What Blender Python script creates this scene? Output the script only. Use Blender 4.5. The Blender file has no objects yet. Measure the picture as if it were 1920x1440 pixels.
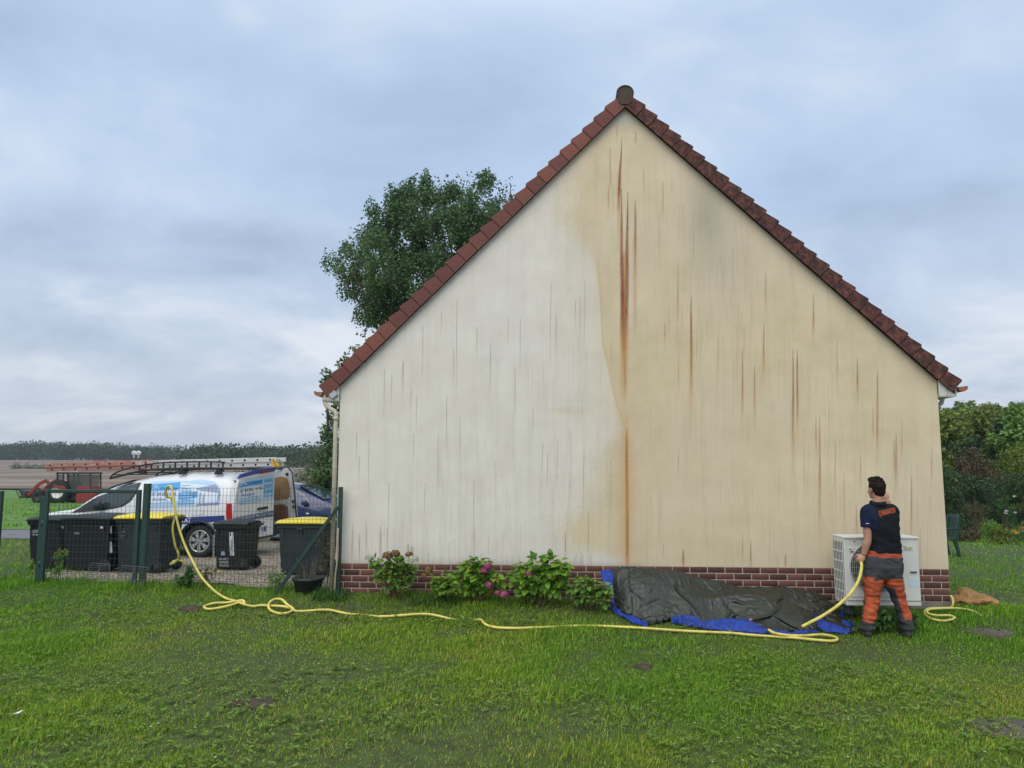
import bpy, math, random
import numpy as np
from mathutils import Vector, Matrix, Euler, noise as mnoise

C = bpy.context.scene.collection
SC = bpy.context.scene
R = math.radians
rng = np.random.default_rng(7)
random.seed(7)

# ------------------------------------------------------------------ camera
FPX = 1400.0                               # focal length in photo pixels (1920 wide)
CAM = np.array([3.10, -9.89, 1.652])
PITCH, YAW = R(6.415), R(-4.384)
cam_d = bpy.data.cameras.new('camera')
cam_d.sensor_width = 36.0
cam_d.lens = FPX / 1920 * 36.0
cam_d.clip_start = 0.05
cam_d.clip_end = 4000
cam = bpy.data.objects.new('camera', cam_d)
C.objects.link(cam)
cam.location = CAM
cam.rotation_euler = Euler((math.pi / 2 + PITCH, 0, -YAW), 'XYZ')
SC.camera = cam

# ------------------------------------------------------------------ sun, sky, exposure
SUN_EL, SUN_AZ = R(46), R(200)             # azimuth clockwise from +Y
sd = bpy.data.lights.new('sun', 'SUN')
sd.energy = 1.5
sd.angle = R(55)
sd.color = (1.0, 0.93, 0.82)
sun = bpy.data.objects.new('sun', sd)
C.objects.link(sun)
sun.rotation_euler = Euler((math.pi / 2 - SUN_EL, 0, math.pi - SUN_AZ), 'XYZ')

# (azimuth, elevation, half widths, density) of the cloud banks, radians
SKY_BANKS = [(-0.422, 0.282, 0.107, 0.030, -0.130),
             (-0.634, 0.244, 0.136, 0.032, -0.070),
             (-0.521, 0.474, 0.164, 0.050, -0.050),
             (-0.196, 0.458, 0.143, 0.043, -0.050),
             (0.348, 0.340, 0.086, 0.036, -0.060),
             (0.457, 0.293, 0.050, 0.021, -0.060),
             (-0.677, 0.486, 0.114, 0.029, -0.050),
             (0.508, 0.091, 0.043, 0.013, -0.100),
             (-0.338, 0.160, 0.093, 0.023, 0.130),
             (-0.615, 0.115, 0.093, 0.016, 0.090),
             (-0.652, 0.364, 0.121, 0.068, 0.100),
             (-0.314, 0.505, 0.050, 0.036, 0.050),
             (-0.453, 0.535, 0.029, 0.018, 0.060),
             (0.497, 0.161, 0.093, 0.043, 0.100),
             (-0.506, 0.186, 0.186, 0.021, 0.050),
             (0.067, 0.542, 0.236, 0.064, 0.030),
             (-0.532, 0.342, 0.143, 0.043, 0.050),
             (-0.500, 0.070, 0.236, 0.021, -0.030)]
world = bpy.data.worlds.new('World')
SC.world = world
world.use_nodes = True


def build_world():
    nt = world.node_tree
    N, L = nt.nodes, nt.links
    N.clear()
    out = N.new('ShaderNodeOutputWorld')
    bg = N.new('ShaderNodeBackground')
    L.new(bg.outputs[0], out.inputs[0])
    sky = N.new('ShaderNodeTexSky')
    sky.sky_type = 'NISHITA'
    sky.sun_disc = False
    sky.sun_elevation = SUN_EL
    sky.sun_rotation = SUN_AZ
    sky.air_density = 1.0
    sky.dust_density = 1.5
    tc = N.new('ShaderNodeTexCoord')
    sep = N.new('ShaderNodeSeparateXYZ')
    L.new(tc.outputs['Generated'], sep.inputs[0])

    def math_(op, a, b=None, c=None):
        m = N.new('ShaderNodeMath')
        m.operation = op
        for i, v in enumerate((a, b, c)):
            if v is None:
                continue
            if isinstance(v, (int, float)):
                m.inputs[i].default_value = v
            else:
                L.new(v, m.inputs[i])
        return m.outputs[0]
    zc = math_('MAXIMUM', sep.outputs[2], 0.0)
    zp = math_('ADD', zc, 0.34)
    px = math_('DIVIDE', sep.outputs[0], zp)
    py = math_('DIVIDE', sep.outputs[1], zp)
    cmb = N.new('ShaderNodeCombineXYZ')
    L.new(px, cmb.inputs[0])
    L.new(py, cmb.inputs[1])

    def noise(scale, detail, rough, off, dist=0.0, sx=1.0):
        mp = N.new('ShaderNodeMapping')
        mp.inputs['Location'].default_value = off
        mp.inputs['Scale'].default_value = (sx, 1, 1)
        L.new(cmb.outputs[0], mp.inputs[0])
        n = N.new('ShaderNodeTexNoise')
        n.inputs['Scale'].default_value = scale
        n.inputs['Detail'].default_value = detail
        n.inputs['Roughness'].default_value = rough
        n.inputs['Distortion'].default_value = dist
        L.new(mp.outputs[0], n.inputs['Vector'])
        return n.outputs['Fac']

    def ramp(fac, stops):
        r = N.new('ShaderNodeValToRGB')
        el = r.color_ramp.elements
        while len(el) < len(stops):
            el.new(0.5)
        for e, (p, c) in zip(el, stops):
            e.position = p
            e.color = (*c, 1)
        L.new(fac, r.inputs[0])
        return r.outputs[0]

    def mix(fac, a, b, mode='MIX'):
        m = N.new('ShaderNodeMix')
        m.data_type = 'RGBA'
        m.blend_type = mode
        if isinstance(fac, (int, float)):
            m.inputs[0].default_value = fac
        else:
            L.new(fac, m.inputs[0])
        for i, v in ((6, a), (7, b)):
            if isinstance(v, tuple):
                m.inputs[i].default_value = (*v, 1)
            else:
                L.new(v, m.inputs[i])
        return m.outputs[2]
    big = noise(0.62, 4.0, 0.50, (3.1, 1.7, 0), 0.5, 0.8)
    small = noise(2.8, 9.0, 0.60, (9.3, 4.2, 0), 0.35, 0.8)
    cl = math_('ADD', math_('MULTIPLY', big, 0.50), math_('MULTIPLY', small, 0.50))
    # broad banks of cloud, darker bellies and bright thin spots, in azimuth / elevation
    az = math_('ARCTAN2', sep.outputs[0], sep.outputs[1])
    el = math_('ARCSINE', sep.outputs[2])
    az = math_('ADD', az, math_('MULTIPLY', math_('SUBTRACT', noise(1.6, 5, 0.55, (1.3, 7.7, 0)), 0.5), 0.30))
    el = math_('ADD', el, math_('MULTIPLY', math_('SUBTRACT', noise(2.1, 6, 0.6, (5.3, 2.7, 0)), 0.5), 0.16))
    banks = None
    for a0, e0, wa, we, amp in SKY_BANKS:
        q1 = math_('DIVIDE', math_('SUBTRACT', az, a0), wa)
        q2 = math_('DIVIDE', math_('SUBTRACT', el, e0), we)
        g = math_('POWER', 2.718, math_('MULTIPLY', math_('ADD', math_('MULTIPLY', q1, q1), math_('MULTIPLY', q2, q2)), -1.0))
        g = math_('MULTIPLY', g, amp)
        banks = g if banks is None else math_('ADD', banks, g)
    cl = math_('ADD', math_('MULTIPLY', math_('SUBTRACT', cl, 0.5), 0.8), math_('ADD', banks, 0.5))
    small = math_('ADD', math_('MULTIPLY', math_('SUBTRACT', small, 0.5), 0.75), math_('ADD', banks, 0.5))
    # cloud deck: grey-blue bellies to bright thin cloud
    col = ramp(cl, [(0.35, (0.34, 0.435, 0.60)), (0.45, (0.425, 0.55, 0.745)), (0.54, (0.505, 0.635, 0.83)),
                    (0.65, (0.68, 0.765, 0.88))])
    # greyer, paler near the horizon
    hz = ramp(zc, [(0.0, (1, 1, 1)), (0.12, (0.75,) * 3), (0.35, (0.0,) * 3)])
    hcol = ramp(small, [(0.35, (0.44, 0.50, 0.61)), (0.5, (0.57, 0.625, 0.715)), (0.64, (0.78, 0.80, 0.84))])
    hm = N.new('ShaderNodeRGBToBW')
    L.new(hz, hm.inputs[0])
    col = mix(hm.outputs[0], col, hcol)
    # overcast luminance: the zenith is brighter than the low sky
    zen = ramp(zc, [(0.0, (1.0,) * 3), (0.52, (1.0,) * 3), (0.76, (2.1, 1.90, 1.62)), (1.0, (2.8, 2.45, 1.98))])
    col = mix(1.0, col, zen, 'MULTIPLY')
    # a little of the clear Nishita sky shows through the deck
    sk = mix(1.0, sky.outputs[0], (0.10, 0.10, 0.10), 'MULTIPLY')
    col = mix(0.10, col, sk)
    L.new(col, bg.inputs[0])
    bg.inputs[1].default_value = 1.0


build_world()
SC.view_settings.view_transform = 'Standard'
SC.view_settings.look = 'None'
SC.view_settings.exposure = 0.14
SC.view_settings.gamma = 1.0

# ------------------------------------------------------------------ pixel -> world helpers
_F = np.array([math.sin(YAW) * math.cos(PITCH), math.cos(YAW) * math.cos(PITCH), math.sin(PITCH)])
_R = np.array([math.cos(YAW), -math.sin(YAW), 0.0])
_U = np.cross(_R, _F)


def ray(px, py):
    return _F + _R * (px - 960) / FPX - _U * (py - 720) / FPX


def PX(px, py, Y):
    d = ray(px, py)
    p = CAM + d * (Y - CAM[1]) / d[1]
    return Vector(p)


GY = np.array([-14, -8, -5, -2.6, -1.5, -0.9, -0.35, 0, 1.0, 4, 10, 20, 40, 62, 90, 150, 280, 420, 700, 1200.])
GZ = np.array([-.36, -.34, -.30, -.235, -.20, -.165, -.06, -0.02, -.03, -.18, -.30, -.5, -1.0, -1.45, -1.6, -.4, 2.6, 6.0, 10, 14.])


def sstep(a, b, x):
    t = np.clip((x - a) / (b - a), 0, 1)
    return t * t * (3 - 2 * t)


def ground_z(x, y):
    x = np.asarray(x, float)
    y = np.asarray(y, float)
    z = np.interp(y, GY, GZ)
    z = z - 0.0147 * (np.clip(x, -4, 11) - 3.5) * (1 - sstep(6, 20, y))
    ang = (x - CAM[0]) / np.maximum(y - CAM[1], 1)
    m = sstep(0.1, 0.38, ang)
    zr = np.interp(y, [0, 12, 26, 40, 70, 110, 160, 260, 1200], [-.3, -.3, -.3, .4, 2.8, 6.5, 10.5, 14, 18.])
    z = z * (1 - m * sstep(12, 40, y)) + m * zr * sstep(8, 20, y)
    z = z + 0.012 * np.sin(x * 1.7 + 0.6 * y) * np.cos(y * 1.3 - 0.4 * x) * (1 - sstep(2, 8, np.abs(y + 2)))
    return z


def gz(x, y):
    return float(ground_z(x, y))


def PG(px, py, lift=0.0):
    d = ray(px, py)
    t0, t1 = 2.0, 2.0
    while t1 < 1500:
        p = CAM + d * t1
        if p[2] < gz(p[0], p[1]) + lift:
            break
        t0 = t1
        t1 *= 1.03
    for _ in range(30):
        t = (t0 + t1) / 2
        p = CAM + d * t
        if p[2] < gz(p[0], p[1]) + lift:
            t1 = t
        else:
            t0 = t
    return Vector(CAM + d * t1)


# ------------------------------------------------------------------ materials
def srgb(r, g, b):
    f = lambda c: (c / 255 / 12.92) if c / 255 <= 0.04045 else ((c / 255 + 0.055) / 1.055) ** 2.4
    return (f(r), f(g), f(b))


class NT:
    def __init__(s, mat):
        s.t = mat.node_tree
        s.N, s.L = s.t.nodes, s.t.links
        s.bsdf = s.N['Principled BSDF']

    def _in(s, sock, v):
        if isinstance(v, (int, float)):
            sock.default_value = v
        elif isinstance(v, tuple):
            sock.default_value = (*v, 1) if len(v) == 3 and sock.type == 'RGBA' else v
        else:
            s.L.new(v, sock)

    def coord(s, kind='Object', scale=(1, 1, 1), loc=(0, 0, 0)):
        tc = s.N.new('ShaderNodeTexCoord')
        mp = s.N.new('ShaderNodeMapping')
        mp.inputs['Scale'].default_value = scale
        mp.inputs['Location'].default_value = loc
        s.L.new(tc.outputs[kind], mp.inputs[0])
        return mp.outputs[0]

    def noise(s, scale=5, detail=4, rough=0.5, vec=None, dist=0.0):
        n = s.N.new('ShaderNodeTexNoise')
        n.inputs['Scale'].default_value = scale
        n.inputs['Detail'].default_value = detail
        n.inputs['Roughness'].default_value = rough
        n.inputs['Distortion'].default_value = dist
        if vec is None:
            vec = s.coord()
        s.L.new(vec, n.inputs['Vector'])
        return n.outputs['Fac']

    def voronoi(s, scale=5, vec=None, out='Distance', feature='F1'):
        n = s.N.new('ShaderNodeTexVoronoi')
        n.feature = feature
        n.inputs['Scale'].default_value = scale
        s.L.new(vec if vec is not None else s.coord(), n.inputs['Vector'])
        return n.outputs[out]

    def ramp(s, fac, stops):
        r = s.N.new('ShaderNodeValToRGB')
        el = r.color_ramp.elements
        while len(el) < len(stops):
            el.new(0.5)
        for e, (p, c) in zip(el, stops):
            e.position = p
            e.color = (c, c, c, 1) if isinstance(c, (int, float)) else (*c, 1)
        s._in(r.inputs[0], fac)
        return r.outputs[0]

    def mix(s, fac, a, b, mode='MIX'):
        m = s.N.new('ShaderNodeMix')
        m.data_type = 'RGBA'
        m.blend_type = mode
        s._in(m.inputs[0], fac)
        s._in(m.inputs[6], a)
        s._in(m.inputs[7], b)
        return m.outputs[2]

    def math(s, op, a, b=0.0):
        m = s.N.new('ShaderNodeMath')
        m.operation = op
        s._in(m.inputs[0], a)
        s._in(m.inputs[1], b)
        return m.outputs[0]

    def attr(s, name, out='Fac'):
        a = s.N.new('ShaderNodeAttribute')
        a.attribute_name = name
        return a.outputs[out]

    def objrand(s):
        return s.N.new('ShaderNodeObjectInfo').outputs['Random']

    def bump(s, h, strength=0.3, dist=0.01):
        b = s.N.new('ShaderNodeBump')
        b.inputs['Strength'].default_value = strength
        b.inputs['Distance'].default_value = dist
        s._in(b.inputs['Height'], h)
        s.L.new(b.outputs[0], s.bsdf.inputs['Normal'])

    def base(s, v):
        s._in(s.bsdf.inputs['Base Color'], v)

    def rough(s, v):
        s._in(s.bsdf.inputs['Roughness'], v)

    def set(s, **k):
        for n, v in k.items():
            s._in(s.bsdf.inputs[n.replace('_', ' ')], v)


MATS = {}


def mat(name, color=(0.5, 0.5, 0.5), rough=0.6, metal=0.0, spec=0.5, var=0.0, vscale=6.0, bump=0.0, bscale=40, bdist=0.004):
    m = bpy.data.materials.new(name)
    m.use_nodes = True
    n = NT(m)
    n.rough(rough)
    n.set(Metallic=metal)
    n.bsdf.inputs['Specular IOR Level'].default_value = spec
    if var:
        f = n.noise(vscale, 5, 0.6)
        d = tuple(c * (1 - var) for c in color)
        l = tuple(min(1, c * (1 + var)) for c in color)
        n.base(n.ramp(f, [(0.3, d), (0.7, l)]))
    else:
        n.base(color)
    if bump:
        n.bump(n.noise(bscale, 4, 0.6), bump, bdist)
    MATS[name] = m
    return m


def leaf_mat(name, dark, light, attr='rnd', transl=0.25, rough=0.55, extra=None, objvar=0.0):
    """foliage: per-leaf random colour, some light passing through"""
    m = bpy.data.materials.new(name)
    m.use_nodes = True
    n = NT(m)
    a = n.attr(attr)
    stops = [(0.0, dark), (1.0, light)]
    if extra:
        stops = [(0.0, dark), (0.90, light), (0.985, extra), (1.0, extra)]
    col = n.ramp(a, stops)
    if objvar:
        r = n.objrand()
        col = n.mix(r, col, n.mix(1.0, col, (1 + objvar, 1 + objvar * 0.5, 0.8), 'MULTIPLY'))
    n.base(col)
    n.rough(rough)
    n.bsdf.inputs['Specular IOR Level'].default_value = 0.2
    if transl:
        tr = n.N.new('ShaderNodeBsdfTranslucent')
        n._in(tr.inputs[0], col)
        ms = n.N.new('ShaderNodeMixShader')
        ms.inputs[0].default_value = transl
        out = n.N['Material Output']
        n.L.new(n.bsdf.outputs[0], ms.inputs[1])
        n.L.new(tr.outputs[0], ms.inputs[2])
        n.L.new(ms.outputs[0], out.inputs[0])
    MATS[name] = m
    return m


# ------------------------------------------------------------------ object helpers
def tag(o, label=None, cat=None, group=None, kind=None):
    if label:
        o['label'] = label
    if cat:
        o['category'] = cat
    if group:
        o['group'] = group
    if kind:
        o['kind'] = kind
    return o


def empty(name, loc=(0, 0, 0), rz=0.0):
    o = bpy.data.objects.new(name, None)
    o.empty_display_size = 0.1
    C.objects.link(o)
    o.location = loc
    o.rotation_euler = (0, 0, rz)
    return o


def link(name, me, m=None, parent=None, loc=None):
    o = bpy.data.objects.new(name, me)
    C.objects.link(o)
    if m is not None:
        for mm in (m if isinstance(m, (list, tuple)) else [m]):
            me.materials.append(mm)
    if parent is not None:
        o.parent = parent
    if loc is not None:
        o.location = loc
    return o


def children(o):
    return [c for c in C.objects if c.parent == o]


def copy_tree(o, parent=None):
    c = o.copy()
    C.objects.link(c)
    c.parent = parent
    for ch in children(o):
        copy_tree(ch, c)
    return c


class MB:
    """collects simple shapes into ONE mesh"""

    def __init__(s):
        s.v, s.f, s.mi, s.sm = [], [], [], []

    def add(s, verts, faces, mi=0, smooth=False):
        b = len(s.v)
        s.v += [tuple(v) for v in verts]
        s.f += [tuple(i + b for i in f) for f in faces]
        s.mi += [mi] * len(faces)
        s.sm += [smooth] * len(faces)
        return s

    def box(s, c, size, rot=None, mi=0):
        hx, hy, hz = size[0] / 2, size[1] / 2, size[2] / 2
        vs = [Vector((x, y, z)) for x in (-hx, hx) for y in (-hy, hy) for z in (-hz, hz)]
        if rot is not None:
            e = Euler(rot).to_matrix() if not isinstance(rot, Matrix) else rot
            vs = [e @ v for v in vs]
        c = Vector(c)
        return s.add([v + c for v in vs], [(0, 1, 3, 2), (4, 6, 7, 5), (0, 4, 5, 1), (2, 3, 7, 6), (0, 2, 6, 4), (1, 5, 7, 3)], mi)

    def bar(s, p0, p1, w, h, mi=0, up=(0, 0, 1)):
        p0, p1 = Vector(p0), Vector(p1)
        d = (p1 - p0)
        if d.length < 1e-6:
            return s
        d.normalize()
        up = Vector(up)
        if abs(d.dot(up)) > 0.99:
            up = Vector((0, 1, 0))
        a = d.cross(up).normalized() * w / 2
        b = a.cross(d).normalized() * h / 2
        vs = []
        for p in (p0, p1):
            vs += [p - a - b, p + a - b, p + a + b, p - a + b]
        return s.add(vs, [(0, 3, 2, 1), (4, 5, 6, 7), (0, 1, 5, 4), (1, 2, 6, 5), (2, 3, 7, 6), (3, 0, 4, 7)], mi)

    def tube(s, pts, r, n=8, mi=0, closed=False, cap=True):
        pts = [Vector(p) for p in pts]
        m = len(pts)
        rs = r if isinstance(r, (list, tuple, np.ndarray)) else [r] * m
        vs, fs = [], []
        prev = None
        for i, p in enumerate(pts):
            if closed:
                d = pts[(i + 1) % m] - pts[i - 1]
            else:
                d = pts[min(i + 1, m - 1)] - pts[max(i - 1, 0)]
            if d.length < 1e-9:
                d = Vector((0, 0, 1))
            d.normalize()
            if prev is None:
                u = Vector((0, 0, 1)) if abs(d.z) < 0.9 else Vector((1, 0, 0))
                a = d.cross(u).normalized()
            else:
                a = (prev - d * prev.dot(d))
                a = a.normalized() if a.length > 1e-6 else d.orthogonal().normalized()
            prev = a
            b = d.cross(a)
            for k in range(n):
                t = 2 * math.pi * k / n
                vs.append(p + (a * math.cos(t) + b * math.sin(t)) * rs[i])
        for i in range(m if closed else m - 1):
            j = (i + 1) % m
            for k in range(n):
                k2 = (k + 1) % n
                fs.append((i * n + k, i * n + k2, j * n + k2, j * n + k))
        if cap and not closed:
            fs.append(tuple(range(n - 1, -1, -1)))
            fs.append(tuple((m - 1) * n + k for k in range(n)))
        return s.add(vs, fs, mi, True)

    def cyl(s, p0, p1, r0, r1=None, n=16, mi=0):
        return s.tube([p0, p1], [r0, r0 if r1 is None else r1], n, mi)

    def lathe(s, prof, c, axis='z', n=32, mi=0, cap=False):
        """prof: list of (radius, height) revolved about an axis through c"""
        vs, fs = [], []
        for (r, h) in prof:
            for k in range(n):
                t = 2 * math.pi * k / n
                a, b = r * math.cos(t), r * math.sin(t)
                if axis == 'z':
                    vs.append((c[0] + a, c[1] + b, c[2] + h))
                elif axis == 'y':
                    vs.append((c[0] + a, c[1] + h, c[2] + b))
                else:
                    vs.append((c[0] + h, c[1] + a, c[2] + b))
        m = len(prof)
        for i in range(m - 1):
            for k in range(n):
                k2 = (k + 1) % n
                fs.append((i * n + k, i * n + k2, (i + 1) * n + k2, (i + 1) * n + k))
        if cap:
            fs.append(tuple(range(n)))
            fs.append(tuple((m - 1) * n + k for k in range(n)))
        return s.add(vs, fs, mi, True)

    def prism(s, poly, axis, a0, a1, mi=0):
        """extrude a 2-D polygon along an axis ('y': poly is (x,z); 'x': (y,z); 'z': (x,y))"""
        def P(p, a):
            return {'y': (p[0], a, p[1]), 'x': (a, p[0], p[1]), 'z': (p[0], p[1], a)}[axis]
        n = len(poly)
        vs = [P(p, a0) for p in poly] + [P(p, a1) for p in poly]
        fs = [tuple(range(n)), tuple(range(2 * n - 1, n - 1, -1))]
        fs += [(i, i + n, (i + 1) % n + n, (i + 1) % n) for i in range(n)]
        return s.add(vs, fs, mi)

    def ico(s, c, r, sub=2, mi=0, sq=(1, 1, 1)):
        import bmesh
        bm = bmesh.new()
        bmesh.ops.create_icosphere(bm, subdivisions=sub, radius=1)
        vs = [(c[0] + v.co.x * r * sq[0], c[1] + v.co.y * r * sq[1], c[2] + v.co.z * r * sq[2]) for v in bm.verts]
        bm.verts.index_update()
        fs = [tuple(v.index for v in f.verts) for f in bm.faces]
        bm.free()
        return s.add(vs, fs, mi, True)

    def mesh(s, name):
        me = bpy.data.meshes.new(name)
        me.from_pydata(s.v, [], s.f)
        me.polygons.foreach_set('material_index', s.mi)
        me.polygons.foreach_set('use_smooth', s.sm)
        import bmesh
        bm = bmesh.new()
        bm.from_mesh(me)
        bmesh.ops.recalc_face_normals(bm, faces=bm.faces)
        bm.to_mesh(me)
        bm.free()
        me.update()
        return me

    def build(s, name, m, parent=None, bevel=0.0, seg=2, loc=None):
        o = link(name, s.mesh(name), m, parent, loc)
        if bevel:
            b = o.modifiers.new('bevel', 'BEVEL')
            b.width = bevel
            b.segments = seg
            b.limit_method = 'ANGLE'
            b.angle_limit = R(40)
        return o


def np_mesh(name, verts, faces, attrs=None, smooth=False, mi=None):
    """fast mesh from arrays; faces (M,k)"""
    me = bpy.data.meshes.new(name)
    verts = np.ascontiguousarray(verts, np.float32)
    faces = np.ascontiguousarray(faces, np.int32)
    k = faces.shape[1]
    me.vertices.add(len(verts))
    me.vertices.foreach_set('co', verts.ravel())
    me.loops.add(faces.size)
    me.loops.foreach_set('vertex_index', faces.ravel())
    me.polygons.add(len(faces))
    me.polygons.foreach_set('loop_start', np.arange(0, faces.size, k, dtype=np.int32))
    if smooth:
        me.polygons.foreach_set('use_smooth', np.ones(len(faces), bool))
    if mi is not None:
        me.polygons.foreach_set('material_index', np.ascontiguousarray(mi, np.int32))
    me.update(calc_edges=True)
    for n, a in (attrs or {}).items():
        at = me.attributes.new(n, 'FLOAT', 'POINT')
        at.data.foreach_set('value', np.ascontiguousarray(a, np.float32))
    return me


def unit(a):
    return a / np.maximum(np.linalg.norm(a, axis=-1, keepdims=True), 1e-9)


def leaf_arrays(pos, axis, nrm, length, width, rnd, big=False, droop=0.15, fold=0.2):
    """leaves as small folded blades: returns verts, faces, rnd per vertex (quads)"""
    N = len(pos)
    axis = unit(axis)
    side = unit(np.cross(axis, nrm))
    up = np.cross(side, axis)
    l = np.asarray(length).reshape(-1, 1) * np.ones((N, 1))
    w = np.asarray(width).reshape(-1, 1) * np.ones((N, 1))
    if not big:
        b = pos
        mid = pos + axis * l * 0.5
        lft = mid - side * w * 0.5 + up * w * fold
        rgt = mid + side * w * 0.5 + up * w * fold
        tip = pos + axis * l - up * l * droop
        V = np.stack([b, rgt, tip, lft], 1).reshape(-1, 3)
        Fc = (np.arange(N)[:, None] * 4 + np.array([[0, 1, 2, 3]]))
        return V, Fc, np.repeat(rnd, 4)
    rows = []
    for t, ww in ((0.0, 0.06), (0.3, 0.85), (0.6, 0.9), (0.85, 0.45), (1.0, 0.03)):
        c = pos + axis * l * t - up * l * droop * t * t
        rows += [c - side * w * 0.5 * ww + up * w * fold * ww, c, c + side * w * 0.5 * ww + up * w * fold * ww]
    V = np.stack(rows, 1).reshape(-1, 3)
    q = []
    for i in range(4):
        for j in range(2):
            a = i * 3 + j
            q.append([a, a + 1, a + 4, a + 3])
    Fc = (np.arange(N)[:, None, None] * 15 + np.array(q)[None]).reshape(-1, 4)
    return V, Fc, np.repeat(rnd, 15)


def rand_unit(n):
    v = rng.normal(size=(n, 3))
    return unit(v)


def clump_leaves(centers, radii, n, size, shell=0.55, flat=1.0, up=0.3):
    """leaves spread through ellipsoid clumps, denser towards each clump's outside"""
    centers = np.asarray(centers, float)
    radii = np.asarray(radii, float)
    if radii.ndim == 1:
        radii = np.stack([radii] * 3, 1)
    wgt = (radii[:, 0] * radii[:, 1] * radii[:, 2]) ** (2 / 3)
    idx = rng.choice(len(centers), n, p=wgt / wgt.sum())
    d = rand_unit(n)
    r = shell + (1 - shell) * rng.random(n) ** 0.6
    r = np.where(rng.random(n) < 0.12, r * 1.12, r)
    pos = centers[idx] + d * radii[idx] * r[:, None]
    axis = unit(d * 0.6 + rand_unit(n) * 0.9 + np.array([0, 0, -0.15]))
    nrm = unit(d * 0.7 + rand_unit(n) * 0.6 + np.array([0, 0, up]))
    ln = size * (0.7 + 0.6 * rng.random(n))
    crnd = rng.random(len(centers))
    rnd = np.clip(0.55 * rng.random(n) + 0.45 * crnd[idx], 0, 1)
    return pos, axis, nrm, ln, rnd


def text_mesh(s, size=1.0, bold=0.0, extrude=0.0, align='CENTER', spacing=1.0, sx=1.0):
    cu = bpy.data.curves.new('lettering', 'FONT')
    cu.body = s
    cu.size = size
    cu.offset = bold * size
    cu.extrude = extrude
    cu.align_x = align
    cu.align_y = 'CENTER'
    cu.space_character = spacing
    cu.resolution_u = 3
    o = bpy.data.objects.new('lettering', cu)
    C.objects.link(o)
    dg = bpy.context.evaluated_depsgraph_get()
    me = bpy.data.meshes.new_from_object(o.evaluated_get(dg))
    bpy.data.objects.remove(o)
    bpy.data.curves.remove(cu)
    me.materials.clear()
    if sx != 1.0:
        for v in me.vertices:
            v.co.x *= sx
    return me


def bake(o):
    """apply an object's modifiers into a new mesh"""
    dg = bpy.context.evaluated_depsgraph_get()
    me = bpy.data.meshes.new_from_object(o.evaluated_get(dg))
    for md in list(o.modifiers):
        o.modifiers.remove(md)
    old = o.data
    o.data = me
    bpy.data.meshes.remove(old)
    return me


def spline(pts, n=10):
    """Catmull-Rom through points"""
    P = [np.array(p, float) for p in pts]
    P = [2 * P[0] - P[1]] + P + [2 * P[-1] - P[-2]]
    out = []
    for i in range(1, len(P) - 2):
        for k in range(n):
            t = k / n
            a, b, c, d = P[i - 1], P[i], P[i + 1], P[i + 2]
            out.append(0.5 * ((2 * b) + (c - a) * t + (2 * a - 5 * b + 4 * c - d) * t * t + (3 * b - a - 3 * c + d) * t ** 3))
    out.append(P[-2])
    return [Vector(o) for o in out]

# ================================================================== SETTING
def sheet(name, xs, ys, lift, m, jag=0.0, kind='structure'):
    xs, ys = np.asarray(xs, float), np.asarray(ys, float)
    X, Y = np.meshgrid(xs, ys)
    if jag:
        # ragged outline
        ph = rng.random(6) * 6
        wob = lambda t: np.sin(t * 2.1 + ph[0]) * .5 + np.sin(t * 5.3 + ph[1]) * .3 + np.sin(t * 11 + ph[2]) * .2
        u = (X - xs[0]) / (xs[-1] - xs[0])
        v = (Y - ys[0]) / (ys[-1] - ys[0])
        X2 = X + jag * wob(Y) * (np.abs(u - .5) * 2) ** 3
        Y = Y + jag * wob(X + 7) * (np.abs(v - .5) * 2) ** 3
        X = X2
    Z = ground_z(X, Y) + lift
    V = np.stack([X, Y, Z], -1).reshape(-1, 3)
    nx, ny = len(xs), len(ys)
    i = np.arange(ny - 1)[:, None] * nx + np.arange(nx - 1)[None]
    F_ = np.stack([i, i + 1, i + 1 + nx, i + nx], -1).reshape(-1, 4)
    o = link(name, np_mesh(name, V, F_, smooth=True), m)
    if kind:
        o['kind'] = kind
    return o


def grow(a, b, s0, g):
    out = [a]
    s = s0
    while out[-1] < b:
        out.append(out[-1] + s)
        s *= g
    return np.array(out)


# ---- materials of the ground
def m_lawn():
    m = mat('lawn_soil')
    n = NT(m)
    a = n.noise(0.45, 5, 0.6)
    b = n.noise(9, 5, 0.65)
    col = n.ramp(b, [(0.3, (0.030, 0.034, 0.010)), (0.52, (0.052, 0.075, 0.015)), (0.72, (0.085, 0.115, 0.024))])
    col2 = n.ramp(b, [(0.3, (0.045, 0.034, 0.016)), (0.7, (0.085, 0.078, 0.026))])
    n.base(n.mix(n.ramp(a, [(0.55, 0.0), (0.7, 0.8)]), col, col2))
    n.rough(0.95)
    n.bump(n.noise(60, 4, 0.7), 0.7, 0.02)
    return m


def m_meadow():
    m = mat('meadow_grass')
    n = NT(m)
    v = n.coord('Object', (0.25, 1.0, 1.0))
    a = n.noise(0.35, 5, 0.6, v)
    b = n.noise(3.0, 6, 0.7)
    col = n.ramp(b, [(0.3, (0.055, 0.13, 0.018)), (0.7, (0.14, 0.27, 0.04))])
    n.base(n.mix(n.ramp(a, [(0.45, 0.0), (0.65, 0.7)]), col, (0.075, 0.135, 0.02)))
    n.rough(0.9)
    n.bump(n.noise(14, 5, 0.7), 0.8, 0.08)
    return m


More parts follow.
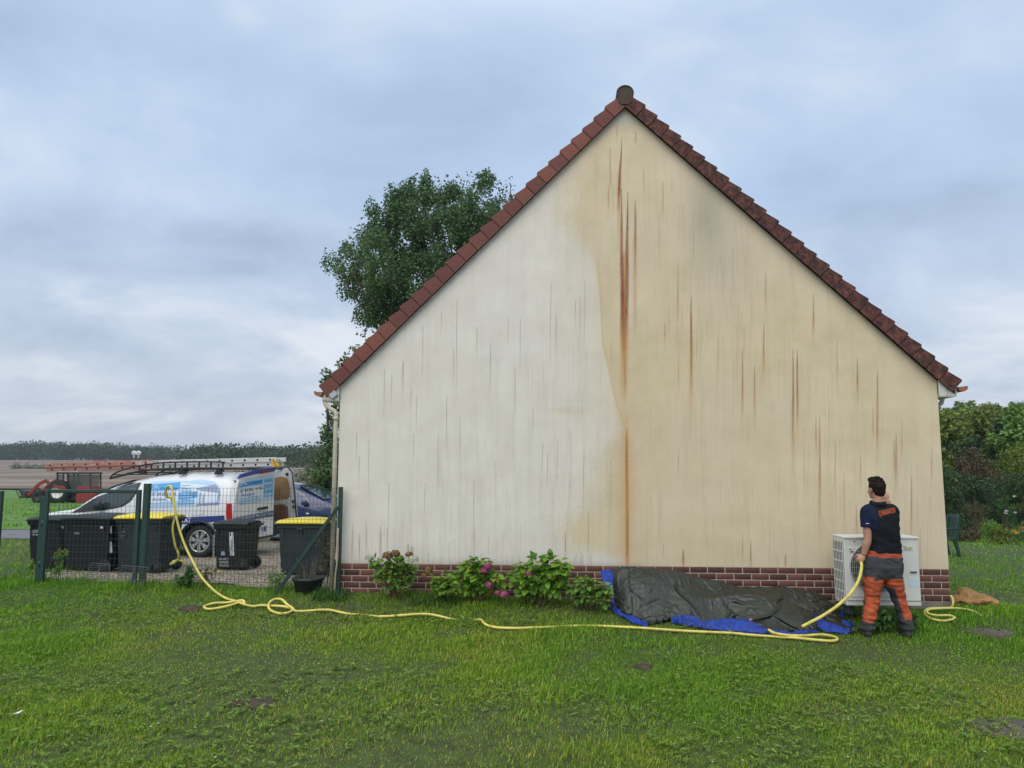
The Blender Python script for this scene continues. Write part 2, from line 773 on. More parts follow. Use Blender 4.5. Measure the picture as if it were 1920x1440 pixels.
def m_field():
    m = mat('ploughed_soil')
    n = NT(m)
    v = n.coord('Object', (0.012, 0.05, 1.0))
    a = n.noise(1.0, 4, 0.55, v)
    b = n.noise(0.5, 6, 0.7, n.coord('Object', (0.15, 1.0, 1.0)))
    c1 = n.ramp(b, [(0.3, (0.115, 0.072, 0.048)), (0.7, (0.17, 0.115, 0.08))])
    c2 = n.ramp(b, [(0.3, (0.20, 0.15, 0.11)), (0.7, (0.25, 0.20, 0.15))])
    n.base(n.mix(n.ramp(a, [(0.48, 0.0), (0.60, 1.0)]), c1, c2))
    n.rough(0.95)
    return m


def m_gravel():
    m = mat('gravel_stones')
    n = NT(m)
    c = n.voronoi(30, None, 'Color')
    d = n.voronoi(30)
    bw = n.N.new('ShaderNodeRGBToBW')
    n.L.new(c, bw.inputs[0])
    col = n.ramp(bw.outputs[0], [(0.15, (0.17, 0.125, 0.08)), (0.4, (0.40, 0.31, 0.22)), (0.6, (0.56, 0.45, 0.33)), (0.85, (0.75, 0.66, 0.54))])
    p = n.noise(1.3, 4, 0.6)
    col = n.mix(n.ramp(p, [(0.5, 0.0), (0.75, 0.6)]), col, (0.11, 0.105, 0.05))
    n.base(n.mix(n.ramp(d, [(0.3, 0.0), (0.65, 0.75)]), col, (0.05, 0.04, 0.03)))
    n.rough(0.9)
    n.bump(n.math('SUBTRACT', 1.0, d), 1.0, 0.03)
    return m


m_asphalt = mat('asphalt', (0.14, 0.14, 0.15), 0.9, var=0.25, vscale=3, bump=0.4, bscale=80)

xs = np.concatenate([-grow(0, 1200, 0.35, 1.035)[::-1], grow(0, 1200, 0.35, 1.035)[1:]])
ys = np.concatenate([[-14, -12, -10, -8.5], np.arange(-7.5, 2, 0.2), grow(2, 1250, 0.35, 1.03)])
sheet('ground', xs, ys, 0.0, m_lawn())
sheet('meadow', np.linspace(-170, 6, 90), grow(12.6, 96, 0.5, 1.015), 0.03, m_meadow())
sheet('field', np.linspace(-420, 25, 100), grow(93, 450, 1.5, 1.012), 0.25, m_field())
sheet('road', np.linspace(-70, -3.2, 90), np.linspace(8.6, 12.9, 12), 0.018, m_asphalt)
sheet('gravel_drive', np.linspace(-4.6, -0.1, 40), np.linspace(0.22, 8.4, 60), 0.016, m_gravel(), 0.2)

# ================================================================== HOUSE
W, HB, HT, HA = 7.8, 0.40, 2.7645, 6.5786
SL = (HA - HT) / (W / 2)
ANG = math.atan(SL)


def roof_z(x):
    return HT + SL * np.minimum(x, W - x)


def wall_px(px, py):
    p = PX(px, py, 0.0)
    return p.x, p.z


def m_render():
    m = mat('rendered_wall')
    n = NT(m)
    v = n.coord()
    fine = n.noise(90, 4, 0.7, v)
    mot = n.noise(2.2, 6, 0.62, v)
    streaky = n.noise(1.0, 6, 0.68, n.coord('Object', (9.0, 1.0, 0.55)))
    cream = n.ramp(mot, [(0.3, (0.60, 0.50, 0.325)), (0.7, (0.72, 0.61, 0.42))])
    cream = n.mix(n.ramp(n.noise(0.5, 3, 0.5, v), [(0.42, 0.0), (0.66, 0.6)]), cream, (0.64, 0.54, 0.415))
    white = n.ramp(mot, [(0.3, (0.68, 0.63, 0.555)), (0.7, (0.775, 0.73, 0.645))])
    white = n.mix(n.ramp(streaky, [(0.48, 0.0), (0.74, 0.26)]), white, (0.50, 0.475, 0.42))
    cream = n.mix(n.ramp(streaky, [(0.52, 0.0), (0.72, 0.30)]), cream, (0.40, 0.35, 0.25))
    wm = n.attr('white')
    wj = n.math('ADD', wm, n.math('MULTIPLY', n.math('SUBTRACT', n.noise(24, 5, 0.75, v), 0.5), n.attr('fray')))
    col = n.mix(n.ramp(wj, [(0.30, 0.0), (0.92, 1.0)]), cream, white)
    brk = n.noise(7.0, 5, 0.7, n.coord('Object', (5.0, 1, 0.35)))
    gran = n.noise(55, 3, 0.7, v)
    k = n.ramp(n.math('ADD', n.math('MULTIPLY', brk, 0.5), n.math('MULTIPLY', gran, 0.5)), [(0.32, 0.25), (0.58, 1.0)])
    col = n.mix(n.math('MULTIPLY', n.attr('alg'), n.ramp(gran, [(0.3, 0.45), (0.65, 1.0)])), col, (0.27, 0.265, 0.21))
    col = n.mix(n.math('MULTIPLY', n.attr('grey'), k), col, (0.17, 0.14, 0.125))
    col = n.mix(n.math('MULTIPLY', n.attr('purple'), k), col, (0.30, 0.14, 0.15))
    col = n.mix(n.math('MULTIPLY', n.attr('ochre'), n.ramp(gran, [(0.25, 0.6), (0.6, 1.0)])), col, (0.50, 0.23, 0.055))
    col = n.mix(n.math('MULTIPLY', n.attr('rust'), k), col, (0.235, 0.052, 0.022))
    # fine specks of dirt
    sp = n.voronoi(16, n.coord('Object', (1, 1, 0.6)))
    col = n.mix(n.ramp(sp, [(0.03, 0.6), (0.07, 0.0)]), col, (0.2, 0.17, 0.13))
    n.base(col)
    n.rough(0.93)
    n.bsdf.inputs['Specular IOR Level'].default_value = 0.2
    n.bump(n.math('ADD', fine, n.math('MULTIPLY', n.noise(26, 4, 0.6, n.coord('Object', (0.5, 1, 2.0))), 0.6)), 0.55, 0.006)
    return m


house = tag(empty('house', (W / 2, 0, 0)), 'single-storey gable-end house with rust-streaked cream wall and red tiled roof', 'house')
HL = Vector((-W / 2, 0, 0))

# ---- gable wall with its stains kept as painted-on masks (they are real stains of the render)
NXg, NZg = 1480, 250
gx = np.linspace(0, W, NXg)
tz = np.linspace(0, 1, NZg)
GX = np.repeat(gx[None], NZg, 0)
GZg = HB + (roof_z(gx)[None] - HB) * tz[:, None]
A = {k: np.zeros_like(GX) for k in ('rust', 'ochre', 'grey', 'purple', 'white', 'alg', 'fray')}


def streak(kind, px, y0, y1, wpx, amp, lean=0.0, head=0.25, tail=0.45):
    """a run of stain: sharp thin head, wider body, fading tail (photo pixels on the wall)"""
    x0, zt = wall_px(px, y0)
    x1, zb = wall_px(px + lean, y1)
    L_ = max(zt - zb, 1e-3)
    t = (zt - GZg) / L_
    cx = x0 + (x1 - x0) * t + 0.0018 * np.sin(GZg * 6 + px)
    w = wpx / 143.0 * 0.44
    prof = np.clip(t / head, 0.12, 1) ** 0.7
    fade = np.clip(t * L_ / 0.03, 0, 1) * np.clip((1.0 - t) / tail, 0, 1) ** 0.8
    fade = np.where((t < 0) | (t > 1), 0, fade)
    ww = np.maximum(w * prof, 0.0046)
    g = np.exp(-np.abs((GX - cx) / ww) ** (2.0 if kind != 'rust' or wpx < 3.5 else 3.4))
    A[kind] = np.maximum(A[kind], amp * g * fade)


RUST = [(1157, 229, 258, 2, .5), (1144, 276, 330, 2.2, .65), (1145, 315, 350, 2.2, .6), (1141, 342, 395, 2.5, .55),
        (1150, 352, 405, 1.8, .35), (1192, 244, 268, 2.5, .7), (1207, 314, 355, 1.8, .5), (1243, 339, 405, 2, .6), (1260, 331, 358, 1.5, .4),
        (1191, 373, 520, 5, .85), (1236, 395, 480, 1.6, .4), (1300, 438, 490, 1.6, .4), (1271, 488, 610, 2.4, .55), (1296, 551, 745, 4.6, .9),
        (1272, 655, 735, 2, .42), (1247, 600, 645, 2.4, .55), (1254, 575, 625, 1.6, .3), (1306, 610, 690, 1.7, .3), (1435, 510, 575, 2.2, .6),
        (1525, 549, 630, 2.8, .75), (1432, 604, 700, 2.8, .75), (1392, 655, 780, 3.2, .75), (1346, 625, 700, 1.8, .5), (1382, 598, 730, 1.3, .35),
        (1395, 610, 670, 1.3, .3), (1415, 684, 780, 2.8, .65), (1487, 654, 840, 3.8, .85), (1495, 654, 800, 3.8, .85), (1570, 636, 720, 1.8, .5),
        (1608, 667, 745, 3, .8), (1645, 693, 800, 3, .75), (1530, 779, 850, 2.4, .65), (1537, 779, 980, 3.2, .75), (1555, 748, 815, 1.3, .4),
        (1566, 818, 930, 2.2, .45), (1613, 849, 905, 2.2, .55), (1637, 763, 820, 2.2, .55), (1645, 763, 845, 2.8, .65), (1677, 822, 885, 2.3, .7),
        (1680, 812, 915, 2.8, .75), (1691, 786, 860, 1.8, .5), (1747, 836, 900, 2.3, .5), (1583, 883, 975, 1.7, .4), (1709, 891, 1010, 3, .7),
        (1725, 988, 1062, 2, .45), (1606, 943, 1003, 2.6, .55), (1508, 800, 920, 1.6, .3), (1281, 1027, 1065, 3.4, .85), (1392, 1000, 1060, 2, .45),
        (1408, 1012, 1066, 2.8, .65), (1473, 1036, 1066, 2.8, .65), (1458, 1040, 1062, 1.6, .4), (1272, 838, 890, 1.6, .45), (1244, 1018, 1045, 1.6, .4),
        (1146, 860, 960, 1.6, .4), (1146, 640, 700, 1.8, .4)]
for s_ in RUST:
    streak('rust', *s_)
    streak('ochre', s_[0], s_[1] + 0.35 * (s_[2] - s_[1]), s_[2] + 0.35 * (s_[2] - s_[1]), s_[3] * 2.2, s_[4] * 0.42)
streak('rust', 1166, 257, 400, 6.0, 1.0, lean=-7, head=.6, tail=.28)
# the two great runs under the ridge
streak('rust', 1165, 352, 655, 8.5, 1.0, lean=2, head=0.5, tail=0.22)
streak('rust', 1177, 358, 652, 8.5, 1.0, lean=-3, head=0.45, tail=0.22)
streak('rust', 1170, 520, 668, 13, 0.75, head=0.6, tail=0.5)
streak('ochre', 1170, 470, 770, 17, 0.95, head=0.7, tail=0.4)
streak('ochre', 1161, 300, 480, 9, 0.5)
streak('ochre', 1191, 470, 640, 7, 0.5)
streak('rust', 1172, 660, 760, 2.2, 0.6)
streak('ochre', 1175, 800, 1078, 9, 0.9, lean=1, head=0.12, tail=0.14)
streak('rust', 1175, 818, 960, 3.2, 0.55, tail=0.6)
streak('rust', 1177, 950, 1064, 6, 0.42, tail=0.3)
streak('ochre', 1174, 780, 1085, 30, 0.30, tail=0.3)
GREY = [(721, 690, 765), (757, 675, 725), (782, 738, 795), (857, 560, 745), (828, 582, 612), (976, 594, 690), (953, 594, 630), (1033, 528, 690),
        (1097, 526, 645), (1043, 588, 650), (966, 690, 770), (838, 740, 840), (851, 650, 705), (863, 780, 870), (822, 813, 910), (692, 823, 910),
        (669, 807, 845), (674, 852, 895), (729, 903, 1005), (797, 903, 960), (889, 895, 1030), (1027, 848, 895), (1018, 828, 880), (1095, 843, 960),
        (1068, 883, 960), (1046, 823, 890), (803, 1033, 1058), (1091, 1034, 1060), (1104, 960, 1065), (1088, 555, 640), (1079, 560, 600), (735, 700, 740),
        (771, 728, 745), (687, 655, 690), (920, 640, 720), (895, 610, 660), (793, 610, 700), (755, 676, 730), (776, 810, 850), (1000, 760, 800)]
for (px, y0, y1) in GREY:
    streak('grey', px, y0, y1 + 25, 1.9, 0.62, lean=-1.5, tail=.7)
PURP = [(661, 978, 1056, .5), (674, 1000, 1060, .75), (687, 976, 1056, .5), (713, 985, 1060, .8), (726, 985, 1055, .5), (765, 1016, 1048, .95), (771, 1020, 1050, .8),
        (775, 1022, 1048, .6), (1060, 995, 1060, .7), (889, 985, 1062, .45), (916, 1000, 1050, .3), (842, 1015, 1060, .3), (932, 1008, 1050, .25)]
for (px, y0, y1, a_) in PURP:
    streak('purple', px, y0, y1, 3.2, a_)
for i in range(330):                                 # the fainter runs, thick on the unwashed side
    px = rng.uniform(650, 1130)
    y0 = rng.uniform(max(420, 1050 - (px - 600) * 0.95), 1030)
    streak('grey', px, y0, y0 + rng.uniform(30, 190), rng.uniform(.8, 1.5), rng.uniform(.06, .28), tail=.8)
for i in range(70):
    px = rng.uniform(650, 1120)
    streak('grey', px, rng.uniform(1035, 1050), 1064, rng.uniform(1.2, 2.2), rng.uniform(.15, .45), tail=.1)
for i in range(260):
    px = rng.uniform(1200, 1750)
    y0 = rng.uniform(max(400, 330 + (px - 1172) * 0.9), 1010)
    streak('rust' if rng.random() < .6 else 'grey', px, y0, y0 + rng.uniform(25, 170), rng.uniform(.8, 1.4), rng.uniform(.05, .22), tail=.8)
for i in range(60):
    px = rng.uniform(1265, 1420)
    y0 = rng.uniform(350 + (px - 1265) * 0.7, 620)
    streak('grey', px, y0, y0 + rng.uniform(30, 90), rng.uniform(1.2, 2.2), rng.uniform(.08, .28))

# unwashed (white) side: everything left of the edge the washer has cut
edge = [(1128, 170), (1112, 280), (1096, 350), (1090, 420), (1118, 487), (1125, 555), (1129, 640), (1142, 700), (1154, 755), (1170, 803), (1158, 850),
        (1146, 905), (1143, 960), (1142, 1010), (1150, 1040), (1150, 1075)]
ez = np.array([wall_px(*e)[1] for e in edge])[::-1]
ex = np.array([wall_px(*e)[0] for e in edge])[::-1]
soft = np.array([.06, .14, .22, .26, .20, .14, .05, .008, .006, .006, .008, .04, .22, .28, .28, .15])
XE = np.interp(GZg, ez, ex)
SO = np.interp(GZg, ez, soft)
d_ = XE - GX
A['white'] = np.clip(0.5 + d_ / (2 * SO + .004) * 0.5, 0, 1) * (.64 + .36 * np.clip(d_ / 1.1, 0, 1))
A['fray'] = np.clip(SO * 7, 0.08, 1.1)
lip_ = sstep(wall_px(1120, 850)[1], wall_px(1120, 780)[1], GZg) * sstep(wall_px(1120, 470)[1], wall_px(1120, 520)[1], GZg)
A['ochre'] = np.maximum(A['ochre'], .20 * lip_ * np.exp(-((d_ + .012) / .014) ** 2) + .10 * lip_ * np.exp(-((d_ + .10) / .10) ** 2))


def blob(kind, px, py, rx, ry, amp, sub=False):
    cx, cz = wall_px(px, py)
    g = amp * np.exp(-((GX - cx) / (rx / 143)) ** 2 - ((GZg - cz) / (ry / 143)) ** 2)
    if sub:
        A[kind] = np.clip(A[kind] - g, 0, 1)
    else:
        A[kind] = np.clip(A[kind] + g, 0, 1)


blob('white', 1095, 1000, 45, 30, 0.52, True)
A['fray'] = np.maximum(A['fray'], 1.0 * np.exp(-((GX - wall_px(1095, 1000)[0]) / .5) ** 2 - ((GZg - wall_px(1095, 1000)[1]) / .4) ** 2))
blob('white', 1065, 770, 40, 8, 0.28, True)
blob('white', 1172, 218, 40, 22, 0.75)
blob('white', 1140, 1055, 45, 14, 0.5)
# grey algae close under the right verge, a grey film below the ridge
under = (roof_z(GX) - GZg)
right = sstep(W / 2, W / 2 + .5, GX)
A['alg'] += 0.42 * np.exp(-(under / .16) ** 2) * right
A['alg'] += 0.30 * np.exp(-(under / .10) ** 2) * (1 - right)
blob('alg', 1325, 400, 38, 80, 0.62)
blob('ochre', 1104, 375, 22, 90, 0.13)
blob('ochre', 1172, 900, 34, 190, 0.16)
blob('ochre', 1230, 700, 60, 200, 0.05)
blob('ochre', 1420, 640, 120, 110, 0.05)
blob('alg', 1350, 500, 60, 70, 0.20)
blob('alg', 1175, 225, 30, 20, 0.4)
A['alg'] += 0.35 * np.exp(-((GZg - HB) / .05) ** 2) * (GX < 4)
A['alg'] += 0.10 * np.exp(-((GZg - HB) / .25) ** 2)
A['alg'] = np.clip(A['alg'], 0, 1)
Vg = np.stack([GX - W / 2, np.zeros_like(GX), GZg], -1).reshape(-1, 3)
ii = np.arange(NZg - 1)[:, None] * NXg + np.arange(NXg - 1)[None]
Fg = np.stack([ii, ii + 1, ii + 1 + NXg, ii + NXg], -1).reshape(-1, 4)
m_rend = m_render()
HD = 9.5
link('gable_wall', np_mesh('gable_wall', Vg, Fg, {k: v.ravel() for k, v in A.items()}), m_rend, house)
b = MB()
for x0, x1 in ((-W / 2, -W / 2 + .25), (W / 2 - .25, W / 2)):
    b.add([(x0, 0, HB), (x1, 0, HB), (x1, HD, HB), (x0, HD, HB), (x0, 0.0, HT - .01), (x1, 0.0, HT - .01), (x1, HD, HT - .01), (x0, HD, HT - .01)],
          [(0, 3, 2, 1), (4, 5, 6, 7), (3, 0, 4, 7), (1, 2, 6, 5), (2, 3, 7, 6)])
b.prism([(-W / 2, HB), (W / 2, HB), (W / 2, HT - .02), (0, HA - .02), (-W / 2, HT - .02)], 'y', HD - .25, HD)
b.build('side_wall', m_rend, house)

# ---- brick plinth: single bricks in light mortar, five courses
m_brick = mat('clinker_brick')
n = NT(m_brick)
rb = n.attr('rnd')
cb = n.ramp(rb, [(0.0, (0.075, 0.028, 0.022)), (0.5, (0.115, 0.040, 0.032)), (1.0, (0.165, 0.062, 0.048))])
n.base(n.mix(n.ramp(n.noise(30, 5, 0.7), [(0.5, 0.0), (0.75, 0.55)]), cb, (0.055, 0.026, 0.022)))
n.rough(0.8)
n.bump(n.noise(70, 4, 0.7), 0.4, 0.005)
m_mortar = mat('mortar', (0.50, 0.42, 0.33), 0.95, var=0.15, vscale=12, bump=0.4, bscale=120)
bv, bf, br = [], [], []


def brick(x0, x1, z0, z1, y0, y1):
    e = 0.004
    k = len(bv)
    r_ = rng.random()
    jj = rng.uniform(-.0015, .0015, 4)
    for (x, z) in ((x0 + jj[0], z0), (x1 + jj[1], z0 + jj[2]), (x1 + jj[1], z1 + jj[3]), (x0 + jj[0], z1)):
        bv.append((x, y1, z))
        br.append(r_)
    for (x, z) in ((x0, z0), (x1, z0), (x1, z1), (x0, z1)):
        bv.append((x, y0 + e, z))
        br.append(r_)
    for (x, z) in ((x0 + e, z0 + e), (x1 - e, z0 + e), (x1 - e, z1 - e), (x0 + e, z1 - e)):
        bv.append((x, y0, z))
        br.append(r_)
    for a, c in ((0, 4), (4, 8)):
        for i in range(4):
            j = (i + 1) % 4
            bf.append((k + a + i, k + a + j, k + c + j, k + c + i))
    bf.append((k + 8, k + 9, k + 10, k + 11))


CH = HB / 5
for row in range(5):
    z0, z1 = row * CH + .007, (row + 1) * CH - .006
    x = -W / 2 - (0.0 if row % 2 == 0 else 0.11)
    while x < W / 2 - 0.02:
        a_, c_ = max(x, -W / 2) + .006, min(x + .22, W / 2) - .006
        if c_ - a_ > .02:
            brick(a_, c_, z0, z1, -0.006, 0.03)
        x += .22
    for sx in (-1, 1):                                  # returns round the corners
        y = 0.03
        for q in range(3):
            xx = sx * W / 2
            k = len(bv)
            r_ = rng.random()
            y0_, y1_ = y + (.0 if q or row % 2 else .0), y + .21
            for (yy, zz) in ((y0_, z0), (y1_, z0), (y1_, z1), (y0_, z1)):
                bv.append((xx + sx * .004, yy, zz))
                br.append(r_)
            bf.append((k, k + 1, k + 2, k + 3))
            y += .22
plinth = link('brick_plinth', np_mesh('brick_plinth', np.array(bv), np.array(bf), {'rnd': br}), m_brick, house)
b = MB()
b.box((0, HD / 2 + .002, HB / 2 - .001), (W - .004, HD, HB))
b.build('mortar_bed', m_mortar, plinth)
m_conc = mat('footing_concrete', (0.19, 0.175, 0.145), 0.95, var=0.35, vscale=5, bump=0.5, bscale=50)
b = MB()
b.box((0, HD / 2 - .008, -.351), (W + .012, HD, .70))
b.build('footing', m_conc, house)

# ---- roof slopes (interlocking tiles), seen from the verge
m_tile_l = mat('verge_tile_red')
n = NT(m_tile_l)
r_ = n.objrand()
v = n.coord('Object')
cl = n.ramp(r_, [(0.0, (0.135, 0.042, 0.034)), (0.5, (0.175, 0.056, 0.042)), (1.0, (0.225, 0.075, 0.05))])
nz = n.noise(16, 5, 0.7, v)
cl = n.mix(n.ramp(nz, [(0.50, 0.0), (0.72, 0.6)]), cl, (0.075, 0.034, 0.032))
cl = n.mix(n.ramp(n.noise(70, 3, 0.7, v), [(0.60, 0.0), (0.72, 0.5)]), cl, (0.26, 0.16, 0.13))
n.base(cl)
n.rough(0.8)
n.bump(n.noise(60, 4, 0.65), 0.4, 0.006)
m_tile_r = mat('verge_tile_weathered')
n = NT(m_tile_r)
tcn = n.N.new('ShaderNodeTexCoord')
oi = n.N.new('ShaderNodeObjectInfo')
vm = n.N.new('ShaderNodeVectorMath')
vm.operation = 'ADD'
n.L.new(tcn.outputs['Object'], vm.inputs[0])
n.L.new(oi.outputs['Location'], vm.inputs[1])
v = vm.outputs[0]
cl = n.ramp(n.noise(14, 5, 0.7, v), [(0.36, (0.030, 0.018, 0.017)), (0.48, (0.075, 0.028, 0.024)), (0.62, (0.17, 0.055, 0.036)), (0.75, (0.23, 0.09, 0.055))])
cl = n.mix(n.ramp(n.noise(6, 4, 0.7, v), [(0.55, 0.0), (0.72, 0.5)]), cl, (0.065, 0.058, 0.032))
n.base(cl)
n.rough(0.88)
n.bump(n.noise(50, 5, 0.7), 0.7, 0.01)

ca, sa = math.cos(ANG), math.sin(ANG)
for sgn, nm in ((-1, 'left'), (1, 'right')):
    b = MB()
    # one slab with a corrugated top, from the eave to the ridge
    ovh = 0.16
    S = (W / 2 + ovh) / ca
    ny, ns = 150, 27
    vs, fs = [], []
    for i in range(ns + 1):
        for sub in (0, 1):
            s_ = min(S, (i + sub) * S / ns) if i < ns else S
            step = 0.018 if sub == 0 else 0.0
            if i == ns and sub:
                continue
            for j in range(ny + 1):
                y = -0.02 + (HD + .1) * j / ny
                up = 0.155 + step + 0.018 * (0.5 + 0.5 * math.cos(j * 2 * math.pi / 5))
                x = (W / 2 + ovh) - s_ * ca
                vs.append((sgn * (x + up * sa), y, HT - ovh * SL + s_ * sa + up * ca))
    rows = len(vs) // (ny + 1)
    for i in range(rows - 1):
        for j in range(ny):
            a_ = i * (ny + 1) + j
            fs.append((a_, a_ + 1, a_ + ny + 2, a_ + ny + 1))
    b.add(vs, fs)
    # the boarding below
    x0, x1 = W / 2 + ovh, 0.0
    p = []
    for y in (-0.02, HD + .08):
        for (xx, up) in ((x0, 0.02), (x1, 0.02), (x1, 0.13), (x0, 0.13)):
            zz = HT + SL * (W / 2 - xx)
            p.append((sgn * (xx + up * sa * (1 if xx == x0 else 0)), y, zz + up * (ca if xx == x0 else 1 / ca)))
    b.add(p, [(0, 1, 2, 3), (4, 7, 6, 5), (0, 4, 5, 1), (1, 5, 6, 2), (2, 6, 7, 3), (3, 7, 4, 0)])
    b.build('roof_slope', m_tile_l if sgn < 0 else m_tile_r, house)

# ---- verge tiles, each a cap with a flap hanging over the gable
NT_ = 26
S = (W / 2 + .15) / ca
PITCH_T = S / NT_


def verge_tile(m, sgn):
    b = MB()
    L_ = PITCH_T + .03
    y0 = -0.085
    # local: +x up the slope, z = roof normal
    pts = [(.0, -.008), (PITCH_T - .007, -.008), (PITCH_T - .005, .155), (.022, .190), (.004, .181), (.0, .165)]
    b.prism(pts, 'y', y0, y0 + .024)
    b.add([(.0, y0 + .0245, .160), (L_, y0 + .0245, .125), (L_, .18, .125), (.0, .18, .160),
           (.012, y0 + .0245, .189), (L_, y0 + .0245, .150), (L_, .18, .150), (.012, .18, .189)],
          [(0, 3, 2, 1), (4, 5, 6, 7), (0, 1, 5, 4), (1, 2, 6, 5), (2, 3, 7, 6), (3, 0, 4, 7)])
    # nail nub
    b.lathe([(.0, -.006), (.008, -.005), (.010, .001)], (L_ * .55, y0 - .001, .05), 'y', 8)
    if sgn > 0:
        b.v = [(-x, y, z) for x, y, z in b.v]
        b.f = [tuple(reversed(f)) for f in b.f]
    o = b.build('verge_tile', m, house, 0.008, 2)
    return o


for sgn, m in ((-1, m_tile_l), (1, m_tile_r)):
    t0 = verge_tile(m, sgn)
    for i in range(NT_):
        o = t0 if i == 0 else t0.copy()
        if i:
            C.objects.link(o)
            o.parent = house
        s_ = i * PITCH_T
        x = (W / 2 + .15) - s_ * ca
        o.location = (sgn * x, rng.uniform(-.004, .004), HT - .15 * SL + s_ * sa)
        o.rotation_euler = (0, sgn * (ANG + rng.uniform(-.010, .010)), sgn * -.02)
# ridge caps
m_ridge = mat('ridge_mossy_tile')
n = NT(m_ridge)
cl = n.ramp(n.noise(9, 5, 0.7), [(0.40, (0.058, 0.062, 0.036)), (0.52, (0.075, 0.045, 0.034)), (0.66, (0.13, 0.05, 0.038))])
cl = n.mix(n.ramp(n.noise(60, 3, 0.7), [(0.55, 0.0), (0.7, 0.6)]), cl, (0.16, 0.17, 0.12))
n.base(cl)
n.rough(0.95)
n.bump(n.noise(45, 5, 0.7), 0.8, 0.012)
RZ = HA + .02
for i in range(24):
    b = MB()
    y0 = -.11 + i * .40
    prof = []
    for t in np.linspace(-25, 205, 19):
        a_ = R(t)
        prof.append((math.cos(a_) * .120, .150 + math.sin(a_) * .112))
    inner = [(p[0] * .86, .150 + (p[1] - .150) * .86) for p in prof][::-1]
    b.prism(prof + inner, 'y', y0, y0 + .42)
    if i == 0:
        b.prism([(p[0] * .97, .150 + (p[1] - .150) * .97) for p in prof] + [(-.09, .03), (-.055, -.01), (.055, -.01), (.09, .03)], 'y', y0 + .012, y0 + .03)
    o = b.build('ridge_tile', m_ridge, house, 0.006, 2)
    o.location = (0, 0, RZ + (.006 if i % 2 else 0))

# ---- eaves: boxed soffit, gutter, downpipe
m_pvc = mat('eave_white_pvc', (0.62, 0.61, 0.56), 0.5, var=0.12, vscale=9)
m_gut = mat('gutter_terracotta', (0.32, 0.125, 0.06), 0.5, var=0.25, vscale=6)
m_pipe = mat('downpipe_sand_pvc', (0.56, 0.50, 0.38), 0.45, var=0.12, vscale=5)
for sgn in (-1, 1):
    b = MB()
    xo, xi = W / 2 + .205, W / 2 + .001
    zt = lambda x: HT - (x - W / 2) * SL
    zb = HT - .20
    for k in range(2):                                  # two boards side by side closing the box
        xa = xi + (xo - xi) * k / 2 + .002
        xb = xi + (xo - xi) * (k + 1) / 2 - .003
        b.prism([(sgn * xa, zb), (sgn * xb, zb), (sgn * xb, max(zb + .004, zt(xb) - .0)), (sgn * xa, zt(xa) - .0)], 'y', -.035, -.015)
    b.box((sgn * (xi + xo) / 2, HD / 2 - .03, zb - .006), (xo - xi, HD, .012))
    b.box((sgn * (xo + .008), HD / 2 - .03, zb + .055), (.014, HD, .13))
    b.build('soffit', m_pvc, house)
    # half-round gutter
    cxg, czg, rg = sgn * (xo + .075), HT - .090, .060
    outer = [(cxg + math.cos(t) * rg, czg + math.sin(t) * rg) for t in np.linspace(math.pi, 2 * math.pi, 13)]
    outer = [(cxg - sgn * -.0 - rg, czg + .0)] + outer[1:-1] + [(cxg + rg, czg)]
    lip = .014
    b = MB()
    inn = [(cxg + (p[0] - cxg) * .93, czg + (p[1] - czg) * .93) for p in outer][::-1]
    b.prism(outer + inn, 'y', -.07, HD + .05)
    b.prism(outer, 'y', -.078, -.0705)
    b.box((cxg + sgn * rg, HD / 2, czg + .004), (.02, HD + .1, .016))
    b.build('gutter', m_gut, house)
    # downpipe: outlet, swan neck, run along the corner
    yp = .06 if sgn < 0 else .32
    b = MB()
    xw = sgn * (W / 2 + .045)
    xt = sgn * (W / 2 + .205)
    pts = [(xt, yp, czg - .03), (xt, yp, czg - .13), (xt - sgn * .012, yp, czg - .17), (xt - sgn * .05, yp, czg - .205),
           (xw + sgn * .06, yp, czg - .235), (xw + sgn * .016, yp, czg - .26), (xw, yp, czg - .31), (xw, yp, czg - .5), (xw, yp, -.15)]
    b.tube(pts, .029, 14)
    for zz in (czg - .10, czg - .36, 1.05):
        xx = xt if zz > czg - .2 else xw
        b.cyl((xx, yp, zz - .025), (xx, yp, zz + .025), .033, n=14)
    dp = b.build('downpipe', m_pipe, house)
    dp.location = (0, -.075 if sgn < 0 else 0, 0)
# small grey floodlight box under the left eave
lamp = tag(empty('security_lamp', (-.075, -.055, 2.635)), 'small grey square floodlight under the eave at the top of the downpipe', 'lamp')
b = MB()
b.box((0, 0, 0), (.105, .05, .085), (0.15, R(-38), 0))
b.build('housing', mat('lamp_grey', (0.38, 0.39, 0.38), 0.5), lamp, .008)
b = MB()
b.box((0, -.027, .0), (.085, .006, .065), (0.15, R(-38), 0))
b.build('glass', mat('lamp_glass', (0.5, 0.52, 0.52), 0.15), lamp)
b = MB()
b.bar((0, .02, 0), (.01, .05, -.02), .02, .02)
b.build('bracket', MATS['lamp_grey'], lamp)

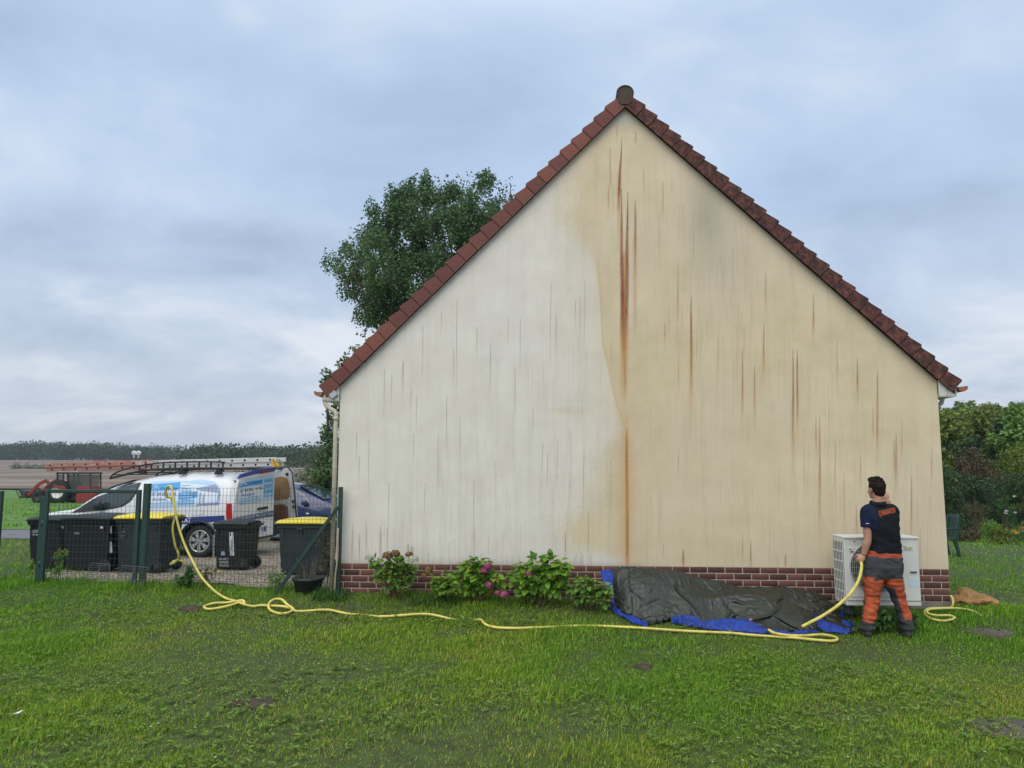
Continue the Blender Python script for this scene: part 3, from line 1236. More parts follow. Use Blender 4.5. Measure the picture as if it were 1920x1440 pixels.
# ================================================================== VEHICLES
m_white = mat('van_white_paint', (0.72, 0.74, 0.76), 0.25, var=0.03, vscale=2)
m_white.node_tree.nodes['Principled BSDF'].inputs['Coat Weight'].default_value = 0.4
m_black = mat('black_plastic', (0.018, 0.019, 0.021), 0.5, var=0.2, vscale=20)
m_rubber = mat('tyre_rubber', (0.016, 0.016, 0.016), 0.85, bump=0.3, bscale=90)
m_dark = mat('dark_gap', (0.006, 0.006, 0.007), 0.9)
m_alloy = mat('wheel_silver', (0.50, 0.51, 0.52), 0.35, metal=0.6)
m_glass = mat('tinted_glass', (0.035, 0.05, 0.05), 0.05, spec=1.0)
m_navy = mat('navy_stripe', srgb(38, 56, 130), 0.4)
m_navytop = mat('blue_band', srgb(62, 84, 165), 0.35)
m_wtext = mat('white_lettering', (0.75, 0.76, 0.78), 0.5)
m_dtext = mat('dark_lettering', (0.02, 0.025, 0.04), 0.5)
m_btext = mat('blue_lettering', srgb(30, 80, 150), 0.5)
m_red = mat('tail_light_red', (0.42, 0.015, 0.02), 0.2)
m_ply = mat('plywood_liner', (0.26, 0.15, 0.065), 0.7, var=0.25, vscale=5)
m_hard = mat('hardboard_liner', (0.19, 0.075, 0.035), 0.6, var=0.15, vscale=5)
m_greym = mat('door_inner_grey', (0.48, 0.49, 0.49), 0.4, var=0.1, vscale=5)
m_alu = mat('ladder_aluminium', (0.55, 0.56, 0.57), 0.4, metal=0.5, var=0.15, vscale=8)
m_ladred = mat('ladder_red_paint', (0.5, 0.2, 0.16), 0.6)
n = NT(m_ladred)
nn_ = n.noise(7, 5, 0.7, n.coord('Object', (1, 1, 3)))
sp_ = n.N.new('ShaderNodeSeparateXYZ')
tcn = n.N.new('ShaderNodeTexCoord')
n.L.new(tcn.outputs['Object'], sp_.inputs[0])
wear = n.math('ADD', n.math('MULTIPLY', sp_.outputs[0], 0.34), n.math('MULTIPLY', nn_, 1.0))
n.base(n.mix(n.ramp(wear, [(0.42, 0.0), (0.62, 1.0)]), n.mix(n.ramp(nn_, [(0.55, 0.0), (0.66, 0.8)]), (0.36, 0.17, 0.13), (0.52, 0.43, 0.38)), (0.55, 0.55, 0.54)))
m_yel = mat('yellow_lid_plastic', (0.72, 0.56, 0.012), 0.42, var=0.06, vscale=6)
m_strapg = mat('strap_green', (0.05, 0.22, 0.13), 0.6)
m_stray = mat('strap_yellow', (0.65, 0.38, 0.03), 0.6)
m_ls = [mat('panel_sky', srgb(176, 206, 236), 0.35), mat('panel_blue', srgb(70, 158, 218), 0.35), mat('panel_pale', srgb(214, 226, 240), 0.35),
        mat('panel_grey', srgb(140, 156, 182), 0.35), mat('panel_mid', srgb(120, 182, 228), 0.35)]

VR = R(3.3)
VO = PX(434, 1000, 4.2)
VO.z = gz(VO.x, VO.y) + 0.01
VLEN = 4.38
van = tag(empty('delivery_van', VO, -VR), 'white van with blue stripe, advert film, roof rack and open rear doors', 'van')
VM = Matrix.Translation(VO) @ Matrix.Rotation(-VR, 4, 'Z')
VMI = VM.inverted()


def vpx(px, py, off=0.0):
    """point of the photo carried onto the van's near side plane (local x, z)"""
    o = VMI @ Vector(CAM)
    d = VMI.to_3x3() @ Vector(ray(px, py))
    t = (off - o.y) / d.y
    p = o + d * t
    return p.x, p.z


sil = [(434, 903), (431, 894), (418, 889), (398, 886.5), (350, 886), (304, 890), (272, 894), (243, 901.5), (206, 912.5), (168, 933), (140, 955), (92, 961),
       (60, 967), (48, 976), (42, 990)]
sp2 = [vpx(*p) for p in sil]
sx_ = np.array([p[0] for p in sp2])[::-1]
sz_ = np.array([p[1] for p in sp2])[::-1]
sx_[0] = -VLEN
VW = 1.80
FR = [0, .04, .14, .28, .45, .60, .74, .87, .95, 1.0]


def v_inset(x, f, zt):
    tum = np.interp(zt, [0.9, 1.2, 1.6], [.02, .06, .15])
    lo = np.interp(f, [0, .04, .14, .28, .45], [.12, .05, .012, 0.0, 0.0])
    up = np.interp(f, [.45, .60, .74, .87, .95, 1.0], [0, .01, .25, .62, 1.05, 1.9]) * tum
    nose = 0.42 * max(0.0, (-x - 3.45) / 0.93) ** 2.2
    rear = 0.05 * max(0.0, (x + .12) / .12) ** 2
    return lo + up + nose + rear


def v_z(x, f):
    zt = np.interp(x, sx_, sz_)
    zb = 0.19 + 0.10 * max(0, (-x - 3.7) / .7)
    return zb + f * (zt - zb), zt, zb


def side_y(x, z):
    zq, zt, zb = v_z(x, 0)
    f = np.clip((z - zb) / max(zt - zb, .1), 0, 1)
    return v_inset(x, f, zt)


xsV = np.array(sorted(set(list(np.linspace(-VLEN, -3.2, 13)) + list(np.linspace(-3.1, -.3, 22)) + [-.2, -.12, -.05, -0.0])))
vs, fs = [], []
ring = len(FR) * 2
for x in xsV:
    col = []
    for f in FR:
        z, zt, zb = v_z(x, f)
        col.append((v_inset(x, f, zt), z))
    for (y, z) in col:
        vs.append((x, y, z))
    for (y, z) in col[::-1]:
        vs.append((x, VW - y, z))
for i in range(len(xsV) - 1):
    for k in range(ring):
        k2 = (k + 1) % ring
        fs.append((i * ring + k, i * ring + k2, (i + 1) * ring + k2, (i + 1) * ring + k))
fs.append(tuple(range(ring)))
fs.append(tuple((len(xsV) - 1) * ring + k for k in range(ring - 1, -1, -1)))
b = MB()
b.add(vs, fs, 0, True)
body = link('body', b.mesh('body'), m_white, van)
# cut wheel arches and the rear load opening
WX = [vpx(373, 1029, .05)[0], vpx(373, 1029, .05)[0] - 2.73]
cut = MB()
for x in WX:
    cut.cyl((x, -.2, .315), (x, .30, .315), .375, n=32)
    cut.cyl((x, VW - .30, .315), (x, VW + .2, .315), .375, n=32)
cut.box((-.45, VW / 2, .92), (1.1, VW - .36, 1.10))
cutter = link('cutter', cut.mesh('cutter'), m_dark, van)
bo = body.modifiers.new('arches', 'BOOLEAN')
bo.operation = 'DIFFERENCE'
bo.solver = 'EXACT'
bo.object = cutter
body.data.materials.append(m_dark)
bake(body)
bpy.data.objects.remove(cutter)
dsl = [i for i, m_ in enumerate(body.data.materials) if m_ and m_.name == 'dark_gap']


def side_patch(name, poly, m, off, parent, rows=10, px=True, cols=6):
    """a film lying on the van's side; poly in photo pixels or local (x,z)"""
    P = [vpx(*p, .06) for p in poly] if px else poly
    zs = [p[1] for p in P]
    z0, z1 = min(zs), max(zs)
    vs, fs = [], []
    for r_ in range(rows + 1):
        z = z0 + (z1 - z0) * (r_ + (.02 if r_ == 0 else (-.02 if r_ == rows else 0))) / rows
        xi = []
        for i in range(len(P)):
            a, c = P[i], P[(i + 1) % len(P)]
            if (a[1] - z) * (c[1] - z) < 0:
                xi.append(a[0] + (c[0] - a[0]) * (z - a[1]) / (c[1] - a[1]))
        if len(xi) < 2:
            xi = [P[0][0], P[0][0]]
        xa, xb = min(xi), max(xi)
        for c in range(cols + 1):
            x = xa + (xb - xa) * c / cols
            vs.append((x, float(side_y(x, z)) - off, z))
    for r_ in range(rows):
        for c in range(cols):
            a = r_ * (cols + 1) + c
            fs.append((a, a + 1, a + cols + 2, a + cols + 1))
    if isinstance(name, MB):
        return name.add(vs, fs, m)
    b = MB()
    b.add(vs, fs)
    return b.build(name, m, parent)


def side_text(name, s, px, py, hpx, m, off, parent, bold=0.0, rot=0.0, sx=1.0, width=None):
    x, z = vpx(px, py, .06)
    h = hpx / 98.0
    me = text_mesh(s, h * 1.38, bold)
    if width:
        w_ = max(v.co.x for v in me.vertices) - min(v.co.x for v in me.vertices)
        sx = (width / 98.0) / w_
    cr, sr = math.cos(rot), math.sin(rot)
    for v in me.vertices:
        lx, lz = v.co.x * sx, v.co.y
        lx, lz = lx * cr - lz * sr, lx * sr + lz * cr
        v.co = (x + lx, float(side_y(x + lx, z + lz)) - off, z + lz)
    return link(name, me, m, parent)


# front door glass with its black sail panel
win = side_patch('side_window', [(261, 905), (240, 905), (222, 911), (194, 924), (170, 939), (136, 961.5), (202, 957), (233, 950), (248, 940), (258, 922)], m_black, .004, van, 14)
side_patch('pane', [(257, 908), (240, 908.5), (224, 914), (198, 926), (181, 937), (177, 953), (205, 953), (231, 947), (246, 937), (254, 921)], m_glass, .008, win, 14)
b = MB()
x, z = vpx(190, 948)
b.ico((x, -.11, z + .01), .1, 2, sq=(.9, .7, 1.1))
b.bar((x, -.08, z), (x - .05, .05, z - .02), .05, .05)
b.build('wing_mirror', m_black, van)
# windscreen (dark, wraps the front), bonnet gap
b = MB()
rowsW = []
for (x, z0) in [(s_[0], s_[1]) for s_ in sp2[7:11]]:
    rowsW.append([(x - .035, .16 + .02 * 0, z0 + .015), (x - .06, VW / 2, z0 + .035), (x - .035, VW - .16, z0 + .015)])
vv = [p for r_ in rowsW for p in r_]
b.add(vv, [(i * 3 + j, i * 3 + j + 1, i * 3 + j + 4, i * 3 + j + 3) for i in range(len(rowsW) - 1) for j in range(2)])
b.build('windscreen', m_glass, van)
# door shut lines
for pl in ([(272, 895), (270, 925), (264, 960), (266, 1000), (268, 1030)], [(139, 962), (140, 990), (150, 1030)]):
    b = MB()
    for p, q in zip(pl, pl[1:]):
        (x0, z0), (x1, z1) = vpx(*p), vpx(*q)
        b.bar((x0, float(side_y(x0, z0)) - .0015, z0), (x1, float(side_y(x1, z1)) - .0015, z1), .006, .008, up=(0, 1, 0))
    b.build('door_seam', m_dark, van)
side_patch('rub_strip', [(328, 996), (331, 1001), (326, 1009), (290, 1011), (190, 1013), (190, 999), (290, 996.5)], m_black, .018, van, 6)
side_patch('fuel_flap', [(366, 955), (385, 955), (385, 966), (366, 966)], m_white, .006, van, 3)
# arch lips in black plastic and wheels
for x in WX:
    b = MB()
    pts = [(x + math.cos(t) * .385, float(side_y(x, .5)) - .004, .315 + math.sin(t) * .385) for t in np.linspace(-.25, math.pi + .25, 26)]
    b.tube(pts, .022, 6)
    b.build('wheel_arch', m_black, van)
    for y0, s_ in ((.06, 1), (VW - .06, -1)):
        wh = empty('wheel', (x, y0, .315))
        wh.parent = van
        b = MB()
        w_ = .19 * s_
        prof = [(.205, 0.0), (.225, -.012 * s_), (.28, -.018 * s_), (.305, .004 * s_), (.315, .03 * s_), (.315, w_ - .03 * s_), (.30, w_), (.2, w_)]
        b.lathe(prof, (0, 0, 0), 'y', 40)
        b.build('tyre', m_rubber, wh)
        b = MB()
        b.lathe([(.212, -.004 * s_), (.205, -.010 * s_), (.190, .0), (.185, .03 * s_), (.05, .05 * s_), (0.0, .05 * s_)], (0, 0, 0), 'y', 40, mi=0)
        b.lathe([(.0, -.012 * s_), (.035, -.012 * s_), (.045, .0), (.05, .04 * s_)], (0, 0, 0), 'y', 20)
        for k in range(7):
            t = 2 * math.pi * k / 7 + .2
            for dt in (-.10, .10):
                p0 = (math.cos(t) * .03, -.004 * s_, math.sin(t) * .03)
                p1 = (math.cos(t + dt * 1.4) * .20, -.004 * s_, math.sin(t + dt * 1.4) * .20)
                b.bar(p0, p1, .030, .02, up=(0, 1, 0))
        for k in range(7):
            t0 = 2 * math.pi * k / 7 + .2 + .24
            t1 = t0 + 2 * math.pi / 7 - .48
            pol = [(math.cos(t) * r_, math.sin(t) * r_) for r_, t in ((.085, (t0 + t1) / 2), (.178, t0), (.183, (t0 + t1) / 2), (.178, t1))]
            b.prism(pol, 'y', .0005 * s_, .004 * s_, 1)
        b.build('rim', [m_alloy, m_dark], wh, .002)
# stripe and lettering
st = side_patch('stripe', [(200, 980), (302, 972.5), (424, 966), (424, 976.5), (362, 981.5), (295, 986), (200, 993)], m_navy, .004, van, 10, cols=12)
side_text('stripe_lettering', 'VOTRE HABITAT', 325, 976.8, 8.2, m_wtext, .0075, st, .02, R(2.6), width=80)
# picture film on the load side
gp = side_patch('advert_film', [(279, 906), (286, 901), (380, 899), (398, 902), (409, 910), (415, 921), (414, 946), (340, 951), (284, 952), (279, 945)], m_ls[0], .004, van, 14, cols=10)
b = MB()
side_patch(b, [(281, 905), (337, 904), (337, 920), (281, 921)], 1, .0065, None, 4)
side_patch(b, [(338, 905), (404, 909), (412, 921), (412, 945), (368, 946), (368, 920), (338, 914)], 2, .0065, None, 6)
side_patch(b, [(365, 916), (404, 908), (412, 920), (412, 924), (380, 921)], 3, .0085, None, 4)
side_patch(b, [(338, 922), (372, 921), (372, 934), (338, 936)], 1, .0085, None, 4)
side_patch(b, [(281, 922), (336, 921), (336, 942), (281, 944)], 2, .0065, None, 4)
side_patch(b, [(338, 938), (366, 937), (366, 944), (338, 946)], 4, .0085, None, 4)
side_patch(b, [(357, 922), (367, 922), (367, 928), (357, 928)], 3, .0105, None, 2)
for k in range(7):
    y_ = 909.5 + k * 5.4
    side_patch(b, [(341, y_), (356 + (k * 7) % 11, y_ - .3), (356 + (k * 7) % 11, y_ + 1.0), (341, y_ + 1.4)], 1 if k in (0, 1, 2, 5) else 2, .0105, None, 2)
for p, q in (((377, 924), (377, 944)), ((384, 927), (384, 943)), ((412, 924), (410, 945)), ((372, 946), (413, 944))):
    (x0, z0), (x1, z1) = vpx(*p, .06), vpx(*q, .06)
    b.bar((x0, float(side_y(x0, z0)) - .011, z0), (x1, float(side_y(x1, z1)) - .011, z1), .022, .003, 3, up=(0, 1, 0))
b.build('film_picture', m_ls, gp)
b = MB()
for pl in ([(286, 916.5), (292, 910), (299, 916)], [(288, 918), (292, 913.5), (297, 917.5)]):
    for p, q in zip(pl, pl[1:]):
        (x0, z0), (x1, z1) = vpx(*p, .06), vpx(*q, .06)
        b.bar((x0, float(side_y(x0, z0)) - .010, z0), (x1, float(side_y(x1, z1)) - .010, z1), .012, .003, up=(0, 1, 0))
b.build('film_emblem', m_wtext, gp)
side_text('film_lettering', 'C J Rénovation', 318, 916.5, 4.6, m_btext, .010, gp, .0, R(.5), width=36)
side_text('film_lettering', '07 84 80 14 80', 309, 926.5, 6.0, m_dtext, .010, gp, .0, R(.8), width=50)
side_text('film_lettering', 'Amiens', 302, 936, 7.0, m_btext, .010, gp, .0, R(.8), width=30)
# tail light, rear door (near), rear door (far), bumper
b = MB()
P_ = [vpx(*p) for p in ((425, 944), (433, 944), (435, 958), (435, 975), (425, 975), (424, 958))]
b.prism([(x, z) for x, z in P_], 'y', -.012, .10)
b.build('tail_light', m_red, van, .01)
b = MB()
b.box((.05, VW / 2, .40), (.14, VW - .08, .24))
b.build('rear_bumper', m_black, van, .04, 3)
b = MB()                                              # load bay: dark floor and boxes of tools
b.box((-.45, VW / 2, .52), (.9, VW - .26, .05))
b.build('load_floor', m_ply, van)


def plane_px(px, py, p0, nrm):
    o = Vector(CAM)
    d = Vector(ray(px, py))
    t = (p0 - o).dot(nrm) / d.dot(nrm)
    return o + d * t


def door(name, hinge_l, direction_deg, parent):
    """returns helper mapping photo px onto the door's plane in van space (u outwards, z)"""
    p0 = VM @ Vector(hinge_l)
    a = R(direction_deg)
    u = Vector((math.sin(a), math.cos(a), 0))
    nrm = Vector((math.cos(a), -math.sin(a), 0))

    def f(px, py, off=0.0):
        w = plane_px(px, py, p0 + nrm * off, nrm)
        return VMI @ w
    return f, (VMI.to_3x3() @ nrm)


def flat_poly(b, f, poly, off, mi=0, thick=0.0, nl=None):
    vs = [f(px, py, off) for px, py in poly]
    n_ = len(vs)
    if thick:
        vs2 = [v - nl * thick for v in vs]
        b.add(vs + vs2, [tuple(range(n_)), tuple(range(2 * n_ - 1, n_ - 1, -1))] + [(i, i + n_, (i + 1) % n_ + n_, (i + 1) % n_) for i in range(n_)], mi)
    else:
        b.add(vs, [tuple(range(n_))], mi)


f1, nl1 = door('rear', (0.02, 0.0, 0), 24, van)
b = MB()
flat_poly(b, f1, [(437, 960), (440, 935), (445, 908), (450, 893), (480, 883), (516, 878), (514, 930), (512, 1003), (480, 1008), (449, 1012), (438, 1012)], 0, 0, .06, nl1)
d1 = b.build('rear_door', m_white, van, .012, 3)
b = MB()
flat_poly(b, f1, [(447, 897), (452, 889.5), (480, 881), (516.5, 875.5), (516, 883.5), (480, 888.5)], .005, 0, .05, nl1)
b.build('top_band', m_navytop, d1)
b = MB()
flat_poly(b, f1, [(487, 885.5), (509, 881.5), (509, 884.5), (487, 888.5)], .009)
b.build('brake_light', m_red, d1)
b = MB()
flat_poly(b, f1, [(446, 922), (452, 905), (460, 898), (513, 889), (512, 936), (450, 946), (444, 938)], .006, 0)
flat_poly(b, f1, [(450, 906), (492, 899), (492, 907), (448, 914)], .009, 1)
flat_poly(b, f1, [(495, 899), (512, 896), (512, 928), (495, 932)], .009, 4)
flat_poly(b, f1, [(447, 915), (493, 909), (493, 934), (447, 942)], .009, 2)
for k in range(6):
    y_ = 901 + k * 5.2
    flat_poly(b, f1, [(497, y_), (510, y_ - 2), (510, y_ - .6), (497, y_ + 1.6)], .011, 2 if k % 2 else 1)
for k in range(3):
    flat_poly(b, f1, [(449, 935 + k * 2.6), (488, 929 + k * 2.6), (488, 930.1 + k * 2.6), (449, 936.2 + k * 2.6)], .011, 4)
b.build('advert_film', m_ls, d1)
b = MB()
flat_poly(b, f1, [(437, 971), (512, 957.5), (512, 968), (437, 979)], .006)
b.build('stripe', m_navy, d1)


def door_text(name, s, f, px0, py0, px1, py1, hpx, m, off, parent, bold=0.01):
    """lettering running from (px0,py0) to (px1,py1) on the door plane"""
    p0, p1 = f(px0, py0, off), f(px1, py1, off)
    q = f((px0 + px1) / 2, (py0 + py1) / 2 - hpx, off)
    mid = (p0 + p1) / 2
    me = text_mesh(s, 1.0, bold)
    xs_ = [v.co.x for v in me.vertices]
    ys_ = [v.co.y for v in me.vertices]
    w_ = max(xs_) - min(xs_)
    h_ = max(ys_) - min(ys_)
    cx_, cy_ = (max(xs_) + min(xs_)) / 2, (max(ys_) + min(ys_)) / 2
    ux = (p1 - p0) / w_
    uz = (q - mid) / h_
    for v in me.vertices:
        v.co = mid + ux * (v.co.x - cx_) + uz * (v.co.y - cy_)
    return link(name, me, m, parent)


m_pale = mat('pale_green_lettering', (0.55, 0.68, 0.60), 0.5)
door_text('stripe_lettering', 'RENOVATION ET PROTECTION', f1, 438, 974.5, 511, 962.5, 6.0, m_pale, .009, d1, .012)
door_text('film_lettering', '07 84 80 14 80', f1, 450, 921, 492, 914, 6, m_dtext, .012, d1, .0)
door_text('film_lettering', 'C J Rénovation', f1, 466, 906.5, 491, 902.5, 4, m_btext, .012, d1)
door_text('film_lettering', 'Amiens', f1, 452, 929, 478, 924.5, 5, m_btext, .012, d1, .0)
b = MB()
for pl in ([(451, 910.5), (456, 904), (462, 909)],):
    for p, q in zip(pl, pl[1:]):
        b.bar(f1(*p, .013), f1(*q, .013), .004, .016)
b.build('film_emblem', m_wtext, d1)
b = MB()
flat_poly(b, f1, [(484, 952.5), (503, 949), (503, 953.5), (484, 956.5)], .03, 0, .03, nl1)
b.build('handle', m_black, d1, .006)
b = MB()
flat_poly(b, f1, [(455, 993), (499, 985.5), (499, 996), (455, 1002)], .012, 0, .008, nl1)
pl_ = b.build('number_plate', mat('plate_white', (0.68, 0.69, 0.69), 0.4), d1)
b = MB()
flat_poly(b, f1, [(494.5, 986.3), (499, 985.5), (499, 996), (494.5, 996.7)], .014)
b.build('plate_band', m_navytop, pl_)
door_text('plate_lettering', 'BS-793-TB', f1, 457, 997.6, 493.5, 991.6, 6.6, m_dtext, .0145, pl_, .008)
b = MB()
flat_poly(b, f1, [(479, 979), (497, 977), (497, 981), (479, 983)], .004)
b.build('plate_recess', m_greym, d1)
f2, nl2 = door('far', (0.02, VW - .02, 0), 128, van)
b = MB()
flat_poly(b, f2, [(513, 879), (541, 878.5), (547, 884), (551, 920), (555, 970), (554, 985), (512, 990)], 0, 0, .05, nl2)
d2 = b.build('rear_door', m_greym, van, .01, 2)
d2['label'] = 'far rear door swung wide open, showing its plywood inside'
b = MB()
flat_poly(b, f2, [(511, 897), (527, 893), (538, 896), (542, 906), (543.5, 928), (540, 935), (511, 938)], .006)
b.build('window_board', m_ply, d2)
b = MB()
flat_poly(b, f2, [(510, 947), (532, 945.5), (540, 950), (541, 974), (510, 977)], .006)
b.build('lower_board', m_hard, d2)
b = MB()
for (px, py) in ((549, 940), (550, 950)):
    b.ico(f2(px, py, .02), .035, 1)
b.ico(f2(538, 889, .02), .04, 1)
pp = [f2(541, 878, .005), f2(547.5, 884, .005), f2(552, 920, .005), f2(556, 975, .005)]
b.tube(pp, .018, 6)
b.build('door_seal', m_black, d2)

# ---- roof rack
rk = MB()


def rpt(px, py, y):
    x, z = vpx(px, py, y)
    return (x, y, z)


for y in (.16, VW - .16):
    yy = .16
    up = [rpt(*p, yy) for p in ((206, 897), (213, 889), (230, 881), (262, 873), (300, 868), (350, 866), (405, 866), (422, 867))]
    lo = [rpt(*p, yy) for p in ((206, 897), (230, 891), (262, 883.5), (300, 879.5), (350, 878), (405, 878), (470, 879))]
    rk.tube([(p[0], y, p[2]) for p in spline(up, 4)], .016, 7)
    rk.tube([(p[0], y, p[2]) for p in spline(lo, 4)], .022, 7)
    for k in range(8):
        p = rpt(262 + k * 22.3, 868, yy)
        zt_ = np.interp(p[0], [q[0] for q in up], [q[2] for q in up])
        zl_ = np.interp(p[0], [q[0] for q in lo], [q[2] for q in lo])
        rk.bar((p[0], y, zl_), (p[0], y, zt_), .03, .02)
    for px_ in (268, 342, 410):
        p = rpt(px_, 884, yy)
        rk.prism([(p[0] - .08, p[2] - .06), (p[0] + .08, p[2] - .06), (p[0] + .03, p[2] + .05), (p[0] - .03, p[2] + .05)], 'y', y - .03, y + .03)
for px_ in (213, 240, 275, 310, 345, 380, 412, 440):
    p = rpt(px_, 880 if px_ > 290 else 880 + (290 - px_) * .13, .16)
    rk.bar((p[0], .16, p[2]), (p[0], VW - .16, p[2]), .04, .02)
rk.build('roof_rack', m_black, van)

# ---- ladders on the rack (a load: a thing of its own)
LY = .42
lad = tag(empty('extension_ladder', VM @ Vector((-2, .55, 1.75)), -VR), 'long worn red and silver extension ladder lying on the van roof rack', 'ladder')
LMI = (Matrix.Translation(lad.location) @ Matrix.Rotation(-VR, 4, 'Z')).inverted() @ VM


def lpt(px, py, y):
    x, z = vpx(px, py, y)
    return LMI @ Vector((x, y, z))


for k, (xa, ya, xb, yb, w_, mm, y0) in enumerate(((84, 872.5, 519, 861.5, .088, m_ladred, .34), (88, 880.5, 515, 870.5, .080, m_ladred, .37))):
    for y in (y0, y0 + .42):
        a, c = lpt(xa, ya, y0), lpt(xb, yb, y0)
        a.y += y - y0
        c.y += y - y0
        b = MB()
        b.bar(a, c, .03, w_)
        b.build('rail', mm, lad, .006)
    b = MB()
    d_ = MB()
    for i in range(19):
        t = (i + .5) / 19
        a, c = lpt(xa, ya, y0), lpt(xb, yb, y0)
        p = a.lerp(c, t)
        b.cyl((p.x, p.y - .012, p.z), (p.x, p.y + .43, p.z), .014, n=8)
        d_.cyl((p.x, p.y - .0185, p.z), (p.x, p.y - .014, p.z), .022, n=10)
    b.build('rung', m_alu, lad)['kind'] = 'stuff'
    d_.build('rung_end', m_black, lad)['kind'] = 'stuff'
b = MB()
for (xa, ya, xb, yb) in ((512, 862, 514, 876), (517, 862, 518, 875)):
    b.bar(lpt(xa, ya, .315), lpt(xb, yb, .315), .06, .05, 0, up=(0, 1, 0))
b.bar(lpt(516, 872, .30), lpt(527, 872, .30), .06, .05, up=(0, 1, 0))
b.build('foot', m_stray, lad, .01)
b = MB()
b.bar(lpt(512, 861, .30), lpt(519, 874, .30), .015, .05, up=(0, 1, 0))
b.bar(lpt(524, 866, .30), lpt(526, 872, .30), .03, .05, up=(0, 1, 0))
b.build('strap', m_strapg, lad)
mat('clamp_faded_red', (0.42, 0.10, 0.08), 0.6)
for i in range(8):
    a, c = lpt(175 + i * 42, 865 - i * .6, .42), lpt(200 + i * 42, 864 - i * .6, .42)
    b = MB()
    b.bar(a, c, .05, .02)
    b.build('clamp', MATS['clamp_faded_red'], lad)
# two white pulley wheels standing on the ladder
for px_ in (251.5, 260):
    pw = tag(empty('guide_wheel', (0, 0, 0)), None, None)
    b = MB()
    p = lpt(px_, 849.5, .5)
    b.lathe([(.018, -.02), (.045, -.02), (.047, 0), (.045, .02), (.018, .02), (.018, -.02)], p, 'y', 20)
    b.bar((p.x, p.y, p.z - .045), (p.x, p.y, p.z - .10), .016, .016)
    o = b.build('guide_wheel', m_wtext, lad)
    bpy.data.objects.remove(pw)

# ---- blue hatchback behind the van (only its front shows, the whole car is built)
m_blue = mat('car_blue_paint', (0.016, 0.030, 0.115), 0.25)
m_blue.node_tree.nodes['Principled BSDF'].inputs['Coat Weight'].default_value = 0.5
cw = PG(612, 1018)
CY = cw.y - .05
CZ = gz(cw.x, CY)
car = tag(empty('parked_car', (cw.x, CY, CZ)), 'dark blue hatchback car parked between the van and the house corner', 'car')
# local: +x forward (right), front wheel at x=0
CS = [(-3.05, .55), (-3.0, .95), (-2.85, 1.15), (-2.6, 1.35), (-2.2, 1.44), (-1.4, 1.47), (-.85, 1.40), (-.35, 1.16), (.02, .97), (.35, .88), (.62, .74), (.72, .55)]
cxs = np.array([p[0] for p in CS])
czs = np.array([p[1] for p in CS])
FRc = [0, .05, .18, .38, .58, .64, .85, .95, 1.0]


def c_in(x, f, zt):
    tum = np.interp(zt, [.8, 1.0, 1.45], [.02, .05, .20])
    lo = np.interp(f, [0, .05, .18, .38, .58], [.10, .04, .01, 0, .01])
    up = np.interp(f, [.58, .64, .85, .95, 1.0], [0, .08, .7, 1.1, 1.9]) * tum
    return lo + up + .35 * max(0, (x - .1) / .62) ** 2 + .25 * max(0, (-x - 2.5) / .55) ** 2


xc = np.concatenate([np.linspace(-3.05, -2.4, 8), np.linspace(-2.2, -.1, 14), np.linspace(0, .72, 9)])
CWD = 1.66
vs, fs = [], []
ring = len(FRc) * 2
for x in xc:
    zt = np.interp(x, cxs, czs)
    zb = .2
    col = [(c_in(x, f, zt), zb + f * (zt - zb)) for f in FRc]
    vs += [(x, y, z) for y, z in col] + [(x, CWD - y, z) for y, z in col[::-1]]
for i in range(len(xc) - 1):
    for k in range(ring):
        k2 = (k + 1) % ring
        fs.append((i * ring + k, i * ring + k2, (i + 1) * ring + k2, (i + 1) * ring + k))
fs += [tuple(range(ring)), tuple((len(xc) - 1) * ring + k for k in range(ring))]
b = MB()
b.add(vs, fs, 0, True)
cb_ = b.build('body', m_blue, car)
cut = MB()
for x in (0, -2.44):
    cut.cyl((x, -.2, .29), (x, .28, .29), .345, n=28)
    cut.cyl((x, CWD - .28, .29), (x, CWD + .2, .29), .345, n=28)
cutter = link('cutter', cut.mesh('cutter'), m_dark, car)
bo = cb_.modifiers.new('arches', 'BOOLEAN')
bo.operation = 'DIFFERENCE'
bo.solver = 'EXACT'
bo.object = cutter
bake(cb_)
bpy.data.objects.remove(cutter)


def cside(poly, m, off, nm):
    b = MB()
    vs = []
    for (x, z) in poly:
        zt = np.interp(x, cxs, czs)
        f = np.clip((z - .2) / (zt - .2), 0, 1)
        vs.append((x, float(c_in(x, f, zt)) - off, z))
    b.add(vs, [tuple(range(len(vs)))])
    return b.build(nm, m, car)


cside([(-.42, .93), (-.62, 1.18), (-.9, 1.31), (-1.45, 1.36), (-1.45, .94)], m_glass, .008, 'side_window')
cside([(-1.52, .94), (-1.52, 1.36), (-2.15, 1.33), (-2.55, 1.1), (-2.5, .98)], m_glass, .008, 'side_window')
b = MB()
b.add([(-.80, .20, 1.375), (-.80, CWD - .20, 1.375), (-.10, CWD - .10, 1.025), (-.10, .10, 1.025), (-.45, CWD / 2, 1.235)],
      [(0, 3, 4), (3, 2, 4), (2, 1, 4), (1, 0, 4)])
b.v = [(x, y, z + .035) for x, y, z in b.v]
b.build('windscreen', m_glass, car)
b = MB()
b.box((-.55, -.05, .98), (.14, .12, .11))
b.build('wing_mirror', m_blue, car, .03, 3)
cside([(.35, .62), (.35, .76), (.56, .72), (.64, .6)], mat('headlight_glass', (0.5, 0.52, 0.54), 0.1), .012, 'headlight')
cside([(-.52, .70), (-.44, .70), (-.44, .73), (-.52, .73)], m_wtext, .008, 'side_repeater')
cside([(-2.0, .42), (-.45, .42), (-.45, .50), (-2.0, .50)], m_black, .012, 'rub_strip')
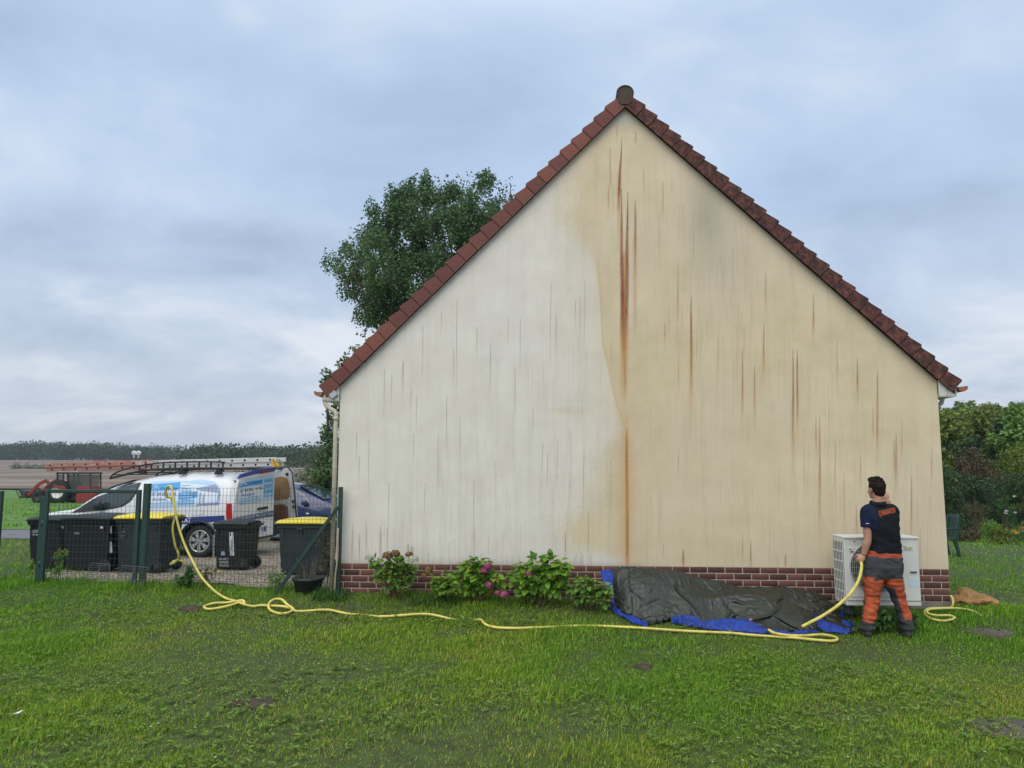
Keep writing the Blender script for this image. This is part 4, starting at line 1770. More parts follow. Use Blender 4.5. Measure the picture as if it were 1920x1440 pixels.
for x in (0, -2.44):
    for y0, s_ in ((.03, 1), (CWD - .03, -1)):
        wh = empty('wheel', (x, y0, .29))
        wh.parent = car
        b = MB()
        b.lathe([(.19, 0), (.21, -.012 * s_), (.26, -.016 * s_), (.285, .01 * s_), (.29, .03 * s_), (.29, .14 * s_), (.27, .16 * s_), (.19, .16 * s_)], (0, 0, 0), 'y', 36)
        b.build('tyre', m_rubber, wh)
        b = MB()
        b.lathe([(.195, -.004 * s_), (.17, -.012 * s_), (.10, -.018 * s_), (.0, -.02 * s_)], (0, 0, 0), 'y', 36)
        for k in range(6):
            t = 2 * math.pi * k / 6
            b.lathe([(0, -.0175 * s_), (.032, -.0175 * s_)], (math.cos(t) * .125, 0, math.sin(t) * .125), 'y', 12, 1)
        b.build('rim', [m_alloy, m_dark], wh)

# ---- red tractor with a front loader, far across the meadow
tp = PG(110, 944)
TY = tp.y
trac = tag(empty('farm_tractor', tp), 'red farm tractor with a front loader standing on the far meadow', 'tractor')
m_tr = mat('tractor_red', (0.21, 0.028, 0.02), 0.5, var=0.25, vscale=2)
m_trd = mat('tractor_dark', (0.03, 0.03, 0.032), 0.6)
TS = 1.0 / (np.linalg.norm(np.array(tp) - CAM) / FPX) / 1.0     # photo px per metre there


def tpt(px, py, y=0.0):
    p = PX(px, py, TY + y)
    return p - tp


def tbox(b, x0, y0, x1, y1, d0, d1, mi=0):
    a, c = tpt(x0, y1), tpt(x1, y0)
    b.prism([(a.x, a.z), (c.x, a.z), (c.x, c.z), (a.x, c.z)], 'y', d0, d1, mi)


def tpoly(b, pts, d0, d1, mi=0):
    q = [tpt(*p) for p in pts]
    b.prism([(p.x, p.z) for p in q], 'y', d0, d1, mi)


b = MB()
tpoly(b, [(79, 909), (99, 908), (99, 935), (74, 935), (73, 920)], .45, 1.25)
b.build('bonnet', m_tr, trac, .08, 2)
b = MB()
tpoly(b, [(88, 925), (140, 925), (140, 938), (88, 938)], .5, 1.2)
b.build('chassis', m_trd, trac, .05)
b = MB()
for xx in (102, 115, 123, 166):
    for y in (.25, 1.55):
        a, c = tpt(xx, 920), tpt(xx + (2 if xx < 110 else 0), 887)
        b.bar((a.x, y, a.z), (c.x, y, c.z), .10, .10)
tpoly(b, [(101, 889), (104, 885), (168, 885.5), (168, 889)], .15, 1.65)
tpoly(b, [(100, 918), (168, 918), (166, 925), (100, 926)], .3, 1.5)
cabm = b.build('cab', m_trd, trac, .02)
b = MB()
tpoly(b, [(103, 890), (114, 890), (114, 917), (102, 917)], .28, .30)
tpoly(b, [(125, 890), (165, 890), (163, 917), (125, 917)], .28, .30)
tpoly(b, [(103, 890), (165, 890), (163, 917), (102, 917)], 1.50, 1.52)
b.build('glass', mat('cab_glass', (0.10, 0.10, 0.10), 0.12), cabm)
MATS['cab_glass'].node_tree.nodes['Principled BSDF'].inputs['Alpha'].default_value = .45
b = MB()
tpoly(b, [(103, 885), (107, 883.5), (122, 883.5), (123, 886)], .2, 1.6)
b.build('roof_hatch', mat('cab_roof_pale', (0.45, 0.45, 0.43), 0.6), cabm)
for (cx_, cy_, r_, w_, hub) in ((107, 930, .92, .42, m_wtext), (70, 937.5, .50, .32, m_trd)):
    for y in (-.05, 1.55):
        q = tpt(cx_, cy_)
        wh = empty('wheel', (q.x, y, r_))
        wh.parent = trac
        b = MB()
        b.lathe([(r_ * .58, 0), (r_ * .9, -.03), (r_, .05), (r_, w_ - .05), (r_ * .9, w_), (r_ * .58, w_)], (0, 0, 0), 'y', 30)
        for k in range(20):
            t = 2 * math.pi * k / 20
            b.bar((math.cos(t) * r_ * .98, .0, math.sin(t) * r_ * .98), (math.cos(t + .12) * r_ * .98, w_, math.sin(t + .12) * r_ * .98), .07, .07)
        b.build('tyre', m_rubber, wh)
        b = MB()
        b.lathe([(r_ * .6, 0.02), (r_ * .52, .0), (r_ * .45, .08), (r_ * .2, .12), (0, .12)], (0, 0, 0), 'y', 30)
        b.build('rim', mat('rim_cream', (0.60, 0.58, 0.50), 0.6, var=.3, vscale=2) if r_ > .7 else m_trd, wh)
b = MB()
for y in (.15, 1.45):
    pl = [(98, 915), (84, 901), (70, 908), (56, 924), (45, 931)]
    for p, q in zip(pl, pl[1:]):
        a, c = tpt(*p), tpt(*q)
        b.bar((a.x, y, a.z), (c.x, y, c.z), .12, .26)
    a, c = tpt(90, 922), tpt(66, 914)
    b.bar((a.x, y, a.z), (c.x, y, c.z), .08, .09)
a = tpt(57, 923)
b.bar((a.x, .1, a.z), (a.x, 1.5, a.z), .12, .12)
b.build('loader_arm', m_tr, trac, .02)
b = MB()
tpoly(b, [(38, 918), (47, 921), (50, 934), (36, 934), (42, 928)], -.1, 1.8)
for k in range(6):
    a, c = tpt(37, 934), tpt(30, 919)
    b.bar((a.x, k * .33, a.z), (c.x, k * .33, c.z), .05, .05)
b.build('loader_fork', m_trd, trac)
b = MB()
tpoly(b, [(140, 926), (176, 924), (177, 942), (140, 943)], .1, 1.7)
tpoly(b, [(140, 912), (167, 912), (167, 924), (140, 926)], .25, 1.5)
b.build('rear_implement', mat('implement_red', (0.26, 0.02, 0.018), 0.5), trac, .04)
b = MB()
tpoly(b, [(96, 917), (102, 908), (122, 912), (128, 926), (122, 922), (104, 913)], -.08, .4)
b.build('mudguard', m_tr, trac, .03)

# ================================================================== YARD: FENCE, BINS, HEAT PUMP
m_green = mat('fence_green', (0.012, 0.045, 0.035), 0.45, var=0.15, vscale=9)
m_wire = mat('wire_green', (0.016, 0.05, 0.042), 0.5)


def post(b, x, y, z0, z1, w=.06, d=.06):
    b.box((x, y, (z0 + z1) / 2), (w, d, z1 - z0))


def wires(b, p0, p1, z0, z1, sv=.052, sh=.10, r=.0016):
    """welded mesh between two plan points"""
    p0, p1 = Vector((*p0, 0)), Vector((*p1, 0))
    L_ = (p1 - p0).length
    nv = int(L_ / sv)
    for i in range(nv + 1):
        p = p0.lerp(p1, i / nv)
        b.bar((p.x, p.y, z0), (p.x, p.y, z1), r * 2, r * 2)
    nh = int((z1 - z0) / sh)
    for k in range(nh + 1):
        z = z0 + (z1 - z0) * k / nh
        b.bar((p0.x, p0.y - r * 2, z), (p1.x, p1.y - r * 2, z), r * 2, r * 2.4)


FY = 0.02
fx = lambda px: PX(px, 1000, FY).x
fz = lambda px, py: PX(px, py, FY).z
fence = tag(empty('mesh_fence', ((fx(272) + fx(637)) / 2, FY, gz(-1.2, 0))), 'green welded mesh fence panel with a diagonal brace against the house corner', 'fence')
FL = fence.location
q = lambda x, y, z: (x - FL.x, y - FL.y, z - FL.z)
xa, xb = fx(272), PX(637, 1000, -.10).x
za, zb_ = fz(272, 908), PX(637, 913, -.10).z
g0 = -.06
b = MB()
b.box(q(xa, FY, (za + g0) / 2), (.075, .075, za - g0))
b.box(q(xa, FY, za + .005), (.08, .08, .01))
b.build('post', m_green, fence, .006)
b = MB()
b.box(q(xb, -.10, (zb_ + g0) / 2), (.05, .06, zb_ - g0))
b.build('post', m_green, fence, .006)
b = MB()
b.bar(q(xb - .02, -.13, PX(637, 950, -.13).z), q(PX(512, 1104, -.15).x, -.15, -.04), .035, .045)
b.build('brace', m_green, fence, .004)
b = MB()
wires(b, q(xa, FY - .02, 0)[:2], q(xb, -.12, 0)[:2], .05 - FL.z, fz(450, 915) - FL.z)
b.build('wire_mesh', m_wire, fence)
gate = tag(empty('garden_gate', (fx(175), FY - .03, gz(-3.4, 0))), 'closed green framed mesh gate in front of the dark bins', 'gate')
FL = gate.location
x0, x1 = fx(87), fx(259)
zt0 = fz(170, 918)
zb0 = fz(170, 1103)
for xx, w_ in ((x0, .055), (x1, .06)):
    b = MB()
    b.box(q(xx, FY - .03, (zt0 + zb0) / 2), (w_, .045, zt0 - zb0))
    b.build('stile', m_green, gate, .006)
for zz in (zt0 - .02, zb0 + .02):
    b = MB()
    b.box(q((x0 + x1) / 2, FY - .03, zz), (x1 - x0 - w_ - .004, .04, .045))
    b.build('rail', m_green, gate, .006)
b = MB()
wires(b, q(x0, FY - .03, 0)[:2], q(x1, FY - .03, 0)[:2], zb0 + .045 - FL.z, zt0 - .045 - FL.z, .058, .085)
b.build('wire_mesh', m_wire, gate)
b = MB()
for zz in (.35, .9):
    b.cyl(q(x0 - .04, FY - .03, zz - .04), q(x0 - .04, FY - .03, zz + .04), .018)
b.build('hinge', m_green, gate)
gp_ = tag(empty('gate_post', (fx(78.5), FY, -.05)), 'square green hinge post at the left of the closed mesh gate', 'post')
b = MB()
hh = fz(78, 932) + .05
b.box((0, 0, hh / 2 - .05), (.07, .07, hh + .1))
b.build('shaft', m_green, gp_, .006)
b = MB()
b.box((0, 0, hh + .004), (.076, .076, .008))
b.build('cap', m_green, gp_)
lg = tag(empty('garden_gate', (fx(-60), FY - .1, -.05)), 'green mesh gate leaf cut off by the left picture edge', 'gate')
FL = lg.location
x0, x1 = fx(-150), fx(6)
for xx in (x0, x1):
    b = MB()
    b.box(q(xx, FY - .1, (fz(0, 920) - .06) / 2), (.07, .05, fz(0, 920) + .06))
    b.build('stile', m_green, lg, .006)
b = MB()
b.box(q((x0 + x1) / 2, FY - .1, fz(0, 921.5)), (x1 - x0 - .075, .045, .045))
b.build('rail', m_green, lg, .006)
b = MB()
wires(b, q(x0, FY - .1, 0)[:2], q(x1, FY - .1, 0)[:2], .02 - FL.z, fz(0, 926) - FL.z, .058, .085)
b.build('wire_mesh', m_wire, lg)

# ---- wheelie bins
m_bin = mat('bin_charcoal', (0.014, 0.015, 0.017), 0.55, spec=.3, var=0.25, vscale=5, bump=0.15, bscale=60)
m_bing = mat('bin_slate_grey', (0.026, 0.033, 0.039), 0.55, spec=.3, var=0.2, vscale=4, bump=0.15, bscale=60)
m_sticker = mat('sticker_white', (0.62, 0.63, 0.64), 0.5)


def wheelie_bin(label, x0, x1, ytop, ybot, Y, body_m, lid_m, group=None, depth=.58, lid_h=.075, wheel_right=True, tilt=0.0):
    """bin seen from its side: x along the picture, wheels and handle at the right end"""
    pa, pb = PX(x0, ybot, Y), PX(x1, ybot, Y)
    w = pb.x - pa.x
    cx = (pa.x + pb.x) / 2
    zg = max(gz(cx, Y + .2), pa.z - .05)
    h = PX((x0 + x1) / 2, ytop, Y).z - zg
    root = tag(empty('wheelie_bin', (cx, Y + depth / 2, zg), tilt), label, 'bin', group)
    hb = h - lid_h
    top, bot = w * .46, w * .40
    d0, d1 = depth * .5, depth * .40
    b = MB()
    ring = [(-1, -1), (1, -1), (1, 1), (-1, 1)]
    lv = [(.035, bot * .96, d1 * .96), (.06, bot, d1), (hb * .55, (top + bot) / 2 + .004, (d0 + d1) / 2), (hb - .07, top - .012, d0 - .012), (hb - .065, top + .008, d0 + .008),
          (hb - .02, top + .016, d0 + .016), (hb, top + .028, d0 + .028)]
    vs = [(sx * tx, sy * ty, z) for z, tx, ty in lv for sx, sy in ring]
    fs = [(0, 3, 2, 1)] + [(i * 4 + k, i * 4 + (k + 1) % 4, i * 4 + 4 + (k + 1) % 4, i * 4 + 4 + k) for i in range(len(lv) - 1) for k in range(4)]
    fs.append(tuple(range(len(vs) - 4, len(vs))))
    b.add(vs, fs)
    for sx in (-.35, 0, .35):                       # moulded ribs under the rim
        b.box((sx * w, -d0 + .004, hb - .12), (.02, .014, .11))
    b.build('body', body_m, root, .018, 3)
    b = MB()
    n_ = 9
    vs, fs = [], []
    for i in range(n_):
        t = i / (n_ - 1)
        xx = -top - .035 + (2 * top + .05) * t
        crown = lid_h * (.42 + .58 * math.sin(math.pi * min(1, .12 + t * .80)))
        for yy, k in ((-d0 - .034, .0), (-d0 - .034, .35), (-d0 * .8, .9), (0, 1.0), (d0 * .8, .9), (d0 + .034, .35), (d0 + .034, 0)):
            vs.append((xx, yy, hb + .004 + crown * k))
    for i in range(n_ - 1):
        for k in range(6):
            a = i * 7 + k
            fs.append((a, a + 1, a + 8, a + 7))
    fs += [tuple(range(7)), tuple((n_ - 1) * 7 + k for k in range(6, -1, -1))]
    for i in range(n_ - 1):
        fs.append((i * 7, i * 7 + 7, i * 7 + 13, i * 7 + 6))
    b.add(vs, fs, 0, False)
    lid = b.build('lid', lid_m, root, .010, 2)
    s_ = 1 if wheel_right else -1
    b = MB()
    b.cyl((s_ * (top + .075), -d0 * .75, hb - .01), (s_ * (top + .075), d0 * .75, hb - .01), .016, n=10)
    for yy in (-d0 * .75, 0, d0 * .75):
        b.bar((s_ * (top + .01), yy, hb - .03), (s_ * (top + .08), yy, hb - .01), .03, .03)
    b.build('handle', body_m, root)
    for yy in (-d1 - .025, d1 + .025):
        wh = empty('wheel', (s_ * (bot - .02), yy, .10))
        wh.parent = root
        b = MB()
        b.lathe([(.065, -.022), (.092, -.022), (.10, -.012), (.10, .012), (.092, .022), (.065, .022)], (0, 0, 0), 'y', 26)
        b.build('tyre', m_rubber, wh)
        b = MB()
        b.lathe([(0, -.016), (.03, -.018), (.067, -.008), (.067, .008), (.03, .018), (0, .016)], (0, 0, 0), 'y', 26)
        b.build('hub', m_black, wh)
    b = MB()
    b.cyl((s_ * (bot - .02), -d1 - .045, .10), (s_ * (bot - .02), d1 + .045, .10), .012, n=8)
    b.build('axle', m_black, root)
    root['front'] = -d0

    def face(px, py, off):
        """photo px -> this bin's camera-side face (local)"""
        p = PX(px, py, Y)
        lx, lz = p.x - cx, p.z - zg
        f = np.clip((lz - .06) / (hb - .12), 0, 1)
        return Vector((lx, -(d1 + (d0 - d1) * f) - off, lz))
    return root, face


def bin_rect(face, x0, y0, x1, y1, m, nm, root, off=.006):
    b = MB()
    b.add([face(x0, y1, off), face(x1, y1, off), face(x1, y0, off), face(x0, y0, off)], [(0, 1, 2, 3)])
    return b.build(nm, m, root)


def bin_text(face, s, px, py, hpx, m, root, off=.008, rot=0.0, width=None, bold=0.0):
    c = face(px, py, off)
    k = (face(px, py - hpx, off) - c).length
    me = text_mesh(s, k * 1.35, bold)
    w_ = max(v.co.x for v in me.vertices) - min(v.co.x for v in me.vertices)
    sx = (width * k / hpx / w_) if width else 1
    for v in me.vertices:
        lx, lz = v.co.x * sx, v.co.y
        lx, lz = lx * math.cos(rot) - lz * math.sin(rot), lx * math.sin(rot) + lz * math.cos(rot)
        p = Vector((c.x + lx, c.y, c.z + lz))
        p.y = c.y - .0 + (lz * -.055)
        v.co = p
    return link('lettering', me, m, root)


DG = 'dark wheelie bins behind the garden gate'
r_, fc = wheelie_bin('charcoal wheelie bin furthest left behind the gate hinge post, white sticker on it', 44, 110, 968, 1083, 1.55, m_bin, m_bin, None, .62)
bin_text(fc, 'ENCOMBR', 67, 996.5, 5.5, m_sticker, r_, width=17)
bin_text(fc, 'TRI', 67, 1003, 3.0, m_sticker, r_, width=16)
r_, fc = wheelie_bin('charcoal wheelie bin with white marks behind the middle of the gate', 107, 203, 965, 1085, 1.15, m_bin, m_bin, None, .70)
bin_text(fc, 'Th', 117, 989, 4.5, m_sticker, r_, width=5)
bin_text(fc, '110 r', 143, 1000, 5, m_sticker, r_, width=11)
bin_rect(fc, 188, 987, 193, 991, m_sticker, 'sticker', r_)
r_, fc = wheelie_bin('slate grey wheelie bin with yellow lid behind the gate latch post', 208, 301, 964, 1085, 1.2, m_bing, m_yel, None, .66)
b = MB()
ctr = fc(230, 1001, .007)
pts = [(ctr.x + math.cos(t) * .042, ctr.y, ctr.z + math.sin(t) * .075) for t in np.linspace(0, 2 * math.pi, 24, endpoint=False)]
b.tube(pts, .004, 5, closed=True)
b.ico((ctr.x, ctr.y, ctr.z + .022), .022, 1, sq=(1, .15, 1.2))
b.bar((ctr.x - .025, ctr.y, ctr.z - .02), (ctr.x + .015, ctr.y, ctr.z - .045), .004, .018)
b.bar((ctr.x + .025, ctr.y, ctr.z - .02), (ctr.x - .015, ctr.y, ctr.z - .045), .004, .018)
b.build('emblem', mat('moulded_grey', (0.10, 0.12, 0.13), .5), r_)
bin_rect(fc, 203, 987, 209, 1000, m_sticker, 'sticker', r_)
bin_rect(fc, 199, 1016, 208, 1037, m_sticker, 'sticker', r_)
r_, fc = wheelie_bin('small black wheelie bin with white writing behind the mesh, beside the van wheel', 396, 461, 976, 1078, 1.9, m_bin, m_bin, None, .55)
bin_rect(fc, 429.5, 998, 437.5, 1042, m_sticker, 'sticker', r_)
bin_text(fc, 'C J Rénovation', 433.5, 1020, 5.5, m_dtext, r_, .0085, R(90), width=40, bold=.01)
bin_text(fc, 'CONTENEUR RESIDUEL', 399.5, 1030, 4.0, m_sticker, r_, .0075, R(90), width=56, bold=.01)
for k, (s_, w_) in enumerate((('DECHETS', 19), ('MENAGERS', 18.5), ('METROPOLE', 18))):
    bin_text(fc, s_, 417.5, 1048.5 + k * 6.4, 4.8, m_sticker, r_, width=w_)
b = MB()
c_ = fc(417, 1038, .008)
b.prism([(c_.x - .035, c_.z - .03), (c_.x + .035, c_.z - .03), (c_.x + .03, c_.z + .015), (c_.x + .012, c_.z + .035), (c_.x - .03, c_.z + .028)], 'y', c_.y - .002, c_.y + .002)
b.build('emblem', mat('emblem_lilac', (0.28, 0.30, 0.52), .5), r_)
r_, fc = wheelie_bin('slate grey wheelie bin with yellow lid behind the diagonal brace', 514, 611, 973, 1092, 1.25, m_bing, m_yel, None, .66)
c_ = fc(562, 993, .006)
b = MB()
b.tube([(c_.x - .05, c_.y, c_.z), (c_.x - .03, c_.y - .01, c_.z + .012), (c_.x + .03, c_.y - .01, c_.z + .012), (c_.x + .05, c_.y, c_.z)], .007, 6)
b.build('catch', mat('catch_teal', (0.05, 0.12, 0.11), .5), r_)
lidz = PX(560, 973, 1.55)
t_ = tag(empty('plastic_tray', (lidz.x + .02, 1.55, lidz.z - .010)), 'flat white plastic piece lying on the yellow lid of the right-hand bin', 'plastic piece')
b = MB()
b.box((0, 0, .012), (.20, .12, .012), (0, R(-4), .2))
b.box((.04, 0, .026), (.10, .10, .014), (0, R(-4), .1))
b.build('shell', m_sticker, t_, .005)
# ---- two wire racks leaning at the foot of the gate
m_chrome = mat('rack_wire', (0.10, 0.10, 0.10), 0.5, metal=0.3)
for lab, cs in (('wire oven rack leaning on the gate in front of the middle bin', ((171, 1055.5), (206, 1058), (204, 1084), (160, 1086))), ('wire oven rack leaning on the gate below the grey bin', ((229, 1060.5), (278, 1064), (268, 1096), (221, 1083)))):
    P4 = [PX(cs[0][0], cs[0][1], -.10), PX(cs[1][0], cs[1][1], -.10), PX(cs[2][0], cs[2][1], -.28), PX(cs[3][0], cs[3][1], -.28)]
    base_ = (P4[2] + P4[3]) / 2
    rt = tag(empty('oven_rack', base_), lab, 'rack')
    P4 = [p - base_ for p in P4]
    b = MB()
    b.tube(P4, .0045, 6, closed=True)
    b.build('frame', m_chrome, rt)
    b = MB()
    for i in range(1, 7):
        t = i / 7
        b.tube([P4[0].lerp(P4[3], t), P4[1].lerp(P4[2], t)], .0026, 5)
    b.tube([P4[0].lerp(P4[1], .5), P4[3].lerp(P4[2], .5)], .0036, 5)
    b.build('bars', m_chrome, rt)

# ---- plant pot by the corner with dry stems is built with the plants; heat pump here
m_hp = mat('heat_pump_white', (0.66, 0.66, 0.62), 0.4, var=0.06, vscale=3)
m_hpg = mat('grille_grey', (0.46, 0.47, 0.46), 0.5)
m_hpd = mat('coil_dark', (0.055, 0.06, 0.062), 0.7, var=.3, vscale=30)
HPY = -.70
pl, pr = PX(1585, 1137, HPY), PX(1728, 1142, HPY)
zt_ = PX(1655, 1007, HPY).z
HPW = pr.x - pl.x
HPZ = pl.z - .005
HPH = zt_ - HPZ
HPD = .34
hp = tag(empty('heat_pump', ((pl.x + pr.x) / 2, HPY + HPD, HPZ - .10), R(2.0)), 'white outdoor heat pump unit with fan grille against the brick plinth', 'heat pump')
hw = HPW / 2
b = MB()
z0 = .10
b.box((0, -HPD / 2, z0 + HPH / 2), (HPW, HPD, HPH - .03))
cas = b.build('casing', m_hp, hp, .012, 3)
b = MB()
b.box((.004, -HPD / 2 - .004, z0 + HPH - .008), (HPW + .016, HPD + .02, .022))
b.build('top_cover', m_hp, hp, .006)
b = MB()
b.box((0, -HPD - .004, z0 + .075), (HPW - .01, .006, .004))
b.box((hw - .30, -HPD - .003, z0 + HPH / 2 + .05), (.004, .005, HPH - .18))
b.build('panel_seam', m_hpd, hp)
# fan opening with shroud and wires
fcx, fcz, fr_ = -hw + .335, z0 + .455, .285
b = MB()
b.prism([(-hw + .045, z0 + .115), (hw - .30, z0 + .115), (hw - .30, z0 + HPH - .115), (-hw + .045, z0 + HPH - .115)], 'y', -HPD - .008, -HPD + .002)
b.build('fan_panel', m_hp, hp, .006)
b = MB()
b.lathe([(fr_, 0), (fr_ - .012, -.004), (0, -.004)], (fcx, -HPD - .0085, fcz), 'y', 48)
b.build('fan_recess', m_hpd, hp)
b = MB()
for k in range(3):
    t0 = k * 2.09 + .4
    pts = [(fcx + math.cos(t0 + a) * r__, -HPD - .0135 - .003 * a, fcz + math.sin(t0 + a) * r__) for r__, a in ((.05, 0), (.25, .2), (.25, 1.1), (.16, .9), (.05, .7))]
    b.add(pts, [(0, 1, 2, 3, 4)])
b.lathe([(.06, 0), (.05, -.01), (0, -.012)], (fcx, -HPD - .0135, fcz), 'y', 20)
b.build('fan', m_black, hp)
b = MB()
for i in range(-13, 14):
    xx = i * .0215
    hh_ = math.sqrt(max(fr_ ** 2 - xx ** 2, 0))
    if hh_ > .02:
        b.bar((fcx + xx, -HPD - .028, fcz - hh_), (fcx + xx, -HPD - .028, fcz + hh_), .0042, .0042)
for i in range(-4, 5):
    zz = i * .062
    hh_ = math.sqrt(max(fr_ ** 2 - zz ** 2, 0))
    b.bar((fcx - hh_, -HPD - .031, fcz + zz), (fcx + hh_, -HPD - .031, fcz + zz), .004, .004)
b.tube([(fcx + math.cos(t) * fr_, -HPD - .022, fcz + math.sin(t) * fr_) for t in np.linspace(0, 2 * math.pi, 48, endpoint=False)], .008, 6, closed=True)
b.build('fan_guard', m_hpg, hp)
for (xx, zz, w_, h_) in ((-hw + .10, z0 + HPH - .17, .07, .012), (hw - .075, z0 + HPH - .40, .075, .018)):
    b = MB()
    b.box((xx, -HPD - .010, zz), (w_, .008, h_))
    b.build('grip_slot', m_hpd, hp, .003)
b = MB()
b.box((hw - .155, -HPD - .003, z0 + HPH - .125), (.20, .005, .05))
lb = b.build('name_plate', mat('name_plate_cream', (0.66, 0.67, 0.52), 0.4), hp, .003)
me = text_mesh('QUIET', .036, .0)
for v in me.vertices:
    v.co = (hw - .12 + v.co.x, -HPD - .0065, z0 + HPH - .132 + v.co.y)
link('lettering', me, m_dtext, lb)
b = MB()
b.box((hw - .19, -HPD - .0065, z0 + HPH - .11), (.10, .002, .006))
b.build('lettering', m_dtext, lb)
b = MB()
b.prism([(hw - .15, z0 + .25), (hw - .11, z0 + .235), (hw - .03, z0 + .24), (hw - .012, z0 + .30), (hw - .04, z0 + .335), (hw - .13, z0 + .33), (hw - .14, z0 + .28)], 'y', -HPD - .003, -HPD)
b.build('sticker', mat('sticker_pale_blue', (0.55, 0.66, 0.72), 0.5), hp)
# side grille (left)
b = MB()
for i in range(7):
    yy = -HPD + .03 + i * (HPD - .06) / 6
    b.bar((-hw - .008, yy, z0 + .05), (-hw - .008, yy, z0 + HPH - .06), .007, .007)
for i in range(7):
    zz = z0 + .05 + i * (HPH - .11) / 6
    b.bar((-hw - .006, -HPD + .03, zz), (-hw - .006, -.03, zz), .010, .014)
b.build('side_grille', m_hp, hp)
b = MB()
b.box((-hw - .0005, -HPD / 2, z0 + HPH / 2), (.004, HPD - .05, HPH - .10))
b.build('side_coil', m_hpd, hp)
for xx in (-hw + .1, hw - .1):
    b = MB()
    b.box((xx, -HPD / 2 + .05, .045), (.06, HPD - .14, .11))
    b.build('foot', m_hpd, hp, .01)
for (xx, zz) in ((-hw + .12, z0 + HPH - .05), (hw - .25, z0 + HPH - .05), (-hw + .065, z0 + HPH - .14)):
    b = MB()
    b.lathe([(.008, 0), (.008, -.004), (0, -.005)], (xx, -HPD - .003 if zz > z0 + HPH - .1 else -HPD - .009, zz), 'y', 10)
    b.build('screw', m_hpd, hp)

# ---- the crumpled tarpaulin
m_tarp = mat('tarp_olive', (0.034, 0.037, 0.032), 0.34, spec=0.45)
n = NT(m_tarp)
tc_ = n.coord()
h1 = n.math('ABSOLUTE', n.math('SUBTRACT', n.noise(7, 3, 0.5, n.coord('Object', (1, 1.6, 1.2)), 1.2), 0.5))
h2 = n.math('ABSOLUTE', n.math('SUBTRACT', n.noise(15, 2, 0.45, tc_, 0.8), 0.5))
cr1 = n.voronoi(6.5, n.coord('Object', (1.0, 1.7, 1.5)))
cr2 = n.voronoi(15, n.coord('Object', (1.5, 1.0, 1.2)))
n.bump(n.math('ADD', n.math('MULTIPLY', h1, 0.5), n.math('ADD', n.math('MULTIPLY', cr1, 0.34), n.math('MULTIPLY', cr2, 0.22))), 0.45, 0.045)
n.base(n.ramp(n.noise(5, 5, 0.6), [(0.3, (0.014, 0.016, 0.011)), (0.7, (0.028, 0.031, 0.022))]))
m_tblue = mat('tarp_blue', (0.010, 0.055, 0.52), 0.35, spec=0.5)
n = NT(m_tblue)
h1 = n.math('ABSOLUTE', n.math('SUBTRACT', n.noise(14, 4, 0.6, None, 1.0), 0.5))
n.bump(h1, 0.8, 0.06)
n.base(n.ramp(n.noise(8, 4, 0.6), [(0.3, (0.004, 0.026, 0.20)), (0.7, (0.010, 0.055, 0.40))]))
front_px = [(1140, 1128), (1147, 1137), (1160, 1146), (1182, 1156), (1212, 1172), (1262, 1166), (1330, 1172), (1395, 1184), (1450, 1188), (1500, 1187), (1550, 1181), (1604, 1188)]
sil_px = [(1143, 1080), (1150, 1068), (1168, 1060), (1190, 1057), (1225, 1058), (1275, 1067), (1330, 1081), (1385, 1093), (1432, 1096), (1485, 1095), (1512, 1098), (1540, 1110), (1566, 1130), (1600, 1158)]
fp = [PG(*p, .015) for p in front_px]
f_x = np.array([p.x for p in fp])
f_y = np.array([p.y for p in fp])
o_ = np.argsort(f_x)
sp_ = [PX(p[0], p[1], -.26) for p in sil_px]
s_x = np.array([p.x for p in sp_])
s_z = np.array([p.z for p in sp_])
NU, NV = 170, 68
uu = np.linspace(0, 1, NU)
vv_ = np.linspace(0, 1, NV)
XF0, XF1 = f_x[0], f_x[-1]
XB0, XB1 = s_x[0] - .03, s_x[-1] + .02


def fold_noise(x, y, z, sc, seed):
    return mnoise.noise(Vector((x * sc + seed, y * sc - seed * .7, z * sc)))


TX = np.zeros((NV, NU))
TYa = np.zeros((NV, NU))
TZ = np.zeros((NV, NU))
for i, u in enumerate(uu):
    xf = XF0 + (XF1 - XF0) * u
    xb = XB0 + (XB1 - XB0) * u
    for j, v in enumerate(vv_):
        x = xb + (xf - xb) * v
        yf = float(np.interp(xf, f_x[o_], f_y[o_]))
        y = -.10 + (yf + .10) * v
        zs = float(np.interp(x, s_x, s_z))
        g = gz(x, y)
        # cross-section: up from behind to the crest, then a long uneven slope
        pk = .16
        if v < pk:
            pr_ = .55 + .45 * math.sin(v / pk * math.pi / 2)
        else:
            w_ = (v - pk) / (1 - pk)
            pr_ = (1 - w_) ** 1.35 * (1 + .35 * w_)
        H = max(zs - .045 - gz(x, -.26), .02)
        z = g + .012 + H * pr_
        # a lumpy load under the right half, hollow beside it
        for (bx, by, ax, ay, am) in ((5.32, -.62, .22, .17, .09), (4.95, -.72, .18, .10, -.08), (4.55, -.55, .25, .2, .05), (5.05, -.50, .35, .05, .06), (3.95, -.7, .16, .25, -.06), (3.75, -.45, .18, .2, .05), (5.75, -.8, .2, .15, .03)):
            z += am * math.exp(-((x - bx) / ax) ** 2 - ((y - by) / ay) ** 2) * min(1, H / .2)
        n1 = fold_noise(x, y * 1.3, 0, 2.6, 3.1)
        n3 = fold_noise(x * .7 - y, y + .3 * n1, 0, 9.0, 17.3)
        n4 = fold_noise(x, y, 0, 21.0, 5.5)
        n2 = n3
        edge_ = min(1, .22 + H * 3) * (1 - .45 * max(0, v - .85) / .15)
        z += edge_ * .036 * n1
        z = max(z, g + .012 + .006 * n4)
        TX[j, i], TYa[j, i], TZ[j, i] = x, y, z
